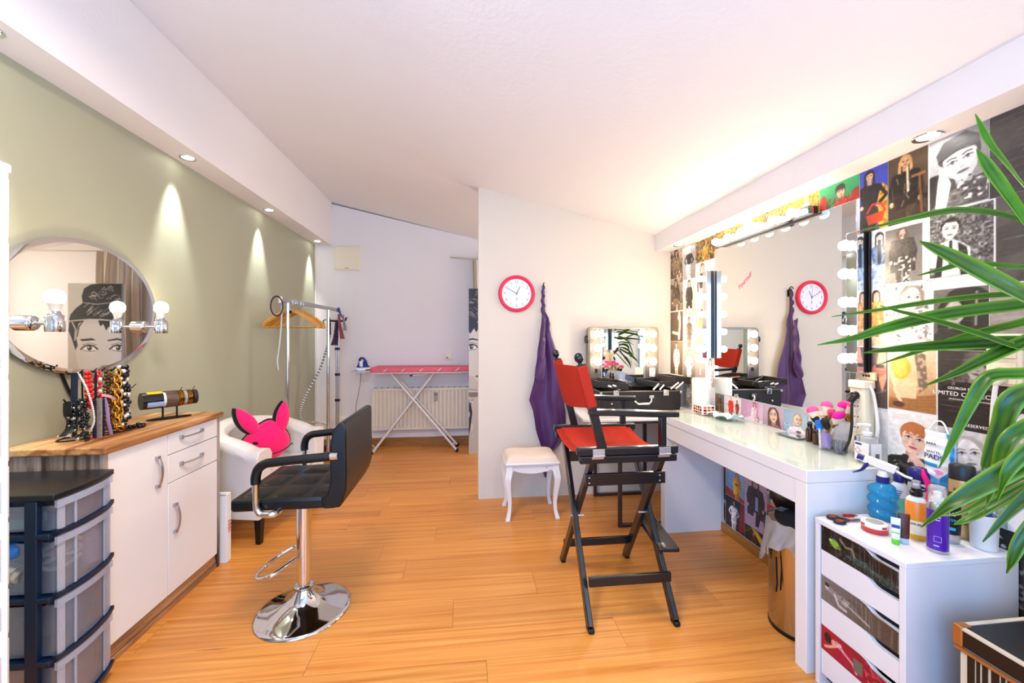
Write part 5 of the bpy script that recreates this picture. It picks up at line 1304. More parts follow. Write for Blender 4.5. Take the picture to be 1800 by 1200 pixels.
PRINT = None
def print_mat():
    global PRINT
    if PRINT: return PRINT
    m = bpy.data.materials.new('printed_paper'); nt, N, L, P = nodes_of(m)
    a = N.new('ShaderNodeVertexColor'); a.layer_name = 'print'; L.new(a.outputs[0], P.inputs['Base Color']); P.inputs['Roughness'].default_value = .42
    tc = N.new('ShaderNodeTexCoord'); mp = N.new('ShaderNodeMapping'); mp.inputs['Scale'].default_value = (1, 3, 22); L.new(tc.outputs['Object'], mp.inputs[0])
    nz = N.new('ShaderNodeTexNoise'); nz.inputs['Scale'].default_value = 3; nz.inputs['Detail'].default_value = 3; L.new(mp.outputs[0], nz.inputs[0])
    b = N.new('ShaderNodeBump'); b.inputs['Strength'].default_value = .12; b.inputs['Distance'].default_value = .01
    L.new(nz.outputs['Fac'], b.inputs['Height']); L.new(b.outputs[0], P.inputs['Normal'])
    PRINT = m; return m
def sheet_mesh(name, A, origin, ex, ey, th, parent=None, warp=None):
    """printed sheet: picture grid on the front, plain sides and back; origin = lower left corner in the room, ex, ey = edge vectors"""
    ex, ey = np.array(ex, float), np.array(ey, float); nrm = np.cross(ex, ey); nrm /= np.linalg.norm(nrm)
    ny, nx = A.ny, A.nx; U, V = np.meshgrid(np.linspace(0, 1, nx), np.linspace(0, 1, ny))
    O = np.array(origin, float); base = wloc(parent) if parent is not None else Vector(O); bo = np.array(base)
    P = O - bo + U[..., None] * ex + V[..., None] * ey + nrm * th
    if warp is not None: P = P + nrm * warp(U, V)[..., None]
    P = P.reshape(-1, 3); cor = np.array([O - bo, O - bo + ex, O - bo + ex + ey, O - bo + ey])
    idx = np.arange(nx * ny).reshape(ny, nx)
    q = np.stack([idx[:-1, :-1], idx[:-1, 1:], idx[1:, 1:], idx[1:, :-1]], -1).reshape(-1, 4); n = nx * ny
    ring = [idx[0, 0], idx[0, -1], idx[-1, -1], idx[-1, 0]]
    extra = [[n + 3, n + 2, n + 1, n]] + [[n + i, n + (i + 1) % 4, ring[(i + 1) % 4], ring[i]] for i in range(4)]
    faces = np.concatenate([q, np.array(extra)]); verts = np.concatenate([P, cor])
    me = bpy.data.meshes.new(name); me.vertices.add(len(verts)); me.vertices.foreach_set('co', verts.astype(np.float32).ravel())
    me.loops.add(faces.size); me.loops.foreach_set('vertex_index', faces.ravel().astype(np.int32))
    me.polygons.add(len(faces)); me.polygons.foreach_set('loop_start', np.arange(0, faces.size, 4, dtype=np.int32))
    at = me.color_attributes.new('print', 'FLOAT_COLOR', 'POINT')
    s = np.concatenate([A.a.reshape(-1, 3), np.full((4, 3), .9)]); s = np.clip(s, 0, 1)
    s = np.where(s <= .04045, s / 12.92, ((s + .055) / 1.055) ** 2.4)
    at.data.foreach_set('color', np.concatenate([s, np.ones((len(s), 1))], 1).astype(np.float32).ravel())
    me.materials.append(print_mat()); me.update(calc_edges=True); me.validate()
    o = bpy.data.objects.new(name, me); COL.objects.link(o)
    if parent is not None: o.parent = parent
    else: o.location = base
    return o
PG = 'fashion prints pasted on the right wall'
def poster(y0, y1, z0, z1, A, label, X=1.6998, th=.0016):
    """print on the right wall: y0 = left edge as seen from the room (far), y1 = right edge (near)"""
    o = sheet_mesh('poster', A, (X, y0, z0), (0, y1 - y0, 0), (0, 0, z1 - z0), th)
    return tag(o, label, 'poster', PG)
SK, SKG = '#dcb49c', '#b9b4b0'
def mk(y0, y1, z0, z1, bg, seed): return Art(y0 - y1, z1 - z0, bg, seed)
def P(y0, y1, z0, z1, bg, seed, fn, label):
    A = mk(y0, y1, z0, z1, bg, seed); fn(A); poster(y0, y1, z0, z1, A, label)
# ---- top row right of the light bar
P(2.22, 1.978, 1.893, 1.999, '#8d7a4e', 3, lambda A: A.mottle('#d8c07a', 12).mottle('#4c4424', 20).figure(A.asp * .5, .98, 1.6, upper='#5a4a2a', lower='#5a4a2a').grain(), 'long ochre print above the light bar, washed out by the bulbs')
P(1.978, 1.756, 1.893, 1.999, '#c9963a', 4, lambda A: A.grad('#a8762a', '#e0b45c').mottle('#7a5420', 14).figure(A.asp * .66, .95, 1.7, hair='#e8d2a0', upper='#e8e0d0', lower='#d8c8a0').grain(), 'golden print with a pale figure above the right end of the light bar')
def f(A):
    A.grad('#0b6a3c', '#2fae72'); A.portrait(A.asp * .55, .55, .24, style='fringe', hair='#2a1a14', hat='#23262a', cloth='#a81e16', tilt=.15); A.mottle('#5c0c0a', 18, .6, (A.Y < .42).astype(float)); A.ell(A.asp * .10, .30, .16, .34, '#b42218'); A.ell(A.asp * .93, .2, .22, .3, '#9a1a14'); A.mottle('#d24a34', 26, .66, (A.Y < .4).astype(float), .6); A.grain()
P(1.754, 1.558, 1.893, 1.999, '#1f8a55', 5, f, 'emerald print of a woman in a dark cap and red lace')
def f(A):
    A.grad('#2a3390', '#3c4bb4'); A.poly([(.32, 0), (A.asp, 0), (A.asp, .62), (A.asp * .82, .72), (A.asp * .66, .5), (A.asp * .55, .3)], '#d69a2e'); A.mottle('#8a5a14', 22, .55, (A.X > A.asp * .52).astype(float) * (A.Y < .7))
    A.rect(0, 0, A.asp * .42, .22, '#33241c'); A.figure(A.asp * .36, .97, 1.25, hair='#2c1a12', upper='#14161c', lower='#1a1c22', legs='#15171c', pose='hips', wide=1.1); A.poly([(.10, .26), (.40, .28), (.36, .12), (.14, .10)], '#c03a1c'); A.line([(.12, .30), (.2, .42), (.34, .40), (.4, .28)], .03, '#c8281c'); A.grain()
P(1.556, 1.440, 1.735, 1.999, '#3340a0', 6, f, 'blue sky print of a dark dressed woman beside golden rock')
def f(A):
    A.grad('#2e241c', '#5a4632'); A.mottle('#6e5638', 6, .6, None, .4); A.figure(A.asp * .45, .98, 1.25, hair='#d8a468', skin='#d8a47c', upper='#191512', lower='#221a16', legs='#4a3a2c', pose='seat', wide=1.2, shine='#c8b08a'); A.line([(A.asp * .5, .80), (A.asp * .52, .45)], .03, '#d8c8a4'); A.line([(A.asp * .8, .65), (A.asp * .85, .1)], .03, '#7a5028'); A.rect(A.asp * .6, .62, A.asp * .95, .66, '#8a5a2c'); A.creases(10, '#9a8468', .4); A.grain()
P(1.438, 1.298, 1.735, 2.0, '#3a2c20', 7, f, 'dark brown print of a blonde woman seated at a chair')
def f(A):
    A.grad('#8a8886', '#c4c2c0', 'x', 1, 0); A.ell(A.asp * .12, .12, .3, .4, '#3a3836'); A.ell(A.asp * .06, .2, .22, .3, '#2a2826')
    A.portrait(A.asp * .56, .60, .25, skin='#e6e2de', hair='#4a4846', lip='#7a7674', eye='#55585c', hat='#5a5856', cloth='#55524f', tilt=.18, style='short', sh=.78)
    A.poly([(A.asp * .12, .0), (A.asp * .30, .0), (A.asp * .40, .34), (A.asp * .30, .55), (A.asp * .22, .60), (A.asp * .17, .40)], '#dedad6')
    for k in range(4): A.line([(A.asp * (.24 + .03 * k), .38), (A.asp * (.20 + .035 * k), .62 - .02 * k)], .022, '#e4e0dc'); A.line([(A.asp * (.255 + .03 * k), .40), (A.asp * (.217 + .035 * k), .60 - .02 * k)], .005, '#8a8683')
    A.mottle('#e4e0dd', 22, .55, A.inell(A.asp * .76, .24, .17, .17), .9); A.mottle('#3c3a38', 26, .62, A.inell(A.asp * .76, .24, .19, .19), .8); A.creases(22); A.grain(.04); A.border(.012, sides='lb')
P(1.296, 1.124, 1.738, 2.001, '#9a9896', 8, f, 'large grey print of a woman in a beanie resting her face on her hand')
P(1.122, .86, 1.738, 2.001, '#3a3634', 9, lambda A: A.mottle('#4c4744', 5, .45, None, .7).poly([(A.asp * .3, 0), (A.asp * .55, .75), (A.asp * .75, .95), (A.asp, .8), (A.asp, 0)], '#221f1e').line([(A.asp * .5, .5), (A.asp * .56, .62)], .02, '#b8b4b0').creases(26).grain(), 'near black print at the top right corner behind the upper leaf')
# ---- second row
def f(A):
    A.grad('#c4c6c8', '#dcdedf'); A.figure(A.asp * .6, .97, 1.25, hair='#22201f', skin='#c8c0ba', upper='#5a6c8c', lower='#7c90b4', legs='#9ab0cc', pose='hips', wide=1.0, shine='#a4b8d8'); A.line([(A.asp * .60, .82), (A.asp * .60, .45)], .06, '#1a1a1e'); A.grain()
P(1.508, 1.450, 1.49, 1.727, '#d0d2d4', 10, f, 'slim print of a woman in a blue denim jacket')
def f(A):
    A.grad('#77726e', '#5e5a57'); A.figure(A.asp * .46, .98, 1.12, hair='#5a4434', skin='#c8b4a8', upper='#2c2a29', lower='#26241f', legs='#2a2826', wide=1.35, coat='#2e2b2a'); A.mottle('#e2dedb', 26, .64, (A.Y < .46).astype(float) * (abs(A.X - A.asp * .46) < A.asp * .22)); A.mottle('#4a4644', 40, .5, A.inell(A.asp * .46, .66, .18, .2), .7); A.grain(); A.border(.015, sides='tr')
P(1.449, 1.312, 1.503, 1.722, '#6c6764', 11, f, 'grey print of a woman in a black floral lace dress')
def f(A):
    A.mottle('#3c3a38', 40, .45, None, .9).mottle('#a8a5a2', 30, .68, None, .7); A.portrait(A.asp * .34, .70, .14, skin='#cfcac6', hair='#181716', lip='#5a5654', cloth='#dcd8d5', style='short', tilt=-.08)
    A.poly([(A.asp * .12, .0), (A.asp * .22, .50), (A.asp * .34, .56), (A.asp * .50, .50), (A.asp * .62, .0)], '#dcd9d6'); A.poly([(A.asp * .08, 0), (A.asp * .14, .42), (A.asp * .24, .50), (A.asp * .2, 0)], '#201f1e'); A.poly([(A.asp * .50, 0), (A.asp * .46, .50), (A.asp * .60, .40), (A.asp * .66, 0)], '#201f1e'); A.line([(A.asp * .35, .52), (A.asp * .34, .12)], .04, '#1c1b1a')
    A.creases(16); A.grain(); A.border(.015, sides='tr')
P(1.292, 1.108, 1.503, 1.737, '#6a6866', 12, f, 'grey print of a person in white shirt, black tie and braces')
P(1.106, .86, 1.46, 1.737, '#46423f', 13, lambda A: A.mottle('#5a5552', 4, .4, None, .8).poly([(A.asp * .35, 0), (A.asp * .5, .4), (A.asp * .62, .75), (A.asp * .9, .9), (A.asp, 0)], '#1e1c1b').creases(24).grain(), 'dark brown grey print behind the middle leaves at the right edge')
# ---- third row
def f(A):
    A.grad('#cbb8a4', '#ddd0c2'); A.figure(A.asp * .42, .98, 1.05, hair='#3a2018', skin='#d8b09a', upper='#c08a4c', lower='#b47c40', legs='#d2aa92', shoe='#7a2a20', coat='#c48e50', wide=1.1); A.rect(A.asp * .0, .0, A.asp, .12, '#b49a84', .6); A.rect(A.asp * .3, .16, A.asp * .62, .2, '#a82e24'); A.grain()
P(1.508, 1.456, 1.25, 1.486, '#d4c4b4', 14, f, 'slim print of a woman in a long camel coat')
def f(A):
    A.mottle('#ece9e6', 12, .3, None, 1).mottle('#3c3a3a', 26, .70, None, .85).mottle('#8a8684', 34, .7, None, .6); A.portrait(A.asp * .58, .72, .19, skin='#f0e6de', hair='#8a8078', lip='#b06a60', style='bob', cloth='#e6e2df', turn=.12, tilt=-.1); A.mottle('#5a5856', 30, .72, (A.Y < .5).astype(float), .8); A.grain(.03); A.border(.014, sides='lrb')
P(1.454, 1.281, 1.268, 1.500, '#dcd8d5', 15, f, 'white paint splashed print of a short haired girl')
def f(A):
    A.grad('#4a4745', '#6a6663'); A.ell(A.asp * .62, .80, .28, .2, '#2a2827'); A.portrait(A.asp * .38, .60, .2, skin='#b2aca7', hair='#1c1a19', lip='#6a6461', cloth='#2c2a28', style='long', tilt=.06); A.poly([(A.asp * .66, .1), (A.asp * .74, .8), (A.asp, .9), (A.asp, .0)], '#2c2a29'); A.line([(A.asp * .8, .9), (A.asp * .78, .4)], .03, '#8c8885'); A.creases(18); A.grain(); A.border(.015, sides='t')
P(1.279, 1.124, 1.242, 1.462, '#55514e', 16, f, 'grey print of a dark haired woman next to a horse flank')
P(1.122, .90, 1.15, 1.456, '#8c8580', 17, lambda A: A.mottle('#a09a95', 4, .4, None, .6).creases(22, '#c8c4c0', .5).grain(), 'plain taupe sheet around the double wall socket')
# ---- fourth row
def f(A):
    A.grad('#4a3c38', '#5c4c46'); A.poly([(A.asp * .35, .75), (A.asp * .55, 1), (A.asp * .9, .95), (A.asp * .95, .5), (A.asp * .7, .25), (A.asp * .5, .45)], '#c08a74'); A.ell(A.asp * .5, .62, .12, .10, '#a26a58'); A.rect(A.asp * .3, .66, A.asp * .8, .72, '#2a2220'); A.line([(A.asp * .1, .2), (A.asp * .9, .3)], .02, '#7a6a64'); A.creases(8); A.grain()
P(1.508, 1.442, .995, 1.244, '#4c403c', 18, f, 'dark brown print with hands beside the black bar and power strip')
def f(A):
    A.grad('#a87848', '#e6d0b0'); A.poly([(0, 0), (A.asp, 0), (A.asp, .3), (0, .16)], '#9c6c3c')
    for k in range(5): A.line([(0, .03 * k), (A.asp, .06 + .055 * k)], .005, '#6c4624', .6)
    A.poly([(A.asp * .5, .98), (A.asp * .78, .9), (A.asp * .82, .4), (A.asp * .66, .3), (A.asp * .60, .7)], '#7a6454'); A.mottle('#d8c4ac', 24, .55, ((A.X > A.asp * .56) & (A.X < A.asp * .82) & (A.Y > .35)).astype(float), .6)
    A.poly([(A.asp * .18, .18), (A.asp * .12, .5), (A.asp * .34, .92), (A.asp * .56, .9), (A.asp * .62, .55), (A.asp * .60, .2)], '#ddbf98'); A.ell(A.asp * .30, .93, .12, .10, '#e8e0d6'); A.ell(A.asp * .28, .68, .155, .19, '#d8a838'); A.ell(A.asp * .27, .66, .10, .13, '#e6bc50'); A.line([(A.asp * .1, .6), (A.asp * .16, .3), (A.asp * .3, .1)], .05, '#e6c4a4'); A.ell(A.asp * .24, .08, .09, .05, '#5a3a34'); A.grain(); A.border(.012, sides='lrt')
P(1.440, 1.268, 1.004, 1.246, '#c8a070', 19, f, 'warm print of a crouching woman with a round yellow bag')
A = mk(1.266, 1.079, .968, 1.240, '#2b2725', 20); A.mottle('#3c3735', 5, .4, None, .6); A.portrait(A.asp * .62, .80, .17, skin='#a8a29e', hair='#4c4744', lip='#56504d', cloth='#1c1a19', style='long', tilt=-.2); A.mottle('#7a7471', 30, .6, A.inell(A.asp * .32, .66, .12, .12), .8); A.rect(0, 0, A.asp, .46, '#262220', .9); A.creases(20); A.grain()
po = poster(1.266, 1.079, .968, 1.240, A, 'black print reading limited collection in white capitals')
LETW = mat('white_print', (.90, .88, .86), .6)
def wall_text(t, y, z, sz, par, m=LETW, x=1.6975, sp=1.0): return text_mesh(t, sz, frame((x, y, z), (0, -1, 0), (0, 0, 1)), m, par, space=sp)
wall_text('GEORGIA MAY', 1.195, 1.108, .0125, po); wall_text('LIMITED COLLECTION', 1.174, 1.088, .0205, po, sp=1.05); wall_text('ERHÄLTLICH IN AUSGEWÄHLTEN STORES', 1.176, 1.070, .006, po); wall_text('RESERVED', 1.155, .986, .0135, po, sp=1.1)
P(1.077, .90, 1.09, 1.148, '#b0aaa6', 21, lambda A: A.mottle('#8c8683', 6, .5, None, .6).border(.2, sides='b').grain(), 'narrow grey sheet with a white rim under the wall socket')
P(1.077, .90, .80, 1.088, '#9a9692', 22, lambda A: (A.portrait(A.asp * .34, .70, .22, skin='#d4ccc6', hair='#221f1d', lip='#6a625e', cloth='#1c1a19', style='short'), A.line([(A.asp * .2, .74), (A.asp * .5, .72)], .03, '#151413'), A.ell(A.asp * .27, .73, .065, .05, '#151413'), A.ell(A.asp * .27, .73, .045, .033, '#b8b2ae'), A.ell(A.asp * .44, .72, .065, .05, '#151413'), A.ell(A.asp * .44, .72, .045, .033, '#b8b2ae'), A.creases(10), A.grain()), 'grey print of a face with dark rimmed glasses at the right edge')
# ---- fifth row
def f(A):
    A.grad('#d8d6d4', '#e4e2e0'); A.portrait(A.asp * .55, .66, .19, skin='#ecc4ae', hair='#b06a3a', lip='#c04a48', cloth='#1c1b1d', style='fringe', tilt=-.12); A.poly([(A.asp * .1, 0), (A.asp * .12, .3), (A.asp * .34, .45), (A.asp * .75, .44), (A.asp * .95, .25), (A.asp, 0)], '#1d1c1e')
    A.poly([(A.asp * .42, .46), (A.asp * .55, .5), (A.asp * .8, .36), (A.asp * .85, .22), (A.asp * .6, .30)], '#e6bca6')
    for k in range(4): A.line([(A.asp * (.44 + .05 * k), .36 + .015 * k), (A.asp * (.50 + .045 * k), .47)], .024, '#e9c2ac')
    for k in range(7): A.line([(A.asp * (.14 + .03 * (k % 2)), .05 + .045 * k), (A.asp * (.17 + .02 * (k % 3)), .065 + .045 * k)], .01, '#c8c8cc')
    A.mottle('#5c5c62', 20, .66, (A.Y < .38).astype(float) * (A.X > A.asp * .2), .6); A.grain()
P(1.440, 1.268, .70, .993, '#dedcda', 23, f, 'print of a redhead in a black leather jacket behind the bottles')
P(1.266, 1.079, .68, .966, '#c8c6c4', 24, lambda A: (A.portrait(A.asp * .48, .72, .19, skin='#e2deda', hair='#a8a4a0', lip='#8a8480', eye='#303234', cloth='#b0acaa', style='long', tilt=.25), A.creases(10), A.grain()), 'pale grey print of a blonde woman with tilted head beside the cotton bag')
P(1.266, 1.0, .34, .678, '#1c1b1b', 25, lambda A: (A.mottle('#2c2a2a', 5, .4, None, .8), A.mottle('#c8c4c2', 24, .66, A.inell(A.asp * .5, .66, .22, .3), .9), A.mottle('#8a8886', 36, .6, A.inell(A.asp * .8, .4, .2, .3), .8), A.creases(12), A.grain()), 'black print with white feather shapes beside the white cup')
P(1.07, .70, .0, .336, '#161515', 26, lambda A: (A.border(.03, sides='t'), A.mottle('#2a2828', 6, .5), A.grain()), 'black print with a white top line low behind the crate')
P(1.508, 1.442, .784, .993, '#d9d6d3', 27, lambda A: A.mottle('#c4bfba', 5, .5, None, .6).rect(A.asp * .3, .4, A.asp * .9, .8, '#b4a8a2', .5).grain(.03), 'pale blank sheet behind the white power strip')
# ---- left of the mirror: two columns of small sepia and grey prints
def sep(A, bg0, bg1, **k):
    A.grad(bg0, bg1); A.figure(A.asp * .5, .97, k.pop('H', 1.15), **k); A.grain(.08)
P(3.181, 2.990, 1.770, 2.0, '#6a5440', 30, lambda A: (A.grad('#5c4836', '#c8b49a'), A.mottle('#3a2a1c', 10, .5), A.figure(A.asp * .5, .99, 1.5, skin='#c8a888', hair='#2c2018', upper='#8a7254', lower='#6a5238', pose='seat', shine='#e0d0b4'), A.grain(.1)), 'topmost sepia print in the corner column by the partition')
P(3.181, 2.990, 1.504, 1.768, '#8a7660', 31, lambda A: (A.grad('#5c4a38', '#b8a48c'), A.mottle('#443222', 8, .5), A.figure(A.asp * .45, .95, 1.3, skin='#d0b498', hair='#3a2a1c', upper='#4a3826', lower='#7c664c', pose='seat', wide=1.2, shine='#d8c8b0'), A.grain(.1)), 'second sepia print from the top in the corner column')
P(3.181, 2.990, 1.256, 1.494, '#5a4634', 32, lambda A: (A.grad('#4c3a2a', '#6a543e'), A.line([(A.asp * .72, .95), (A.asp * .78, .6), (A.asp * .7, .1)], .12, '#e0ccb4'), A.line([(A.asp * .2, .3), (A.asp * .6, .25)], .1, '#d8c0a4'), A.ell(A.asp * .72, .8, .1, .1, '#e8d8c4'), A.grain(.08)), 'dark sepia print of pale limbs third from the top in the corner column')
P(3.181, 2.990, .985, 1.254, '#6a5442', 33, lambda A: sep(A, '#4c3a2c', '#8a7460', skin='#dcc4aa', hair='#5c4430', upper='#e0d4c4', lower='#d8ccbc'), 'lowest sepia print in the corner column behind the case lid')
P(2.984, 2.815, 1.735, 1.995, '#b8b2ae', 34, lambda A: sep(A, '#8c8682', '#b4aeaa', skin='#e4dcd6', hair='#e8e0d6', upper='#2a2826', lower='#dcd6d2', pose='hips', H=1.2), 'top grey print of a light figure in black straps in the second column')
P(2.984, 2.815, 1.456, 1.733, '#d8d0ca', 35, lambda A: sep(A, '#b8aea6', '#dcd4cc', skin='#d8c4b4', hair='#2c2420', upper='#3a322c', lower='#3a322c', legs='#d8c8bc', coat='#3c342e', H=1.1), 'print of a woman in a dark buttoned coat in the second column')
P(2.984, 2.815, 1.204, 1.450, '#d4ccc4', 36, lambda A: sep(A, '#b4a89c', '#d8d0c8', skin='#b8a490', hair='#5c4c3e', upper='#6c5a48', lower='#6c5a48', legs='#7a6856', H=1.08), 'print of a walking figure in brown in the second column')
P(2.984, 2.815, .968, 1.200, '#c8beb4', 37, lambda A: sep(A, '#6a5a4c', '#b4a698', skin='#e0d0c0', hair='#8a7460', upper='#ece4dc', lower='#e8e0d8', pose='hips', H=1.3), 'lowest print of a figure in white in the second column')
P(2.812, 2.570, 1.835, 1.992, '#7a5c2c', 38, lambda A: (A.grad('#4a3418', '#8a6a34'), A.mottle('#c89c44', 12, .5), A.mottle('#2c2010', 16, .6), A.figure(A.asp * .55, .98, 1.5, hair='#8a5a2c', upper='#b48a34', lower='#a07828', shine='#f0d890', wide=1.2), A.grain(.1)), 'golden brown print of a sequinned figure left of the mirror top')
P(2.568, 2.30, 1.893, 1.997, '#8a7038', 39, lambda A: (A.grad('#5c4a20', '#b49a54'), A.mottle('#3c3014', 14, .5), A.mottle('#d8c080', 20, .62), A.grain(.1)), 'leafy golden print above the left mirror corner')
P(2.812, 2.640, 1.50, 1.832, '#dcd4d0', 40, lambda A: sep(A, '#c8c0bc', '#e0d8d4', skin='#e2cdbc', hair='#8a6a4a', upper='#4a4440', lower='#e4dcd4', H=1.2), 'pale print of a lace dressed woman behind the left light strip')
P(2.812, 2.640, 1.16, 1.498, '#cbbfae', 41, lambda A: sep(A, '#a8947c', '#d0c2b0', skin='#d8bca0', hair='#6a4a30', upper='#c8a468', lower='#b89458', H=1.15), 'beige print half hidden by the left light strip bulbs')
P(2.812, 2.69, .975, 1.10, '#a08c84', 42, lambda A: (A.rect(A.asp * .45, .3, A.asp * .55, .7, '#f0ece8'), A.grain(.05)), 'small taupe print with a white mark under the left light strip')
P(2.68, 2.580, .94, 1.14, '#b4aeac', 43, lambda A: sep(A, '#a8a09e', '#d0cac8', skin='#e4dcd8', hair='#4c4846', upper='#e8e4e2', lower='#dcd8d6', H=1.3), 'grey print of a ruffled dress beside the kitchen roll')
P(2.98, 2.80, .75, .955, '#b4a898', 44, lambda A: sep(A, '#988c7c', '#c4b8a8', skin='#d8ccbc', hair='#4c4034', upper='#d0c8bc', lower='#a89c8c', pose='seat', H=1.3), 'sketchy sepia print low beside the make-up case')
# ---- strip between mirror and desk
def f(A): A.grad('#4c5040', '#6a6c56'); A.figure(A.asp * .5, .99, 1.1, hair='#3a2418', skin='#e0b494', upper='#8a3a1c', lower='#d8741c', legs='#d8741c', coat='#6c2a18'); A.grain()
P(2.574, 2.480, .785, .903, '#585c48', 45, f, 'small print of a woman in an orange dress under the mirror')
def f(A):
    A.grad('#d8c8c0', '#e4d8d0'); A.figure(A.asp * .42, .98, 1.15, hair='#d8b088', skin='#ecc8b4', upper='#d82418', lower='#cc2016', legs='#3a3432', coat='#d82418', wide=1.3); A.figure(A.asp * .78, .86, 1.0, hair='#2c1a14', skin='#dcb49c', upper='#7a1c20', lower='#a02428', legs='#2c2a2a'); A.line([(0, .55), (A.asp, .5)], .015, '#7a6a62'); A.grain()
P(2.478, 2.315, .785, .903, '#dccfc6', 46, f, 'print of two women in red coats under the mirror')
def f(A):
    A.grad('#b88aa8', '#d8b0c4', 'x'); A.rect(A.asp * .55, 0, A.asp * .8, 1, '#c05a6c', .5); A.poly([(0, 0), (A.asp * .5, .25), (A.asp, .1), (A.asp, 0)], '#e4ccd4'); A.figure(A.asp * .64, .95, 1.3, hair='#7a3a24', skin='#e8c0b0', upper='#e8b8c0', lower='#dca8b4', pose='seat', wide=1.1); A.grain()
P(2.313, 2.130, .785, .903, '#c49ab4', 47, f, 'pink print of a red haired woman sitting under the mirror')
P(2.128, 1.978, .785, .903, '#b89ca8', 48, lambda A: (A.grad('#a88898', '#c8acb8'), A.portrait(A.asp * .52, .55, .33, skin='#e8bca4', hair='#5a3424', lip='#b05a50', cloth='#8a5a5c', style='long', tilt=.08), A.grain(.03)), 'print of a long haired brunette face under the mirror')
def f(A):
    A.grad('#94aabc', '#b8c8d4', 'x'); A.portrait(A.asp * .42, .62, .24, skin='#ecc8b4', hair='#b89468', lip='#b8645c', cloth='#e8d8d8', style='bob', turn=.2, tilt=-.1); A.poly([(A.asp * .2, 0), (A.asp * .28, .28), (A.asp * .5, .34), (A.asp * .62, .2), (A.asp * .62, 0)], '#ece0e0'); A.ell(A.asp * .45, .1, .13, .06, '#5a4a48'); A.grain(.03)
P(1.976, 1.760, .785, .903, '#a4b8c8', 49, f, 'blue grey print of a blonde in profile under the mirror')
P(1.758, 1.57, .785, .903, '#c8ccd0', 50, lambda A: A.grad('#ece8e4', '#f2efec').mottle('#dcd8d6', 5, .55, None, .5).grain(.02), 'plain off white sheet behind the make-up brushes')
# ---- under the desk
P(2.484, 2.464, .21, .62, '#5c2a2a', 51, lambda A: A.grad('#3a2426', '#7a2428').rect(.0, .45, A.asp, .95, '#a01c24').grain(), 'sliver of a print with a red coat at the far desk leg')
P(2.484, 2.464, .058, .208, '#a8a4a2', 52, lambda A: A.ell(A.asp * .5, .5, .08, .4, '#1c1b1c').grain(), 'sliver of a grey print at the far desk leg')
def f(A):
    A.grad('#6a8cb0', '#9ab8d4')
    for k in range(6): A.line([(A.asp * k / 6 + .03, 0), (A.asp * k / 6 + .03, 1)], .008, '#d8e4ee', .7)
    A.poly([(0, 0), (A.asp, 0), (A.asp, .12), (0, .30)], '#9c3420'); A.figure(A.asp * .62, .95, 1.12, hair='#7a4a24', skin='#dca888', upper='#e09a1c', lower='#d88e14', legs='#d88e14', coat='#e09a1c', wide=1.15); A.rect(A.asp * .50, .50, A.asp * .74, .54, '#2c1c12'); A.grain()
P(2.462, 2.282, .255, .44, '#7c9cc0', 53, f, 'print of a woman in a mustard coat before a blue window under the desk')
def f(A): A.grad('#2c1418', '#1c1214'); A.poly([(A.asp * .7, 0), (A.asp, .1), (A.asp, 1), (A.asp * .8, 1)], '#7a1420'); A.figure(A.asp * .45, .95, 1.15, hair='#221814', skin='#a87454', upper='#d8d4d8', lower='#dcd8dc', legs='#dcd8dc', pose='hips', wide=1.1); A.grain()
P(2.462, 2.282, .058, .253, '#241618', 54, f, 'dark red print of a figure in a white suit under the desk')
def f(A): A.grad('#a88ca8', '#c4a8c0'); A.figure(A.asp * .5, .97, 1.05, hair='#4c3024', skin='#c89880', upper='#2a1c1c', lower='#16141a', legs='#16141a', coat='#33201e', pose='seat', wide=1.5, shine='#8a6a64'); A.poly([(A.asp * .48, .35), (A.asp * .62, .36), (A.asp * .62, .62), (A.asp * .5, .62)], '#7c98c4'); A.grain()
P(2.280, 2.098, .150, .46, '#b498b0', 55, f, 'mauve print of a seated woman in a leather jacket under the desk')
def f(A): A.grad('#1c1a18', '#2c2824'); A.poly([(A.asp * .3, 1), (A.asp * .6, .9), (A.asp, .3), (A.asp, .0), (A.asp * .8, .1)], '#c8a020'); A.line([(0, .4), (A.asp * .3, .9)], .03, '#8a7a1c'); A.figure(A.asp * .42, .72, 1.2, hair='#b4582c', skin='#d8a07c', upper='#3a2c24', lower='#2c2420'); A.grain()
P(2.280, 2.098, .058, .148, '#201e1c', 56, f, 'black print with a yellow leaf and a red haired woman under the desk')
P(2.096, 1.975, .345, .56, '#8a8694', 57, lambda A: (A.grad('#88848c', '#a4a0a8'), A.figure(A.asp * .5, .99, 1.3, hair='#201818', skin='#d0a890', upper='#1c1c20', lower='#1c1c20', wide=1.5), A.grain()), 'grey print of a woman in a black roll neck under the desk')
def f(A): A.grad('#a81424', '#c41c2c'); A.figure(A.asp * .45, .97, 1.1, hair='#d8a070', skin='#e0b49c', upper='#e8e4e4', lower='#e4e0e2', legs='#e4e0e2', coat='#1c1a1c', wide=1.2); A.grain()
P(2.096, 1.975, .100, .343, '#b41828', 58, f, 'bright red print of a blonde in white trousers under the desk')
P(1.973, 1.60, .100, .56, '#b0acac', 59, lambda A: (A.grad('#9a9698', '#c0bcbc'), A.figure(A.asp * .3, .95, 1.1, hair='#2c2420', skin='#d8b8a8', upper='#8a8688', lower='#6c686c', wide=1.2), A.grain()), 'large grey print half hidden behind the waste bin')

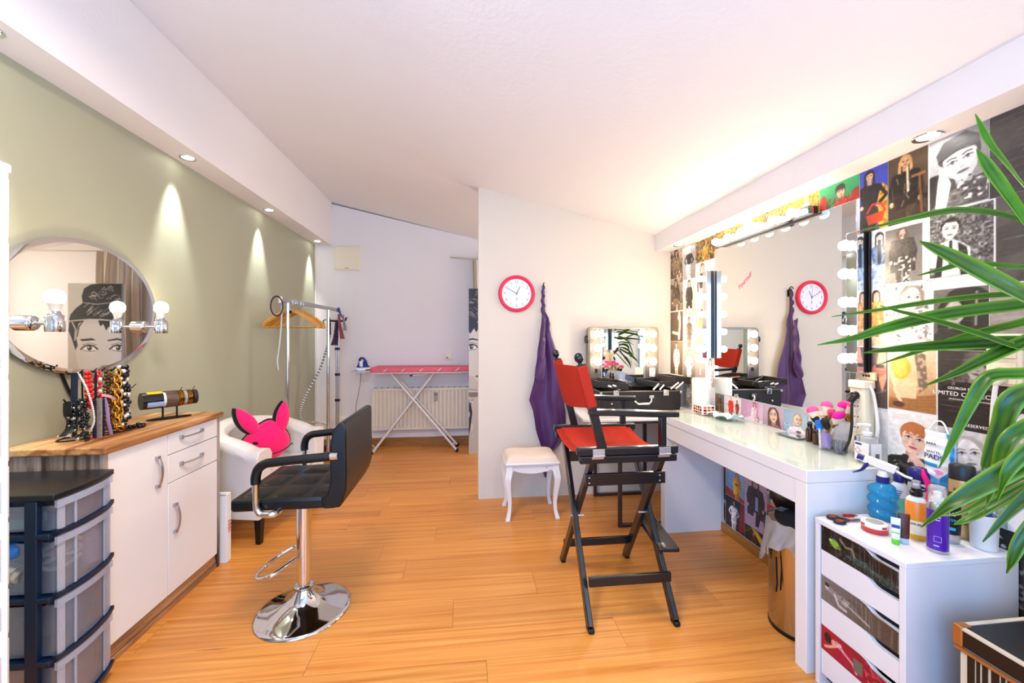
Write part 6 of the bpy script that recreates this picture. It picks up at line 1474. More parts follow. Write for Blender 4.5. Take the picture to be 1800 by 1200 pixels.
# ---- tall canvas portrait in the alcove
A = Art(.482, 1.825, '#c9c2b8', 70, .0045)
DKH = '#201d1c'
a_ = A.asp
A.grad('#bdb5aa', '#cfc8be')
A.poly([(a_ * .02, .60), (a_ * .85, .60), (a_ * .84, .66), (a_ * .80, .78), (a_ * .05, .78)], '#d6cec3')
A.poly([(a_ * .10, .47), (a_ * .32, .383), (a_ * .52, .378), (a_ * .74, .46), (a_ * .86, .62), (0, .62), (0, .47)], '#d6cec3')
A.line([(a_ * -.1, .395), (a_ * .2, .384), (a_ * .5, .378), (a_ * .72, .45)], .006, '#8d857b')
A.poly([(a_ * .20, .30), (a_ * .2, .40), (a_ * .62, .41), (a_ * .66, .30)], '#cfc7bc'); A.poly([(a_ * -.1, .372), (a_ * .3, .372), (a_ * .45, .36), (a_ * .1, .34), (a_ * -.1, .352)], '#85776c')
A.poly([(0, .10), (0, .33), (a_ * .03, .30), (a_ * .06, .322), (a_ * .10, .33), (a_ * .05, .30), (a_ * .08, .25), (a_ * .04, .16)], DKH); A.mottle('#d8d2c8', 60, .72, (A.X < a_ * .1).astype(float) * (A.Y < .32) * (A.Y > .1), .9)
A.poly([(a_ * .30, 0), (a_ * .22, .28), (a_ * .45, .3), (a_ * .7, .28), (a_ * .66, 0)], '#d2cac0')
A.poly([(a_ * .98, .798), (a_ * .95, .83), (a_ * .85, .864), (a_ * .72, .893), (a_ * -.1, .90), (a_ * -.1, .79), (a_ * .4, .806)], DKH)
A.poly([(a_ * .72, .88), (a_ * .745, .93), (a_ * .70, .972), (a_ * .58, .993), (a_ * .4, 1.0), (a_ * -.05, 1.0), (a_ * -.05, .88)], DKH)
A.poly([(a_ * -.1, .80), (a_ * .44, .80), (a_ * .40, .765), (a_ * .34, .778), (a_ * .29, .742), (a_ * .24, .765), (a_ * .17, .735), (a_ * .12, .76), (a_ * .04, .728), (a_ * -.1, .76)], DKH)
A.poly([(a_ * .97, .80), (a_ * .99, .74), (a_ * .93, .70), (a_ * .86, .635), (a_ * .82, .66), (a_ * .86, .72), (a_ * .80, .78), (a_ * .70, .80)], DKH)
A.line([(a_ * .92, .785), (a_ * .86, .75), (a_ * .87, .69)], .008, '#c4bbb0', .9); A.line([(a_ * .72, .795), (a_ * .80, .76), (a_ * .83, .71)], .006, DKH); A.line([(a_ * .98, .793), (a_ * .6, .803), (a_ * .2, .798)], .007, '#cfc8be', .9)
hr = np.random.RandomState(3)
for k in range(34):
    f0, z0 = hr.uniform(.05, .88), hr.uniform(.812, .872)
    if z0 < .893 - .55 * max(0, f0 - .72): A.line([(a_ * f0, z0), (a_ * (f0 - .05), z0 + .012), (a_ * (f0 - .085), z0 + .018)], hr.uniform(.0025, .006), '#b8b0a6', hr.uniform(.35, .9))
for k in range(26):
    f0, z0 = hr.uniform(.08, .66), hr.uniform(.91, .975)
    A.line([(a_ * f0, z0), (a_ * (f0 - .05), z0 + hr.uniform(-.004, .014)), (a_ * (f0 - .09), z0 + hr.uniform(-.006, .012))], hr.uniform(.0025, .006), '#b8b0a6', hr.uniform(.35, .9))
A.line([(a_ * .70, .893), (a_ * .45, .886), (a_ * .2, .895)], .006, '#b2aaa0', .8)
A.poly([(a_ * -.04, .692), (a_ * .08, .700), (a_ * .26, .690), (a_ * .26, .684), (a_ * .08, .690), (a_ * -.04, .684)], DKH); A.poly([(a_ * .48, .690), (a_ * .56, .700), (a_ * .78, .694), (a_ * .74, .684), (a_ * .56, .688)], DKH)
for ex in (.06, .60):
    e = a_ * ex; A.ell(e, .645, a_ * .115, .0145, '#f0ece6'); A.ell(e, .646, a_ * .045, .0135, '#3a332e'); A.ell(e, .646, a_ * .022, .007, '#0c0b0a'); A.ell(e + .004, .650, .004, .004, '#f4f0ea')
    A.line([(e - a_ * .15, .640), (e - a_ * .08, .657), (e + a_ * .02, .6625), (e + a_ * .10, .655), (e + a_ * .16, .640)], .0075, DKH); A.line([(e - a_ * .10, .631), (e, .628), (e + a_ * .11, .634)], .003, '#5a524b'); A.line([(e - a_ * .13, .664), (e, .674), (e + a_ * .13, .664)], .003, '#6a625a')
A.ell(a_ * .30, .545, a_ * .09, .008, '#a1988d', 0, .8); A.line([(a_ * .24, .545), (a_ * .30, .539), (a_ * .36, .545)], .004, '#463f39')
A.ell(a_ * .31, .468, a_ * .15, .011, '#6a615a'); A.line([(a_ * .16, .469), (a_ * .31, .466), (a_ * .47, .470)], .004, '#2c2725')
cv = sheet_mesh('canvas_print', A, (.021, 4.475, 0), (.482, 0, 0), (0, 0, 1.825), .04)
tag(cv, 'tall canvas with a black and white drawn face standing in the alcove', 'canvas')
# ================================================================== RIGHT SIDE
# ---- dressing table
dk = thing('dressing_table', 'long white dressing table with a glass top under the lit mirror', 'table', (1.49, 1.965, 0))
DX0, DX1, DY0, DY1 = 1.290, 1.692, 1.390, 2.545
MB().bb(DX0, DX1, DY0, DY1, .728, .776).build('table_top', WHITE, dk, bev=.002)
GLS = clear_mat('green_edge_glass', (.92, .97, .95), .02, .06, (.985, 1, .995), .22)
MB().bb(DX0 + .002, DX1 - .002, DY0 + .002, DY1 - .002, .7765, .7805).build('glass_top', GLS, dk, bev=.001)
for a, b in ((DY0, DY0 + .055), (DY1 - .055, DY1)): MB().bb(DX0, DX1 - .002, a, b, 0, .727).build('leg_panel', WHITE, dk, bev=.002)
MB().bb(DX0 + .006, DX0 + .024, DY0 + .056, DY1 - .056, .630, .726).build('drawer_front', WHITE, dk, bev=.002)
MB().bb(DX0 + .024, DX1 - .03, DY0 + .06, DY1 - .06, .640, .655).bb(DX1 - .05, DX1 - .03, DY0 + .056, DY1 - .056, .655, .726).build('drawer_box', WHITEP, dk, smooth=0)

# ---- wall mirror and its light strips
wm = thing('wall_mirror', 'large frameless mirror on the right wall framed by three bulb strips', 'mirror', (1.697, 2.07, .908))
MB().bb(1.694, 1.6995, 1.569, 2.575, .908, 1.890).build('mirror_glass', MIRROR, wm, bev=.0012)
MB().bb(1.6995, 1.70, 1.58, 2.56, .92, 1.88).build('mirror_backing', BLACKP, wm, smooth=0)
LIP = mat('lipstick_pink', (.86, .25, .42), .5)
M4 = frame((1.6932, 2.28, 1.628), (0, -.84, .54), (0, .54, .84))
text_mesh('Yourself', .040, M4, LIP, wm, 'lipstick_writing', .0003, shear=.3)
GB = bulb_mat('strip_bulb_glow', BULB_STRENGTH, WARM)
HOUS = mat('strip_back_grey', (.16, .15, .14), .35, .3)
def light_strip(label, p0, p1, axis, bulbs, w_):
    """housing box on the wall between p0 and p1 (y, z), chrome front shell, globe bulbs on the front face"""
    t = thing('light_strip', label, 'light', (1.67, (p0[0] + p1[0]) / 2, (min(p0[1], p1[1]))))
    (y0, z0), (y1, z1) = p0, p1
    MB().bb(1.672, 1.6935, y0 + .001, y1 - .001, z0 + .001, z1 - .001).build('back_housing', HOUS, t, bev=.001)
    sh = MB().bb(1.640, 1.672, y0, y1, z0, z1).build('chrome_shell', CHROME, t, bev=.0015)
    for y, z in bulbs:
        MB().lathe([(.022, 0), (.022, .004), (.015, .008), (.015, .014)], (1.640, y, z), 18, align((-1, 0, 0))).build('bulb_socket', WHITEP, sh, smooth=50)
        MB().lathe([(.011, .012), (.0165, .019), (.0215, .030), (.0215, .039), (.0165, .050), (.008, .0555), (.0003, .057)], (1.640, y, z), 18, align((-1, 0, 0))).build('bulb', GB, sh, smooth=80)
light_strip('upright chrome bulb strip at the near edge of the wall mirror', (1.514, 1.136), (1.564, 1.737), 'z', [(1.538, z) for z in (1.679, 1.558, 1.437, 1.317, 1.197)], .05)
light_strip('upright chrome bulb strip at the far edge of the wall mirror', (2.582, 1.143), (2.632, 1.745), 'z', [(2.606, z) for z in (1.692, 1.568, 1.446, 1.325, 1.204)], .05)
light_strip('horizontal bulb strip along the top of the wall mirror', (1.760, 1.886), (2.490, 1.926), 'y', [(2.43 - .122 * k, 1.906) for k in range(6)], .04)
bc = thing('cable_duct', 'black cable duct from the near bulb strip down to the power strip', 'duct', (1.69, 1.513, 1.12))
MB().bb(1.686, 1.6975, 1.505, 1.5135, 1.118, 1.735).build('duct_body', BLACKP, bc, bev=.001)

# ---- cream power strip
ps = thing('power_strip', 'cream multi socket power strip mounted upright beside the mirror', 'power strip', (1.67, 1.522, .80))
MB().rbox((1.672, 1.523, .935), (.05, .066, .275), .008).build('strip_body', CREAM, ps, bev=.004)
MB().rbox((1.670, 1.523, 1.087), (.058, .074, .034), .008).build('strip_cap', CREAM, ps, bev=.005)
for k, z in enumerate((1.040, .995, .950, .905)):
    o = MB().lathe([(.019, .001), (.019, .003), (.016, .002), (.015, -.004)], (1.647, 1.523, z), 20, align((-1, 0, 0))).build('outlet', CREAM, ps, smooth=40)
    for s in (-1, 1): MB().cyl((1.6475, 1.523 + s * .007, z), (1.6445, 1.523 + s * .007, z), .0025, None, 8).build('contact_hole', BLACKP, o)
MB().bb(1.6455, 1.6475, 1.508, 1.532, .845, .866).build('switch_green', mat('green_switch', (.05, .28, .14), .4), ps, bev=.001)
MB().sph((1.6445, 1.520, .855), (.001, .004, .004), 8, 6).build('switch_mark', mat('amber_mark', (.9, .6, .1), .5), ps)
MB().rbox((1.692, 1.517, 1.122), (.012, .075, .034), .003).build('hanger_plate', mat('beige_plate', (.82, .73, .60), .5), ps, bev=.002)
for dy in (-.012, .0, .012): MB().sph((1.6855, 1.517 + dy, 1.124), (.001, .005, .005), 10, 6).build('plate_hole', BLACKP, ps)
pg = thing('plug', 'black angled plug and cord in the top outlet of the power strip', 'plug', (1.63, 1.523, .79))
MB().cyl((1.646, 1.523, 1.040), (1.625, 1.523, 1.040), .0165, .0145, 16).box((1.622, 1.518, 1.028), (.018, .022, .034), (.25, .5, 0)).build('plug_body', BLACKP, pg, bev=.003)
MB().tube(spline([(1.618, 1.516, 1.018), (1.612, 1.512, .98), (1.615, 1.515, .91), (1.618, 1.528, .85), (1.622, 1.55, .805), (1.635, 1.58, .786), (1.66, 1.62, .785)], 6), .0052, 8).build('plug_cord', mat('dark_grey_cord', (.12, .12, .12), .5), pg, smooth=80)
tag(MB().tube(spline([(1.668, 1.487, 1.085), (1.675, 1.477, 1.05), (1.678, 1.468, .98), (1.678, 1.462, .91), (1.676, 1.470, .85), (1.674, 1.478, .80)], 6), .006, 8).build('mains_cable', WHITEP, smooth=80), 'thick white cable looping down the near side of the power strip', 'cable')
# ---- wall socket
so = thing('wall_socket', 'cream double wall socket half hidden behind the leaves at right', 'socket', (1.69, 1.078, 1.135))
MB().rbox((1.690, 1.078, 1.215), (.022, .085, .165), .006).build('socket_plate', CREAM, so, bev=.005)
for z in (1.255, 1.175):
    MB().rbox((1.677, 1.078, z), (.008, .066, .066), .005).build('outlet_frame', CREAM, so, bev=.003)
    MB().lathe([(.021, .0), (.021, .003), (.018, .002), (.017, -.004)], (1.673, 1.078, z), 20, align((-1, 0, 0))).build('outlet', CREAM, so, smooth=40)
MB().lathe([(.018, 0), (.018, .02), (.012, .035), (.006, .045)], (1.672, 1.078, 1.175), 16, align((-.5, 0, -.9))).build('plug_head', CREAM, so, smooth=50)
MB().tube(spline([(1.655, 1.078, 1.14), (1.652, 1.082, 1.08), (1.66, 1.092, .98), (1.67, 1.10, .88), (1.675, 1.10, .78), (1.675, 1.10, .66)], 6), .006, 8).build('plug_cable', WHITEP, so, smooth=80)

# ---- things on the dressing table
pr_ = thing('kitchen_roll', 'white kitchen paper roll standing in the corner before the mirror', 'paper roll', (1.615, 2.605, .742))
MB().lathe([(.022, .0), (.058, .0), (.059, .002), (.059, .258), (.058, .260), (.022, .260)], (1.615, 2.605, .7425), 36).lathe([(.022, .26), (.0215, .13), (.022, 0)], (1.615, 2.605, .7425), 24).build('paper', mat('tissue_paper', (.93, .91, .88), .95, vary=.01, bump=.12, bscale=140), pr_, smooth=40)
MB().lathe([(.0215, .0), (.0215, .261), (.019, .261), (.019, 0)], (1.615, 2.605, .7425), 24).build('cardboard_core', mat('cardboard', (.70, .52, .34), .9), pr_, smooth=40)
tb2 = thing('tissue_box', 'small plaid tissue box in orange and brown below the kitchen roll', 'box', (1.565, 2.49, .781))
MB().bb(1.52, 1.61, 2.44, 2.545, .7812, .838).build('box_body', PAPER, tb2, bev=.002)
PLO = mat('plaid_orange', (.80, .36, .12), .7, vary=.2, scale=90); PLB = mat('plaid_brown', (.30, .16, .10), .7, vary=.2, scale=90)
for i in range(4):
    for k in range(3):
        MB().bb(1.5188, 1.5202, 2.449 + .024 * i, 2.467 + .024 * i, .785 + .018 * k, .799 + .018 * k).build('plaid_patch', (PLO, PLB)[(i * 2 + k) % 3 == 1], tb2, smooth=0)
        if i < 3: MB().bb(1.529 + .027 * i, 1.549 + .027 * i, 2.4388, 2.4402, .785 + .018 * k, .799 + .018 * k).build('plaid_patch', (PLO, PLB)[(i + k) % 3 == 1], tb2, smooth=0)
MB().bb(1.545, 1.585, 2.46, 2.525, .838, .8386).build('slot_film', WHITEP, tb2, smooth=0)
def cloth(u, v):
    x = 1.535 + .13 * v; y = 2.42 - .20 * u
    return (x + .012 * math.sin(u * 9), y + .012 * math.sin(v * 7), .784 + .020 * abs(math.sin(u * 6 + v * 4)) * (1 - .5 * v) + .012 * math.sin(v * 9 + 1) ** 2 + (.016 if u > .85 else 0) * math.sin(v * 3))
b = MB(); b.sheet(cloth, 26, 18, .0025)
def mint(u_): pass
tag(b.build('face_cloth', mat('mint_white_cloth', (.84, .92, .88), .9, vary=.20, scale=26), smooth=60), 'crumpled white and mint cloth lying on the dressing table', 'cloth')
pt = thing('glass_palette', 'small dark glass palette lying at the foot of the blue grey print', 'palette', (1.655, 1.87, .781))
MB().box((1.655, 1.87, .7835), (.075, .13, .004), (0, 0, .1)).build('glass_plate', mat('smoked_glass', (.42, .46, .46), .08), pt, bev=.001)
MB().box((1.655, 1.87, .7862), (.060, .112, .0012), (0, 0, .1)).build('mirror_face', MIRROR, pt, smooth=0)
AMB = mat('amber_brown_glass', (.22, .11, .05), .12, vary=.1)
for x, y, lb in ((1.655, 1.765, 'small brown spray bottle farther from the brush cup'), (1.645, 1.715, 'small brown spray bottle touching the brush cup')):
    t = thing('spray_bottle', lb, 'bottle', (x, y, .781), 0, 'brown spray bottles beside the brush cup')
    MB().lathe([(.0145, 0), (.016, .003), (.016, .058), (.014, .066), (.009, .071), (.009, .076), (.0002, .076)], (x, y, .7812), 22).build('bottle_body', AMB, t, smooth=50)
    MB().lathe([(.0105, .072), (.011, .09), (.008, .092), (.007, .098), (.0002, .098)], (x, y, .7812), 18).build('pump', BLACKP, t, smooth=50)
    MB().lathe([(.0095, .0985), (.0095, .116), (.0002, .117)], (x, y, .7812), 18).build('spray_cap', clear_mat('clear_cap', opacity=.25), t, smooth=50)
    MB().bb(x - .0162, x - .0150, y - .008, y + .008, .79, .835).build('paper_label', mat('brown_label', (.34, .22, .14), .6), t, smooth=0)
CLR = clear_mat('clear_acrylic_cup', (.95, .95, .98), .03, .05, (.99, .99, 1), .8)
cu = thing('brush_cup', 'clear cup full of make-up brushes on the dressing table', 'cup', (1.625, 1.645, .781))
MB().lathe([(.0002, .002), (.026, .002), (.029, .090), (.0305, .091), (.0305, .088), (.0275, .0), (.0002, .0)], (1.625, 1.645, .7812), 28).build('cup_wall', CLR, cu, smooth=50)
MB().lathe([(.0278, .008), (.0295, .075)], (1.625, 1.645, .7812), 12).build('iridescent_film', clear_mat('lilac_film', (.80, .66, .92), .1, .35, (.95, .9, 1)), cu, smooth=50)
gl_ = MB()
for k in range(14):
    a = 2 * PI * k / 14; gl_.tube([(1.628 + .021 * math.cos(a), 1.580 + .021 * math.sin(a), .784), (1.628 + .0235 * math.cos(a), 1.580 + .0235 * math.sin(a), .832)], .0042, 6)
gl_.lathe([(.0002, 0), (.022, 0), (.024, .05), (.0225, .05), (.0205, .008), (.0002, .008)], (1.628, 1.580, .7812), 24)
tag(gl_.build('ribbed_glass', CLR, smooth=50), 'small ribbed clear glass next to the brush cup', 'glass')
BR_P = mat('brush_hair_pink', (.92, .30, .55), .8, vary=.15, scale=120); BR_M = mat('brush_hair_magenta', (.88, .08, .58), .8, vary=.12, scale=120); BR_W = mat('brush_hair_cream', (.92, .84, .74), .8, vary=.08, scale=120); BR_K = mat('brush_hair_black', (.10, .085, .08), .8, vary=.2, scale=120); BR_G = mat('brush_hair_grey', (.55, .50, .44), .8, vary=.2, scale=120)
HB = mat('brush_handle_black', (.05, .05, .055), .3); HW = mat('brush_handle_white', (.88, .86, .84), .3); HBL = mat('blue_net_sleeve', (.10, .45, .85), .6, vary=.5, scale=160)
BRG = 'make-up brushes in the clear cup'
def brush(hx, hy, hz, R, kind, hair, hnd, label, mid=None):
    base = Vector((1.625 + (1.625 - hx) * .28, 1.645 + (1.645 - hy) * .16, .786)); tip = Vector((hx, hy, hz)); d = (tip - base).normalized()
    t = thing('makeup_brush', label, 'brush', base, 0, BRG); L = (tip - base).length; Rm = align(d)
    f0 = L - R * 2.4
    MB().lathe([(.0022, 0), (.0038, .01), (.0042, f0 * .55), (.0034, f0 - .022)], base, 10, Rm).build('handle', hnd, t, smooth=60)
    MB().lathe([(.0036, f0 - .024), (.0046, f0 - .012), (R * .42, f0 + .002)], base, 12, Rm).build('ferrule', GOLD, t, smooth=60)
    fl = .55 if kind == 'fan' else 1.0
    if mid: MB().lathe([(R * .42, f0), (R * .72, f0 + R * .8), (R * .98, f0 + R * 1.5)], base, 16, Rm, 1, fl).build('lower_hair', mid, t, smooth=60); a0 = R * 1.45
    else: a0 = 0.0
    pr2 = [(R * .42, f0), (R * .8, f0 + R * .9), (R * 1.0, f0 + R * 1.6), (R * .82, f0 + R * 2.15), (R * .4, f0 + R * 2.45), (.0002, f0 + R * 2.5)]
    if mid: pr2 = [(R * .98, f0 + R * 1.45), (R * 1.02, f0 + R * 1.7), (R * .85, f0 + R * 2.1), (R * .4, f0 + R * 2.35), (.0002, f0 + R * 2.4)]
    MB().lathe(pr2, base, 16, Rm, 1, fl).build('hair_tip', hair, t, smooth=60)
for args in ((1.60, 1.702, .965, .029, 'fan', BR_P, HW, 'leftmost pink fan brush with cream lower hair', BR_W), (1.655, 1.672, .992, .029, 'fan', BR_P, HW, 'tall pink brush behind the leftmost pink fan brush', BR_W),
             (1.63, 1.624, .962, .014, 'round', mat('brush_hair_rose', (.85, .2, .45), .8), HB, 'tiny rose brush in the middle of the cup'), (1.66, 1.585, 1.0, .027, 'fan', BR_M, HW, 'tall magenta topped brush behind the round black brush', BR_W),
             (1.665, 1.540, 1.008, .027, 'fan', BR_P, HW, 'pink brush nearest the power strip', BR_W), (1.60, 1.552, .965, .029, 'fan', BR_M, HW, 'magenta fan brush leaning far to the right', BR_W),
             (1.605, 1.692, .925, .017, 'round', BR_K, HW, 'small black brush leaning left below the pink fans'), (1.59, 1.610, .925, .022, 'round', BR_K, HB, 'round black powder brush at the front of the cup'),
             (1.60, 1.580, .932, .018, 'fan', BR_G, GOLD, 'grey beige angled brush beside the round black brush'), (1.65, 1.655, .955, .009, 'round', BR_W, GOLD, 'thin gold handled brush left of the cup centre'),
             (1.655, 1.640, .958, .009, 'round', BR_K, GOLD, 'thin gold and black brush at the cup centre'), (1.65, 1.60, .975, .009, 'round', BR_K, GOLD, 'thin gold brush behind the grey beige brush')):
    brush(*args)
b = MB().lathe([(.013, 0), (.015, .03), (.013, .045)], (1.610, 1.662, .862), 14, align((-.05, .15, 1))); tag(b.build('net_sleeve', HBL, smooth=60), 'bright blue net sleeve around brush handles in the cup', 'sleeve')
# sanitiser
sn = thing('pump_bottle', 'clear hand sanitiser pump bottle with white label near the table end', 'bottle', (1.605, 1.44, .781))
MB().rbox((1.605, 1.44, .8355), (.05, .072, .108), .02, 6).build('bottle_body', clear_mat('clear_bottle', (.94, .95, .97), .04, .22), sn, bev=.008)
MB().lathe([(.015, .108), (.016, .112), (.016, .124), (.007, .126), (.007, .146), (.013, .147), (.013, .156), (.0002, .157)], (1.605, 1.44, .7812), 18).box((1.588, 1.445, .9345), (.04, .012, .009)).build('pump', WHITEP, sn, bev=.002)
MB().bb(1.5793, 1.5800, 1.411, 1.469, .79, .865).build('front_label', PAPER, sn, smooth=0)
MB().bb(1.5788, 1.5793, 1.440, 1.466, .852, .860).build('blue_band', mat('label_blue', (.15, .18, .48), .5), sn, smooth=0)
MB().bb(1.582, 1.628, 1.4035, 1.4040, .79, .865).build('side_label', PAPER, sn, smooth=0)
MB().bb(1.600, 1.618, 1.4030, 1.4035, .795, .802).build('red_band', mat('label_red', (.80, .25, .22), .5), sn, smooth=0)
for k in range(7): MB().bb(1.601 + .0025 * k, 1.6022 + .0025 * k, 1.4030, 1.4035, .806, .826).build('barcode_line', BLACKP, sn, smooth=0)
m = MB(); m.tube([(1.5786, 1.455, .842), (1.5786, 1.443, .830), (1.5786, 1.455, .818), (1.5786, 1.467, .830)], .0009, 5, closed=True); m.build('hazard_diamond', mat('label_rust', (.65, .25, .15), .5), sn, smooth=0)

# ---- drawer unit
du = thing('drawer_unit', 'white drawer unit with picture stickers on every second drawer at right', 'drawer unit', (1.495, 1.205, 0))
UX0, UX1, UY0, UY1, UZ = 1.298, 1.694, 1.050, 1.360, .615
UW = mat('white_foil_board', (.90, .90, .91), .4, vary=.02)
MB().bb(UX0 - .002, UX1, UY0 - .002, UY1, UZ - .018, UZ).build('unit_top', UW, du, bev=.002)
for a, b in ((UY0, UY0 + .018), (UY1 - .018, UY1)): MB().bb(UX0, UX1, a, b, 0, UZ - .018).build('side_panel', UW, du, bev=.001)
MB().bb(UX1 - .008, UX1, UY0 + .018, UY1 - .018, 0, UZ - .018).bb(UX0 + .03, UX1 - .008, UY0 + .018, UY1 - .018, .02, .03).build('carcass', mat('drawer_gap_shade', (.06, .05, .05), .8), du, smooth=0)  # near-black inside paints the shade seen in the drawer gaps
hgt = (UZ - .018 - .05) / 6; fy0, fy1 = UY0 + .021, UY1 - .021
def front_outline(z0, z1):
    """drawer front: top edge dips towards the near end as a finger grip"""
    W = fy1 - fy0; pts = [(fy1, z0), (fy1, z1)]
    for t, dz in ((.55, 0), (.62, .003), (.67, .010), (.71, .018), (.76, .021), (1.0, .021)): pts.append((fy1 - W * t, z1 - dz))
    pts.append((fy0, z0)); return pts
for k in range(6):
    z1 = UZ - .0195 - hgt * k; z0 = z1 - hgt + .0015
    d = MB().prism(front_outline(z0, z1)[::-1], 'yz', UX0 + .004, UX0 + .020).build('drawer', UW, du, bev=.0008)
    if k % 2 == 0:
        W, H_ = fy1 - fy0, z1 - z0; A = Art(W, H_, '#1c1a18', 80 + k, .0022); ap = A.asp
        if k == 0:
            A.grad('#0e0d0d', '#1f1b18', 'x').mottle('#2c352e', 7, .55, None, .6); A.ell(ap * .20, .50, .22, .16, '#7da83a', -.3); A.ell(ap * .14, .58, .07, .05, '#a8cc5c'); A.ell(ap * .26, .42, .10, .06, '#4c7a22'); A.line([(ap * .28, .8), (ap * .36, .6), (ap * .44, .66), (ap * .48, .4)], .09, '#7a7058'); A.poly([(ap * .33, .3), (ap * .6, .45), (ap * .95, .3), (ap * .95, .18), (ap * .5, .2)], '#28423c'); A.mottle('#5a8078', 26, .68, ((A.X > ap * .33) & (A.Y < .45)).astype(float), .7)
            for q in range(16): x = ap * A.rng.rand(); A.line([(x, 1), (x + .05 * A.rng.randn(), .3 * A.rng.rand())], .012, '#b8b4ae', .5)
        elif k == 2:
            A.grad('#7a756f', '#4a3c30', 'x'); A.ell(ap * .10, .62, .12, .10, '#d4d0ca'); A.ell(ap * .09, .72, .10, .08, '#2c2826'); A.line([(ap * .14, .58), (ap * .24, .5), (ap * .34, .55)], .22, '#8e8a86'); A.line([(ap * .2, .5), (ap * .26, .2), (ap * .36, .18)], .10, '#c0bcb6'); A.line([(ap * .32, .55), (ap * .46, .7), (ap * .56, .5)], .14, '#55504c'); A.line([(ap * .36, .45), (ap * .58, .3), (ap * .66, .26)], .09, '#9c9690')
            for q in range(6): A.line([(ap * .30 + .04 * q, .35), (ap * .33 + .05 * q, .62)], .02, '#dcd8d2', .8)
            for q in range(12): x = ap * (.4 + .6 * A.rng.rand()); A.line([(x, .9), (x + .04 * A.rng.randn(), .2 * A.rng.rand())], .012, '#c8c0b4', .5)
        else:
            A.grad('#b01430', '#7a0c1c', 'x'); A.ell(ap * .10, .62, .16, .20, '#241a1c'); A.ell(ap * .19, .60, .11, .13, '#dca088'); A.line([(ap * .06, .2), (ap * .14, .35), (ap * .28, .7)], .10, '#e0a890'); A.poly([(ap * .22, .1), (ap * .32, .8), (ap * .55, .7), (ap * .6, .1)], '#a00c3a'); A.line([(ap * .32, .55), (ap * .45, .4), (ap * .5, .15)], .10, '#d89c84'); A.rect(ap * .46, .2, ap * .58, .7, '#6c6458'); A.mottle('#d84c68', 12, .6, (A.X > ap * .6).astype(float), .8)
            for q in range(5): A.line([(ap * .22 + .05 * q, .75), (ap * .26 + .05 * q, .55)], .035, '#e8d8dc', .8)
        A.grain(.07)
        def wrp(U, V): return np.zeros_like(U)
        st = sheet_mesh('picture_sticker', A, (UX0 + .0039, fy1 - .001, z0 + .001), (0, -(W - .002) * .74, 0), (0, 0, H_ - .0045), .0004, d) if False else None
        # the sticker follows the dipped outline: near part lower than the far part
        nx_, ny_ = A.nx, A.ny
        st = sheet_mesh('picture_sticker', A, (UX0 + .0039, fy1 - .001, z0 + .0005), (0, -(W - .002), 0), (0, 0, H_ - .001), .0005, d)
        co = np.empty(len(st.data.vertices) * 3, np.float32); st.data.vertices.foreach_get('co', co); co = co.reshape(-1, 3)
        zb = z0 + .0005; t_ = (fy1 - .001 - co[:, 1] - wloc(d).y) / (W - .002) if False else (co[0, 1] - co[:, 1]) / (W - .002)
        dip = np.interp(t_, [0, .54, .62, .67, .71, .76, 1], [0, 0, .0035, .0105, .0185, .0215, .0215])
        zl = co[:, 2] - co[:, 2].min(); co[:, 2] = co[:, 2].min() + zl * (1 - dip / (H_ - .001)); st.data.vertices.foreach_set('co', co.ravel()); st.data.update()

# ---- bottles and tools on the drawer unit
TZ = UZ + .0006
AQUA = clear_mat('aqua_bottle_plastic', (.16, .66, .86), .05, .34, (.55, .90, 1.0), .6); NVC = mat('navy_cap', (.13, .13, .45), .3)
def T_(x, y): return (x, y, TZ)
sp = thing('spray_bottle', 'turquoise spiral spray bottle with white and navy trigger head', 'bottle', T_(1.53, 1.315))
cx, cy = 1.53, 1.315
nprof = 60; m = MB(); vs = []; fs = []; NA = 28
for i in range(nprof + 1):
    t = i / nprof; z = TZ + .135 * t; env = .041 if t < .8 else .041 - .022 * ((t - .8) / .2) ** 1.5
    if t < .04: env = .034 + .007 * t / .04
    for k in range(NA):
        a = 2 * PI * k / NA; r = env * (1 + .10 * math.sin(2 * PI * t * 3.6 + a)); vs.append((cx + r * math.cos(a), cy + r * math.sin(a), z))
for i in range(nprof):
    for k in range(NA): fs.append((i * NA + k, i * NA + (k + 1) % NA, (i + 1) * NA + (k + 1) % NA, (i + 1) * NA + k))
fs += [tuple(range(NA))[::-1], tuple(nprof * NA + k for k in range(NA))]
m.add(vs, fs).build('spiral_body', AQUA, sp, smooth=80)
MB().lathe([(.0002, .003), (.034, .003), (.036, .05), (.0002, .05)], (cx, cy, TZ), 24).build('water', clear_mat('aqua_water', (.3, .75, .92), .02, .2, (.8, .96, 1), .4), sp, smooth=60)
MB().lathe([(.0175, .133), (.0195, .135), (.0195, .156), (.017, .158)], (cx, cy, TZ), 24).build('collar', NVC, sp, smooth=50)
hd_ = MB(); q = Vector((-.55, .83, 0)).normalized(); qs = Vector((-q.y, q.x, 0))
hd_.lathe([(.017, .157), (.014, .168), (.013, .178)], (cx, cy, TZ), 20)
hd_.bar(Vector((cx, cy, TZ + .188)) - q * .035, Vector((cx, cy, TZ + .212)) + q * .052, .024, .026); hd_.tube([Vector((cx, cy, TZ + .188)) - q * .03, Vector((cx, cy, TZ + .172)) - q * .06, Vector((cx, cy, TZ + .168)) - q * .078], .005, 8)
hd_.build('trigger_head', WHITEP, sp, bev=.005, bseg=3)
MB().tube([Vector((cx, cy, TZ + .212)) + q * .052, Vector((cx, cy, TZ + .217)) + q * .072], .011, 14).build('nozzle', NVC, sp, smooth=50)
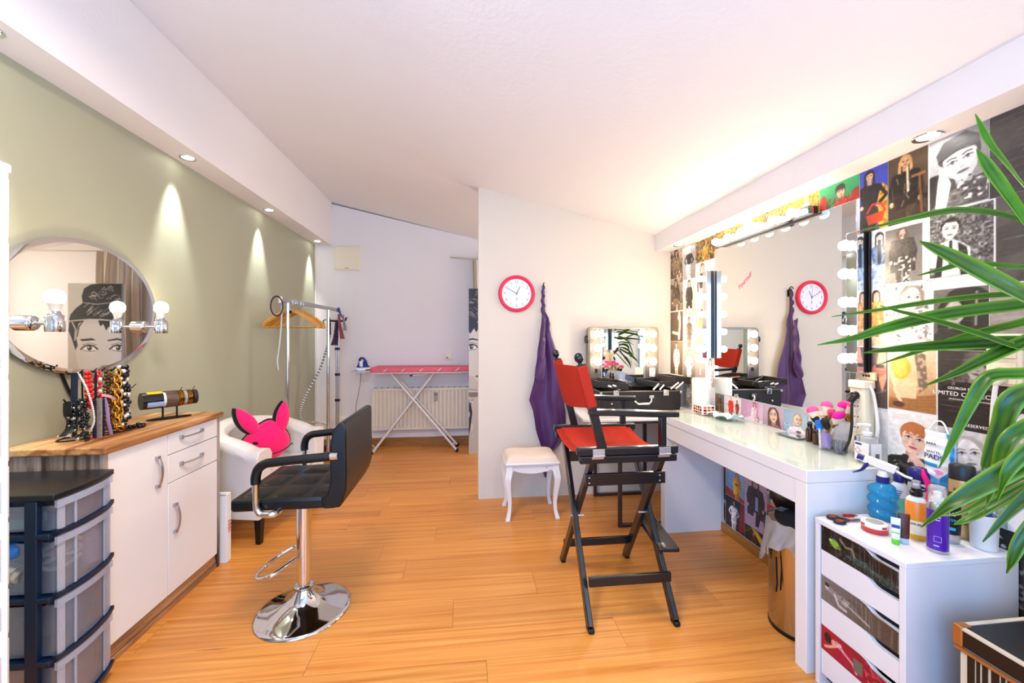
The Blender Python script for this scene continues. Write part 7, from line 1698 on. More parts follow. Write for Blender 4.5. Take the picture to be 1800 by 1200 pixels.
MB().tube(spline([Vector((cx, cy, TZ + .200)) + q * .040, Vector((cx, cy, TZ + .182)) + q * .05, Vector((cx, cy, TZ + .165)) + q * .062, Vector((cx, cy, TZ + .150)) + q * .085], 5), [.011, .011, .0105, .010, .010, .0095, .009, .0085, .008, .0075, .007, .006, .005, .004, .003, .002][:16], 10, flat=(.7, 1.2)).build('trigger', NVC, sp, smooth=80)
# baby lotion bottle
lo = thing('lotion_bottle', 'white and mint lotion bottle with a round navy cap behind the turquoise spray', 'bottle', T_(1.622, 1.335))
lx, ly_ = 1.622, 1.335
MB().lathe([(.026, 0), (.030, .004), (.031, .02), (.031, .072)], (lx, ly_, TZ), 28, None, 1, .75).build('mint_lower_body', mat('mint_lotion', (.45, .82, .70), .25), lo, smooth=60)
MB().lathe([(.031, .072), (.031, .095), (.028, .112), (.018, .124), (.014, .127)], (lx, ly_, TZ), 28, None, 1, .75).build('white_upper_body', mat('milky_plastic', (.88, .92, .92), .25), lo, smooth=60)
MB().lathe([(.0155, .126), (.016, .128), (.016, .152), (.013, .156), (.0002, .156)], (lx, ly_, TZ), 24).build('cap', NVC, lo, smooth=50)
LBL = mat('label_ink_blue', (.12, .35, .62), .5)
fy = Vector((.62, -.78, 0)); nx2 = Vector((-.78, -.62, 0))
for k in range(4): MB().bar(Vector((lx, ly_, TZ + .098 - .008 * k)) + nx2 * .0278 - fy * .012, Vector((lx, ly_, TZ + .098 - .008 * k)) + nx2 * .0278 + fy * (.010 - .003 * k), .002, .0025).build('label_line', LBL, lo, smooth=0)
# navy capped baby cream bottle
bb_ = thing('shampoo_bottle', 'white bottle with a big rounded navy cap and oval badge behind the orange pump', 'bottle', T_(1.660, 1.297))
bx, by = 1.660, 1.297; Rb = Matrix.Rotation(math.radians(-52), 3, 'Z')
MB().lathe([(.028, 0), (.032, .004), (.033, .10), (.031, .125), (.027, .135)], (bx, by, TZ), 28, Rb, 1, .6).build('bottle_body', WHITEP, bb_, smooth=60)
MB().lathe([(.0275, .134), (.031, .140), (.033, .160), (.031, .178), (.022, .190), (.0003, .194)], (bx, by, TZ), 28, Rb, 1, .62).build('cap', NVC, bb_, smooth=60)
dn = Vector((-.79, -.61, 0)); dr = Vector((.61, -.79, 0))
ovl = MB(); Fm = frame(Vector((bx, by, TZ + .118)) + dn * .0215, dr, (0, 0, 1))
ovl.add([Fm @ Vector((.021 * math.cos(a), .011 * math.sin(a), .0)) for a in (2 * PI * k / 28 for k in range(28))] + [Fm @ Vector((.021 * math.cos(a), .011 * math.sin(a), .001)) for a in (2 * PI * k / 28 for k in range(28))], [tuple(range(28))[::-1], tuple(range(28, 56))] + [(k, (k + 1) % 28, 28 + (k + 1) % 28, 28 + k) for k in range(28)])
ovl.build('oval_badge', mat('badge_navy', (.08, .12, .36), .4), bb_, smooth=0)
text_mesh('Bübchen', .0095, frame(Vector((bx, by, TZ + .118)) + dn * .0232, dr, (0, 0, 1)), LETW, bb_)
text_mesh('Calendula', .006, frame(Vector((bx, by, TZ + .098)) + dn * .0225, dr, (0, 0, 1)), LBL, bb_, 'label_text')
# orange pump bottle
ob = thing('pump_bottle', 'orange and amber spray bottle with black collar and clear cap', 'bottle', T_(1.492, 1.175))
ox, oy = 1.492, 1.175
Ro = Matrix.Rotation(math.radians(-52), 3, 'Z')
MB().lathe([(.024, 0), (.026, .003), (.0265, .03), (.0265, .07)], (ox, oy, TZ), 26, Ro, 1, .7).build('amber_lower_body', clear_mat('amber_oil', (.96, .66, .08), .05, .75, (1, .8, .35)), ob, smooth=60)
MB().lathe([(.0265, .07), (.0265, .122), (.024, .126)], (ox, oy, TZ), 26, Ro, 1, .7).build('orange_upper_body', mat('peach_orange_plastic', (.95, .55, .18), .3), ob, smooth=60)
MB().lathe([(.0245, .125), (.0235, .132), (.016, .140), (.0125, .143)], (ox, oy, TZ), 24, Ro, 1, .75).build('shoulder', mat('milky_plastic', (.88, .92, .92), .25), ob, smooth=60)
MB().lathe([(.0155, .143), (.016, .156), (.0125, .158), (.0125, .168), (.009, .170)], (ox, oy, TZ), 22).build('collar', BLACKP, ob, smooth=50)
MB().lathe([(.0115, .169), (.0112, .192), (.0002, .193)], (ox, oy, TZ), 20).build('spray_cap', clear_mat('clear_cap', opacity=.25), ob, smooth=50)
lab = MB(); lab.sheet(lambda u, v: Vector((ox, oy, TZ + .018 + .045 * v)) + Ro @ Vector((.0270 * math.cos(-PI * .88 + PI * .72 * u), .0190 * math.sin(-PI * .88 + PI * .72 * u), 0)), 12, 1, .0004)
lab.build('paper_label', mat('cream_label', (.93, .86, .72), .5, vary=.15, scale=60), ob, smooth=60)
do = Ro @ Vector((0, -1, 0)); so_ = Ro @ Vector((1, 0, 0))
text_mesh('DELER', .009, frame(Vector((ox, oy, TZ + .052)) + do * .0195, so_, (0, 0, 1)), mat('brown_ink', (.3, .16, .08), .5), ob, 'label_text')
# pink bottle with bent neck
pk = MB().lathe([(.010, 0), (.014, .004), (.014, .10), (.010, .12)], (1.632, 1.238, TZ), 18).tube([(1.632, 1.238, TZ + .118), (1.625, 1.241, TZ + .150), (1.617, 1.247, TZ + .178), (1.614, 1.250, TZ + .200)], [.009, .009, .008, .004], 12)
tag(pk.build('pink_bottle', mat('magenta_plastic', (.95, .08, .50), .3), smooth=60), 'slim magenta bottle with bent tip behind the orange spray', 'bottle')
# purple mousse can
mo = thing('mousse_can', 'purple mousse can with a clear domed cap at the front of the drawer unit', 'can', T_(1.470, 1.097))
mx_, my = 1.470, 1.097
MB().lathe([(.0235, 0), (.0255, .003), (.0255, .010)], (mx_, my, TZ), 28).build('base_rim', ALU, mo, smooth=50)
MB().lathe([(.0252, .010), (.0252, .132)], (mx_, my, TZ), 32).build('purple_sleeve', mat('purple_label', (.30, .12, .62), .22, vary=.18, scale=10, stretch=(9, 9, .5)), mo, smooth=60)
MB().lathe([(.0252, .132), (.0245, .145), (.021, .154), (.019, .158)], (mx_, my, TZ), 28).build('silver_shoulder', ALU, mo, smooth=60)
MB().lathe([(.0215, .156), (.0215, .164), (.018, .168)], (mx_, my, TZ), 24).build('neck_ring', WHITEP, mo, smooth=50)
MB().lathe([(.0218, .158), (.0218, .196), (.0195, .203), (.0002, .205)], (mx_, my, TZ), 24).build('clear_cap', clear_mat('clear_cap', opacity=.25), mo, smooth=50)
MB().lathe([(.010, .166), (.010, .186), (.0002, .188)], (mx_, my, TZ), 16).build('nozzle', WHITEP, mo, smooth=50)
dm = Vector((-.80, -.60, 0)); rm = Vector((.60, -.80, 0)); WINK = mat('pale_lilac_ink', (.80, .76, .92), .5)
m = MB(); Fm = frame(Vector((mx_, my, TZ + .045)) + dm * .0256, rm, (0, 0, 1)); m.tube([Fm @ Vector(p) for p in ((-.008, -.008, 0), (.008, -.008, 0), (.008, .008, 0), (-.008, .008, 0))], .0008, 4, closed=True); m.build('label_square', WINK, mo, smooth=0)
for k in range(4): MB().bar(Vector((mx_, my, TZ + (.120, .112, .104, .024)[k])) + dm * .0250 - rm * .009, Vector((mx_, my, TZ + (.120, .112, .104, .024)[k])) + dm * .0250 + rm * (.009 - .002 * k), .002, .0028).build('label_line', WINK, mo, smooth=0)
# black conditioner
bk_ = thing('conditioner_bottle', 'black bottle with a silver grey cap standing on its head behind the purple can', 'bottle', T_(1.572, 1.145))
kx, ky = 1.572, 1.145; Rk = Matrix.Rotation(math.radians(-52), 3, 'Z')
MB().lathe([(.027, 0), (.028, .003), (.0285, .030)], (kx, ky, TZ), 26, Rk, 1, .62).build('cap', ALU, bk_, smooth=50)
MB().lathe([(.0285, .030), (.030, .05), (.031, .10), (.029, .14), (.024, .160), (.018, .163), (.0002, .163)], (kx, ky, TZ), 26, Rk, 1, .62).build('bottle_body', mat('matt_black_bottle', (.04, .045, .05), .35), bk_, smooth=60)
dk_ = Rk @ Vector((0, -1, 0)); rk = Rk @ Vector((1, 0, 0)); CYAN = mat('cyan_ink', (.15, .65, .80), .5)
def ktext(t, z, sz, mm, off=.0199): text_mesh(t, sz, frame(Vector((kx, ky, TZ + z)) + dk_ * off, rk, (0, 0, 1)), mm, bk_, 'label_text')
ktext('FULL', .098, .016, LETW); ktext('POWER', .078, .011, CYAN)
m = MB(); m.box(Vector((kx, ky, TZ + .050)) + dk_ * .0192, (.034, .002, .009), Rk); m.build('cyan_band', CYAN, bk_, smooth=0)
# gold shampoo
sy = thing('shampoo_bottle', 'tall gold shampoo bottle with black cap behind the white cup', 'bottle', T_(1.655, 1.165))
gx, gy = 1.655, 1.165; Rg = Matrix.Rotation(math.radians(-50), 3, 'Z')
MB().lathe([(.029, 0), (.031, .003), (.0315, .02), (.0315, .185), (.0305, .192)], (gx, gy, TZ), 28, Rg, 1, .62).build('bottle_body', mat('champagne_gold', (.80, .64, .40), .3, .35, vary=.06), sy, smooth=60)
MB().lathe([(.0315, .192), (.032, .195), (.031, .238), (.027, .243), (.0002, .244)], (gx, gy, TZ), 28, Rg, 1, .62).build('cap', mat('charcoal_cap', (.13, .13, .135), .35), sy, smooth=50)
dg_ = Rg @ Vector((0, -1, 0)); rg_ = Rg @ Vector((1, 0, 0)); INK = mat('black_ink', (.04, .035, .03), .5)
def gtext(t, z, sz, off=.0203): text_mesh(t, sz, frame(Vector((gx, gy, TZ + z)) + dg_ * off, rg_, (0, 0, 1)), INK, sy, 'label_text')
gtext('syoss', .162, .021); gtext('ORA', .05, .010)
m = MB(); m.box(Vector((gx, gy, TZ + .145)) + dg_ * .0196, (.03, .001, .004), Rg); m.build('label_rule', INK, sy, smooth=0)
# white cup with comb handle
wc = thing('white_cup', 'tapered white plastic cup at the back corner of the drawer unit', 'cup', T_(1.645, 1.098))
MB().lathe([(.028, 0), (.030, .003), (.0335, .105), (.0345, .107), (.0345, .109), (.032, .109), (.0285, .006), (.0002, .006)], (1.640, 1.098, TZ), 30).build('cup_wall', mat('matt_white_cup', (.90, .90, .89), .45), wc, smooth=50)
hb2 = thing('hair_brush', 'blue handled hair brush standing in the white cup', 'brush', (1.640, 1.098, TZ + .01))
MB().tube(spline([(1.640, 1.098, TZ + .012), (1.642, 1.099, TZ + .09), (1.645, 1.10, TZ + .13), (1.650, 1.102, TZ + .165)], 5), [.012] * 6 + [.018] * 5 + [.016] * 5, 12).build('brush_back', mat('cobalt_plastic', (.05, .25, .60), .3), hb2, smooth=60)
MB().tube([(1.652, 1.103, TZ + .165), (1.654, 1.104, TZ + .20), (1.655, 1.105, TZ + .232)], [.008, .009, .006], 12).build('handle', mat('sky_blue_plastic', (.15, .50, .85), .4), hb2, smooth=60)
# cotton pads bag hanging on the wall
cb = thing('cotton_pad_bag', 'white and blue plastic bag of cotton pads hung on the wall', 'bag', (1.675, 1.25, .74))
A = Art(.092, .205, '#e6edf4', 90, .002); ap = A.asp
A.grad('#e9eef4', '#f2f5f8'); A.poly([(0, 0), (ap, 0), (ap, .62), (ap * .86, .40), (ap * .62, .28), (ap * .3, .34), (0, .30)], '#1f86c4'); A.poly([(ap * .76, 1), (ap, 1), (ap, .62), (ap * .9, .5), (ap * .92, .8)], '#2a8fd0'); A.mottle('#8cc8ea', 12, .6, (A.Y < .3).astype(float), .6); A.rect(ap * .05, .46, ap * .62, .52, '#2a9ad8'); A.ell(ap * .3, .38, .06, .04, '#f4f6f8'); A.ell(ap * .62, .39, .07, .035, '#e680b4'); A.ell(ap * .45, .36, .06, .04, '#f6f8fa')
def bulge(U, V): return .024 * (np.sin(np.pi * np.clip(U, 0, 1)) ** .6) * (np.sin(np.pi * np.clip(V * .96 + .02, 0, 1)) ** .5) + .002 * np.sin(V * 40)
bag = sheet_mesh('printed_bag', A, (1.690, 1.298, .715), (0, -.092, 0), (.0, 0, .232), .004, cb, bulge)
def btext(t, y, z, sz, mm): text_mesh(t, sz, frame((1.6585, y, z), (0, -1, 0), (0, 0, 1)), mm, cb, 'label_text')
BIK = mat('navy_ink', (.12, .18, .42), .5)
btext('BARA', 1.258, .905, .0125, BIK); btext('WATTE-', 1.250, .876, .0125, BIK); btext('PADS', 1.250, .858, .025, BIK)
MB().tube(spline([(1.685, 1.285, .945), (1.69, 1.27, .975), (1.692, 1.255, .985), (1.69, 1.24, .975), (1.685, 1.225, .945)], 5), .003, 6).build('drawstring', WHITEP, cb, smooth=80)
# tin, tubes, scissors, pen
tn = thing('cream_tin', 'flat round tin with white lid and red side at the unit front', 'tin', T_(1.405, 1.235))
MB().lathe([(.034, 0), (.036, .002), (.036, .018)], (1.405, 1.235, TZ), 36).build('red_base', mat('tin_red', (.78, .22, .22), .35, vary=.1), tn, smooth=50)
MB().lathe([(.0362, .018), (.0368, .019), (.0368, .030), (.035, .032), (.0002, .032)], (1.405, 1.235, TZ), 36).build('white_lid', WHITEP, tn, smooth=50)
MB().lathe([(.022, .0322), (.024, .0324), (.0242, .0328), (.022, .0328)], (1.405, 1.235, TZ), 28).build('lid_print', mat('silver_print', (.62, .62, .62), .5), tn, smooth=50)
for a in (2.9, 4.6): MB().box((1.405 + .0366 * math.cos(a), 1.235 + .0366 * math.sin(a), TZ + .0245), (.002, .014, .007), (0, 0, a)).build('red_badge', RED, tn, smooth=0)
def tube_pack(x, y, h_, w_, yaw, body, cap, label, nm='cream_tube'):
    t = thing(nm, label, 'tube', T_(x, y)); R = Matrix.Rotation(yaw, 3, 'Z')
    MB().lathe([(w_ * .42, 0), (w_ * .44, .001), (w_ * .44, .016), (w_ * .40, .017)], (x, y, TZ), 20, R, 1, .75).build('cap', cap, t, smooth=50)
    L = [(w_ * .46, .3 * w_, .017), (w_ * .5, .3 * w_, .03), (w_ * .52, .2 * w_, h_ * .6), (w_ * .54, .05 * w_, h_ * .94), (w_ * .54, .02 * w_, h_)]
    m = MB(); n = 20; m.add([Vector((x, y, TZ)) + R @ Vector((a * math.cos(2 * PI * k / n), b_ * math.sin(2 * PI * k / n), z)) for a, b_, z in L for k in range(n)], [(i * n + k, i * n + (k + 1) % n, (i + 1) * n + (k + 1) % n, (i + 1) * n + k) for i in range(len(L) - 1) for k in range(n)] + [tuple((len(L) - 1) * n + k for k in range(n)), tuple(range(n))[::-1]])
    m.build('tube_body', body, t, smooth=60); return t, R
tt, Rt = tube_pack(1.385, 1.150, .085, .022, -.85, mat('white_tube', (.88, .91, .94), .35), mat('lime_cap', (.35, .78, .12), .35), 'slim white cream tube with a lime green cap')
dt_ = Rt @ Vector((0, -1, 0)); rt = Rt @ Vector((1, 0, 0))
MB().box(Vector((1.385, 1.150, TZ + .058)) + dt_ * .0042, (.020, .001, .010), Rt).build('blue_badge', mat('badge_blue', (.10, .28, .60), .4), tt, smooth=0)
MB().box(Vector((1.385, 1.150, TZ + .038)) + dt_ * .0056, (.019, .001, .004), Rt).build('green_band', mat('lime_band', (.45, .80, .25), .4), tt, smooth=0)
tube_pack(1.418, 1.152, .096, .027, -.70, mat('cocoa_tube', (.32, .16, .13), .3), mat('pale_blue_cap', (.70, .76, .84), .3), 'cocoa brown cream tube with a pale cap beside the white tube')
sc_ = thing('scissors', 'scissors with orange and dark grey handles lying on the unit', 'scissors', T_(1.372, 1.325))
ORG = mat('orange_grip', (.92, .32, .14), .4); GRY = mat('graphite_grip', (.10, .10, .10), .4)
for (px, py), an in (((1.345, 1.335), 0), ((1.338, 1.300), 1)):
    ring = [(px + .0165 * math.cos(a), py + .0115 * math.sin(a), TZ + .006) for a in (2 * PI * k / 24 for k in range(24))]
    h = MB().tube(ring, .0055, 8, closed=True).build('finger_ring', GRY, sc_, smooth=80)
    MB().lathe([(.0125, 0), (.0105, .0065), (.009, .0065), (.009, 0)], (px, py, TZ + .004), 22, None, 1, .7).build('ring_liner', ORG, h, smooth=60)
for s, (px, py) in ((1, (1.345, 1.335)), (-1, (1.338, 1.300))):
    MB().bar((px + .012, py - .002 * s, TZ + .006), (1.385, 1.308 + .002 * s, TZ + .006), .007, .005).build('shank', GRY, sc_, bev=.001)
    MB().add([(1.38, 1.302, TZ + .004 + .002 * (s > 0)), (1.382, 1.314, TZ + .004 + .002 * (s > 0)), (1.45, 1.302 + .006 * s, TZ + .004 + .002 * (s > 0)), (1.38, 1.302, TZ + .006 + .002 * (s > 0)), (1.382, 1.314, TZ + .006 + .002 * (s > 0)), (1.45, 1.302 + .006 * s, TZ + .006 + .002 * (s > 0))], [(0, 2, 1), (3, 4, 5), (0, 1, 4, 3), (1, 2, 5, 4), (2, 0, 3, 5)]).build('blade', STEEL, sc_, smooth=0)
MB().cyl((1.386, 1.308, TZ + .003), (1.386, 1.308, TZ + .0105), .005, None, 14).build('pivot_screw', ORG, sc_, smooth=50)
pe = thing('lip_pencil', 'red capped silver pen lying behind the scissors', 'pen', T_(1.39, 1.345))
MB().cyl((1.335, 1.352, TZ + .006), (1.392, 1.344, TZ + .006), .0055, None, 12).build('barrel', ALU, pe, smooth=50)
MB().cyl((1.392, 1.344, TZ + .006), (1.435, 1.338, TZ + .006), .006, .005, 12).build('cap', mat('ruby_cap', (.62, .05, .10), .3), pe, smooth=50)
MB().cyl((1.435, 1.338, TZ + .006), (1.45, 1.336, TZ + .006), .003, .001, 10).build('tip', BLACKP, pe, smooth=50)

# ---- waste bin
wb2 = thing('waste_bin', 'steel pedal bin with lifted dome lid and plastic liner under the dressing table', 'bin', (1.470, 1.62, 0))
nx_, ny2, rb = 1.470, 1.62, .118
MB().lathe([(rb - .004, 0), (rb + .002, .0), (rb + .002, .016), (rb - .004, .018)], (nx_, ny2, 0), 40).build('base_ring', BLACKP, wb2, smooth=50)
MB().lathe([(rb, .016), (rb, .445), (rb - .003, .445), (rb - .003, .02), (.0002, .02)], (nx_, ny2, 0), 48).build('bin_wall', mat('polished_steel', (.72, .68, .62), .12, 1.0, vary=.03), wb2, smooth=60)
MB().lathe([(rb - .004, .44), (rb + .003, .442), (rb + .003, .472), (rb - .004, .474)], (nx_, ny2, 0), 48).build('top_rim', CHROME, wb2, smooth=60)
Rl = Matrix.Rotation(math.radians(-72), 3, 'Y')
MB().lathe([(rb, 0), (rb, .012), (rb * .9, .032), (rb * .6, .052), (rb * .25, .060), (.0002, .061)], (nx_ + .075, ny2 + .066, .526), 40, Matrix.Rotation(.72, 3, 'Z') @ Matrix.Rotation(math.radians(72), 3, 'Y')).build('dome_lid', CHROME, wb2, smooth=60)
MB().lathe([(rb + .004, -.006), (rb + .004, .004), (rb - .006, .004)], (nx_ + .075, ny2 + .066, .526), 40, Matrix.Rotation(.72, 3, 'Z') @ Matrix.Rotation(math.radians(72), 3, 'Y')).build('lid_seal', BLACKP, wb2, smooth=60)
LINR = clear_mat('frosted_liner', (.88, .86, .84), .3, .38)
def liner(u, v):
    a = 2 * PI * u; r = rb + .006 + .020 * v * (.6 + .6 * math.sin(a * 5 + 1) ** 2) + .010 * math.sin(a * 11 + v * 6) * v
    return (nx_ + r * math.cos(a), ny2 + r * math.sin(a), .478 - (.145 + .05 * math.sin(a * 3 + .6) + .02 * math.sin(a * 8)) * v + .004 * math.sin(a * 14))
b = MB(); b.sheet(liner, 72, 12, .001, True); b.build('bag_liner', LINR, wb2, smooth=80)
MB().tube(spline([(nx_ - rb - .012, ny2 - .02, .33), (nx_ - rb - .014, ny2 - .024, .28), (nx_ - rb - .010, ny2 - .022, .22), (nx_ - rb - .012, ny2 - .02, .18)], 4), .0035, 6).build('carry_bail', BLACKM, wb2, smooth=80)

# ---- striped crate
ct = thing('striped_trunk', 'dark trunk with striped side, brass edges and black lid at the bottom right corner', 'trunk', (1.50, .77, 0))
KX0, KX1, KY0, KY1, KZ = 1.335, 1.690, .585, .945, .50
TRB = mat('trunk_cream', (.82, .78, .70), .5); TRD = mat('trunk_dark_brown', (.09, .055, .05), .4); BRS = mat('trunk_brass', (.72, .50, .28), .3, .7)
MB().bb(KX0, KX1, KY0, KY1, .0, KZ - .05).build('trunk_body', TRB, ct, bev=.003)
MB().bb(KX0 - .006, KX1 + .004, KY0 - .006, KY1 + .006, KZ - .048, KZ).build('lid', TRD, ct, bev=.004)
MB().bb(KX0 + .006, KX1 - .006, KY0 + .006, KY1 - .006, KZ, KZ + .0015).build('lid_panel', mat('slate_green_lid', (.075, .085, .075), .35, vary=.4, scale=9), ct, smooth=0)
for a, b in ((KX0 - .008, KX0 + .004), (KX1 - .004, KX1 + .006)): MB().bb(a, b, KY0 - .008, KY1 + .008, KZ - .004, KZ + .003).build('edge_trim', TRB, ct, bev=.001)
for a, b in ((KY0 - .008, KY0 + .004), (KY1 - .004, KY1 + .008)): MB().bb(KX0, KX1, a, b, KZ - .004, KZ + .003).build('edge_trim', TRB, ct, bev=.001)
MB().bb(KX0 - .010, KX0 - .004, KY0 - .006, KY1 + .006, KZ - .060, KZ - .050).build('lower_trim', BRS, ct, bev=.001)
for yy in (KY0, KY1):
    s = -1 if yy == KY0 else 1
    MB().bb(KX0 - .010, KX0 + .024, yy - .012 if s > 0 else yy - .010, yy + .010 if s > 0 else yy + .012, KZ - .05, KZ + .005).build('corner_guard', BRS, ct, bev=.003)
k = 0; yy = KY0 + .006
while yy < KY1 - .012:
    w2 = (.010, .006, .014)[k % 3]; MB().bb(KX0 - .0035, KX0 + .001, yy, yy + w2, .004, KZ - .061).build('stripe_slat', TRD, ct, smooth=0); yy += w2 + (.006, .005, .008)[k % 3]; k += 1
xx = KX0 + .006; k = 0
while xx < KX1 - .012:
    w2 = (.010, .006, .014)[k % 3]; MB().bb(xx, xx + w2, KY1 - .001, KY1 + .0035, .004, KZ - .061).build('stripe_slat', TRD, ct, smooth=0); xx += w2 + (.006, .005, .008)[k % 3]; k += 1

# ---- big leafy plant standing on the trunk
LV = {
'a': [(1.366, 0.721, 1.327), (1.295, 0.739, 1.528), (1.235, 0.766, 1.649), (1.21, 0.799, 1.741), (1.215, 0.829, 1.824)],
'b': [(1.35, 0.713, 1.333), (1.268, 0.732, 1.464), (1.209, 0.759, 1.594), (1.184, 0.782, 1.673), (1.18, 0.803, 1.725)],
'c': [(1.382, 0.73, 1.347), (1.311, 0.758, 1.508), (1.276, 0.792, 1.565), (1.194, 0.841, 1.597), (1.103, 0.882, 1.585), (1.018, 0.932, 1.565)],
'd': [(1.288, 0.68, 1.313), (1.206, 0.689, 1.342), (1.139, 0.707, 1.385), (1.07, 0.745, 1.447), (1.033, 0.769, 1.481), (1.013, 0.791, 1.504)],
'e': [(1.492, 0.788, 1.331), (1.428, 0.825, 1.444), (1.358, 0.853, 1.466), (1.282, 0.892, 1.478), (1.233, 0.917, 1.464), (1.197, 0.942, 1.452)],
'f': [(1.413, 0.746, 1.329), (1.34, 0.774, 1.382), (1.263, 0.813, 1.389), (1.15, 0.856, 1.377), (1.043, 0.899, 1.358), (0.944, 0.94, 1.341)],
'g': [(1.35, 0.713, 1.321), (1.282, 0.741, 1.362), (1.197, 0.771, 1.357), (1.092, 0.813, 1.339), (1.005, 0.853, 1.311), (0.942, 0.88, 1.285), (0.872, 0.908, 1.268)],
'h': [(1.319, 0.696, 1.29), (1.25, 0.714, 1.263), (1.194, 0.741, 1.268), (1.133, 0.768, 1.297), (1.067, 0.805, 1.328), (1.01, 0.832, 1.349), (0.977, 0.846, 1.363)],
'i': [(1.35, 0.713, 1.29), (1.282, 0.741, 1.278), (1.197, 0.771, 1.277), (1.118, 0.81, 1.27), (1.032, 0.85, 1.26), (0.965, 0.877, 1.249)],
'j': [(1.492, 0.788, 1.304), (1.428, 0.825, 1.337), (1.358, 0.853, 1.319), (1.282, 0.892, 1.291), (1.199, 0.931, 1.253), (1.118, 0.971, 1.213)],
'k': [(1.319, 0.696, 1.296), (1.25, 0.714, 1.302), (1.194, 0.741, 1.273), (1.146, 0.766, 1.239), (1.107, 0.791, 1.206), (1.066, 0.826, 1.171)],
'l': [(1.267, 0.662, 1.187), (1.203, 0.679, 1.221), (1.151, 0.705, 1.213), (1.118, 0.729, 1.208), (1.104, 0.741, 1.19), (1.083, 0.753, 1.129), (1.06, 0.766, 1.052), (1.045, 0.778, 0.995)],
'm': [(1.267, 0.662, 1.164), (1.188, 0.671, 1.187), (1.134, 0.687, 1.177), (1.108, 0.7, 1.152), (1.098, 0.711, 1.089), (1.087, 0.723, 1.021), (1.083, 0.728, 1.006)],
'n': [(1.236, 0.645, 1.145), (1.159, 0.654, 1.14), (1.106, 0.67, 1.115), (1.075, 0.684, 1.079), (1.065, 0.695, 1.013), (1.061, 0.705, 0.951), (1.066, 0.715, 0.918)],
'o': [(1.204, 0.629, 1.127), (1.129, 0.637, 1.079), (1.067, 0.654, 1.046), (1.017, 0.68, 0.997), (0.974, 0.705, 0.949), (0.949, 0.738, 0.888)],
'p': [(1.267, 0.662, 1.113), (1.188, 0.671, 1.039), (1.123, 0.688, 1.004), (1.08, 0.713, 0.957), (1.046, 0.737, 0.915), (1.024, 0.76, 0.898)],
'q': [(1.331, 0.695, 1.099), (1.262, 0.713, 1.036), (1.206, 0.739, 0.968), (1.158, 0.765, 0.91), (1.133, 0.788, 0.873), (1.114, 0.8, 0.856)],
'r': [(1.236, 0.645, 1.112), (1.159, 0.654, 1.034), (1.106, 0.67, 0.977), (1.075, 0.684, 0.931), (1.04, 0.698, 0.872)],
's': [(1.204, 0.629, 1.111), (1.14, 0.636, 1.008), (1.093, 0.646, 0.946), (1.062, 0.655, 0.895), (1.05, 0.661, 0.854), (1.047, 0.667, 0.826)],
't': [(1.172, 0.612, 1.142), (1.099, 0.621, 1.11), (1.05, 0.636, 1.076), (1.021, 0.649, 1.03), (1.015, 0.66, 0.972)]}
LW = dict(a=.026, b=.036, c=.032, d=.046, e=.022, f=.020, g=.032, h=.020, i=.032, j=.022, k=.028, l=.026, m=.036, n=.024, o=.036, p=.018, q=.024, r=.020, s=.022, t=.024)
LT = dict(a=.5, b=1.0, c=.75, d=1.1, e=.7, f=.7, g=.9, h=.8, i=.9, j=.75, k=.8, l=.9, m=1.1, n=.9, o=.9, p=.2, q=.7, r=.8, s=.9, t=1.0)
def leaf_mat():
    m = bpy.data.materials.new('leaf_green'); nt, N, L, Pn = nodes_of(m)
    tc = N.new('ShaderNodeTexCoord'); nz = N.new('ShaderNodeTexNoise'); nz.inputs['Scale'].default_value = 14; nz.inputs['Detail'].default_value = 3; L.new(tc.outputs['Object'], nz.inputs[0])
    r = ramp(N, [(.3, '#124804'), (.55, '#206408'), (.8, '#3c8212')]); oi = N.new('ShaderNodeObjectInfo')
    ad = N.new('ShaderNodeMath'); ad.operation = 'MULTIPLY_ADD'; ad.inputs[1].default_value = .45; L.new(oi.outputs['Random'], ad.inputs[0]); sb_ = N.new('ShaderNodeMath'); sb_.operation = 'SUBTRACT'; sb_.inputs[1].default_value = .22
    L.new(nz.outputs['Fac'], sb_.inputs[0]); L.new(sb_.outputs[0], ad.inputs[2]); L.new(ad.outputs[0], r.inputs[0])
    at = N.new('ShaderNodeVertexColor'); at.layer_name = 'rib'; mx = N.new('ShaderNodeMix'); mx.data_type = 'RGBA'; mx.inputs['B'].default_value = lin('#7fae30') + (1,)
    sp_ = N.new('ShaderNodeSeparateColor'); L.new(at.outputs[0], sp_.inputs[0]); L.new(sp_.outputs[0], mx.inputs['Factor']); L.new(r.outputs[0], mx.inputs['A'])
    L.new(mx.outputs['Result'], Pn.inputs['Base Color']); Pn.inputs['Roughness'].default_value = .32
    tr = N.new('ShaderNodeBsdfTranslucent'); L.new(mx.outputs['Result'], tr.inputs[0]); ms = N.new('ShaderNodeMixShader'); ms.inputs[0].default_value = .35
    out = N['Material Output']; L.new(Pn.outputs[0], ms.inputs[1]); L.new(tr.outputs[0], ms.inputs[2]); L.new(ms.outputs[0], out.inputs[0]); return m
LEAF = leaf_mat()
pn = thing('yucca_plant', 'large green yucca whose long pointed leaves reach in from the right', 'plant', (1.42, .70, .503))
CAMP = Vector((0, 0, 1.287))
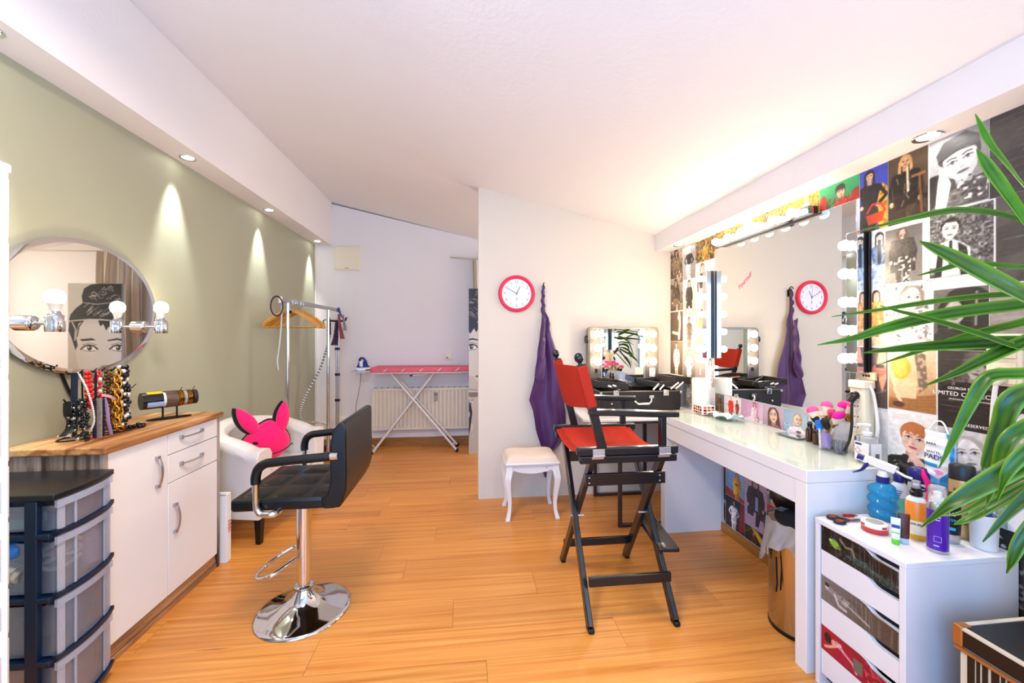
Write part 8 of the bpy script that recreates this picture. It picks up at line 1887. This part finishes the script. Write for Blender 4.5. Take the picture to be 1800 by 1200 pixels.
for key, pts in LV.items():
    S = spline(pts, 7); n = len(S); W2 = LW[key]; tw = LT[key]; vs = []; fs = []; rib = []
    for i, p in enumerate(S):
        t = i / (n - 1); d = (S[min(i + 1, n - 1)] - S[max(i - 1, 0)]).normalized()
        up = Vector((0, 0, 1)); side = d.cross(up)
        side = side.normalized() if side.length > .15 else Vector((.6, -.8, 0))
        nn = side.cross(d).normalized()
        s_ = (side * math.cos(tw) + nn * math.sin(tw)).normalized(); fn_ = s_.cross(d).normalized()
        w_ = W2 * .5 * (min(1, .5 + t * 1.6)) * (max(0, 1 - max(0, (t - .45) / .55) ** 1.8)) + .0006
        for q in (-1, -.5, 0, .5, 1):
            vs.append(p + s_ * (q * w_) - fn_ * ((1 - q * q) * w_ * .28)); rib.append(.9 if abs(q) == 1 and t > .1 else (.25 if q == 0 else 0))
    for i in range(n - 1):
        for q in range(4): fs.append((i * 5 + q, i * 5 + q + 1, i * 5 + q + 6, i * 5 + q + 5))
    m = MB(); m.add(vs, fs); o = m.build('leaf', LEAF, pn, smooth=180)
    ca = o.data.color_attributes.new('rib', 'FLOAT_COLOR', 'POINT'); ca.data.foreach_set('color', np.repeat(np.array(rib)[:, None], 4, 1).astype(np.float32).ravel())
    sm = o.modifiers.new('thickness', 'SOLIDIFY'); sm.thickness = .0012
BARK = mat('yucca_bark', (.32, .24, .17), .9, vary=.3, scale=40, bump=.4)
MB().tube(spline([(1.44, .70, .66), (1.43, .70, .90), (1.40, .71, 1.15), (1.365, .716, 1.315)], 5), .024, 12).build('trunk', BARK, pn, smooth=60)
MB().tube(spline([(1.43, .70, .85), (1.36, .675, 1.0), (1.262, .658, 1.10), (1.240, .648, 1.13)], 5), .018, 12).build('branch', BARK, pn, smooth=60)
MB().lathe([(.085, 0), (.088, .003), (.108, .165), (.116, .167), (.116, .185), (.104, .185), (.102, .16)], (1.45, .72, .5025), 36).build('pot', mat('terracotta', (.55, .27, .17), .7, vary=.1), pn, smooth=40)
MB().lathe([(.104, .158), (.05, .168), (.0002, .170)], (1.45, .72, .5025), 24).build('soil', mat('potting_soil', (.09, .06, .045), .95, vary=.4, scale=60, bump=.5), pn, smooth=60)
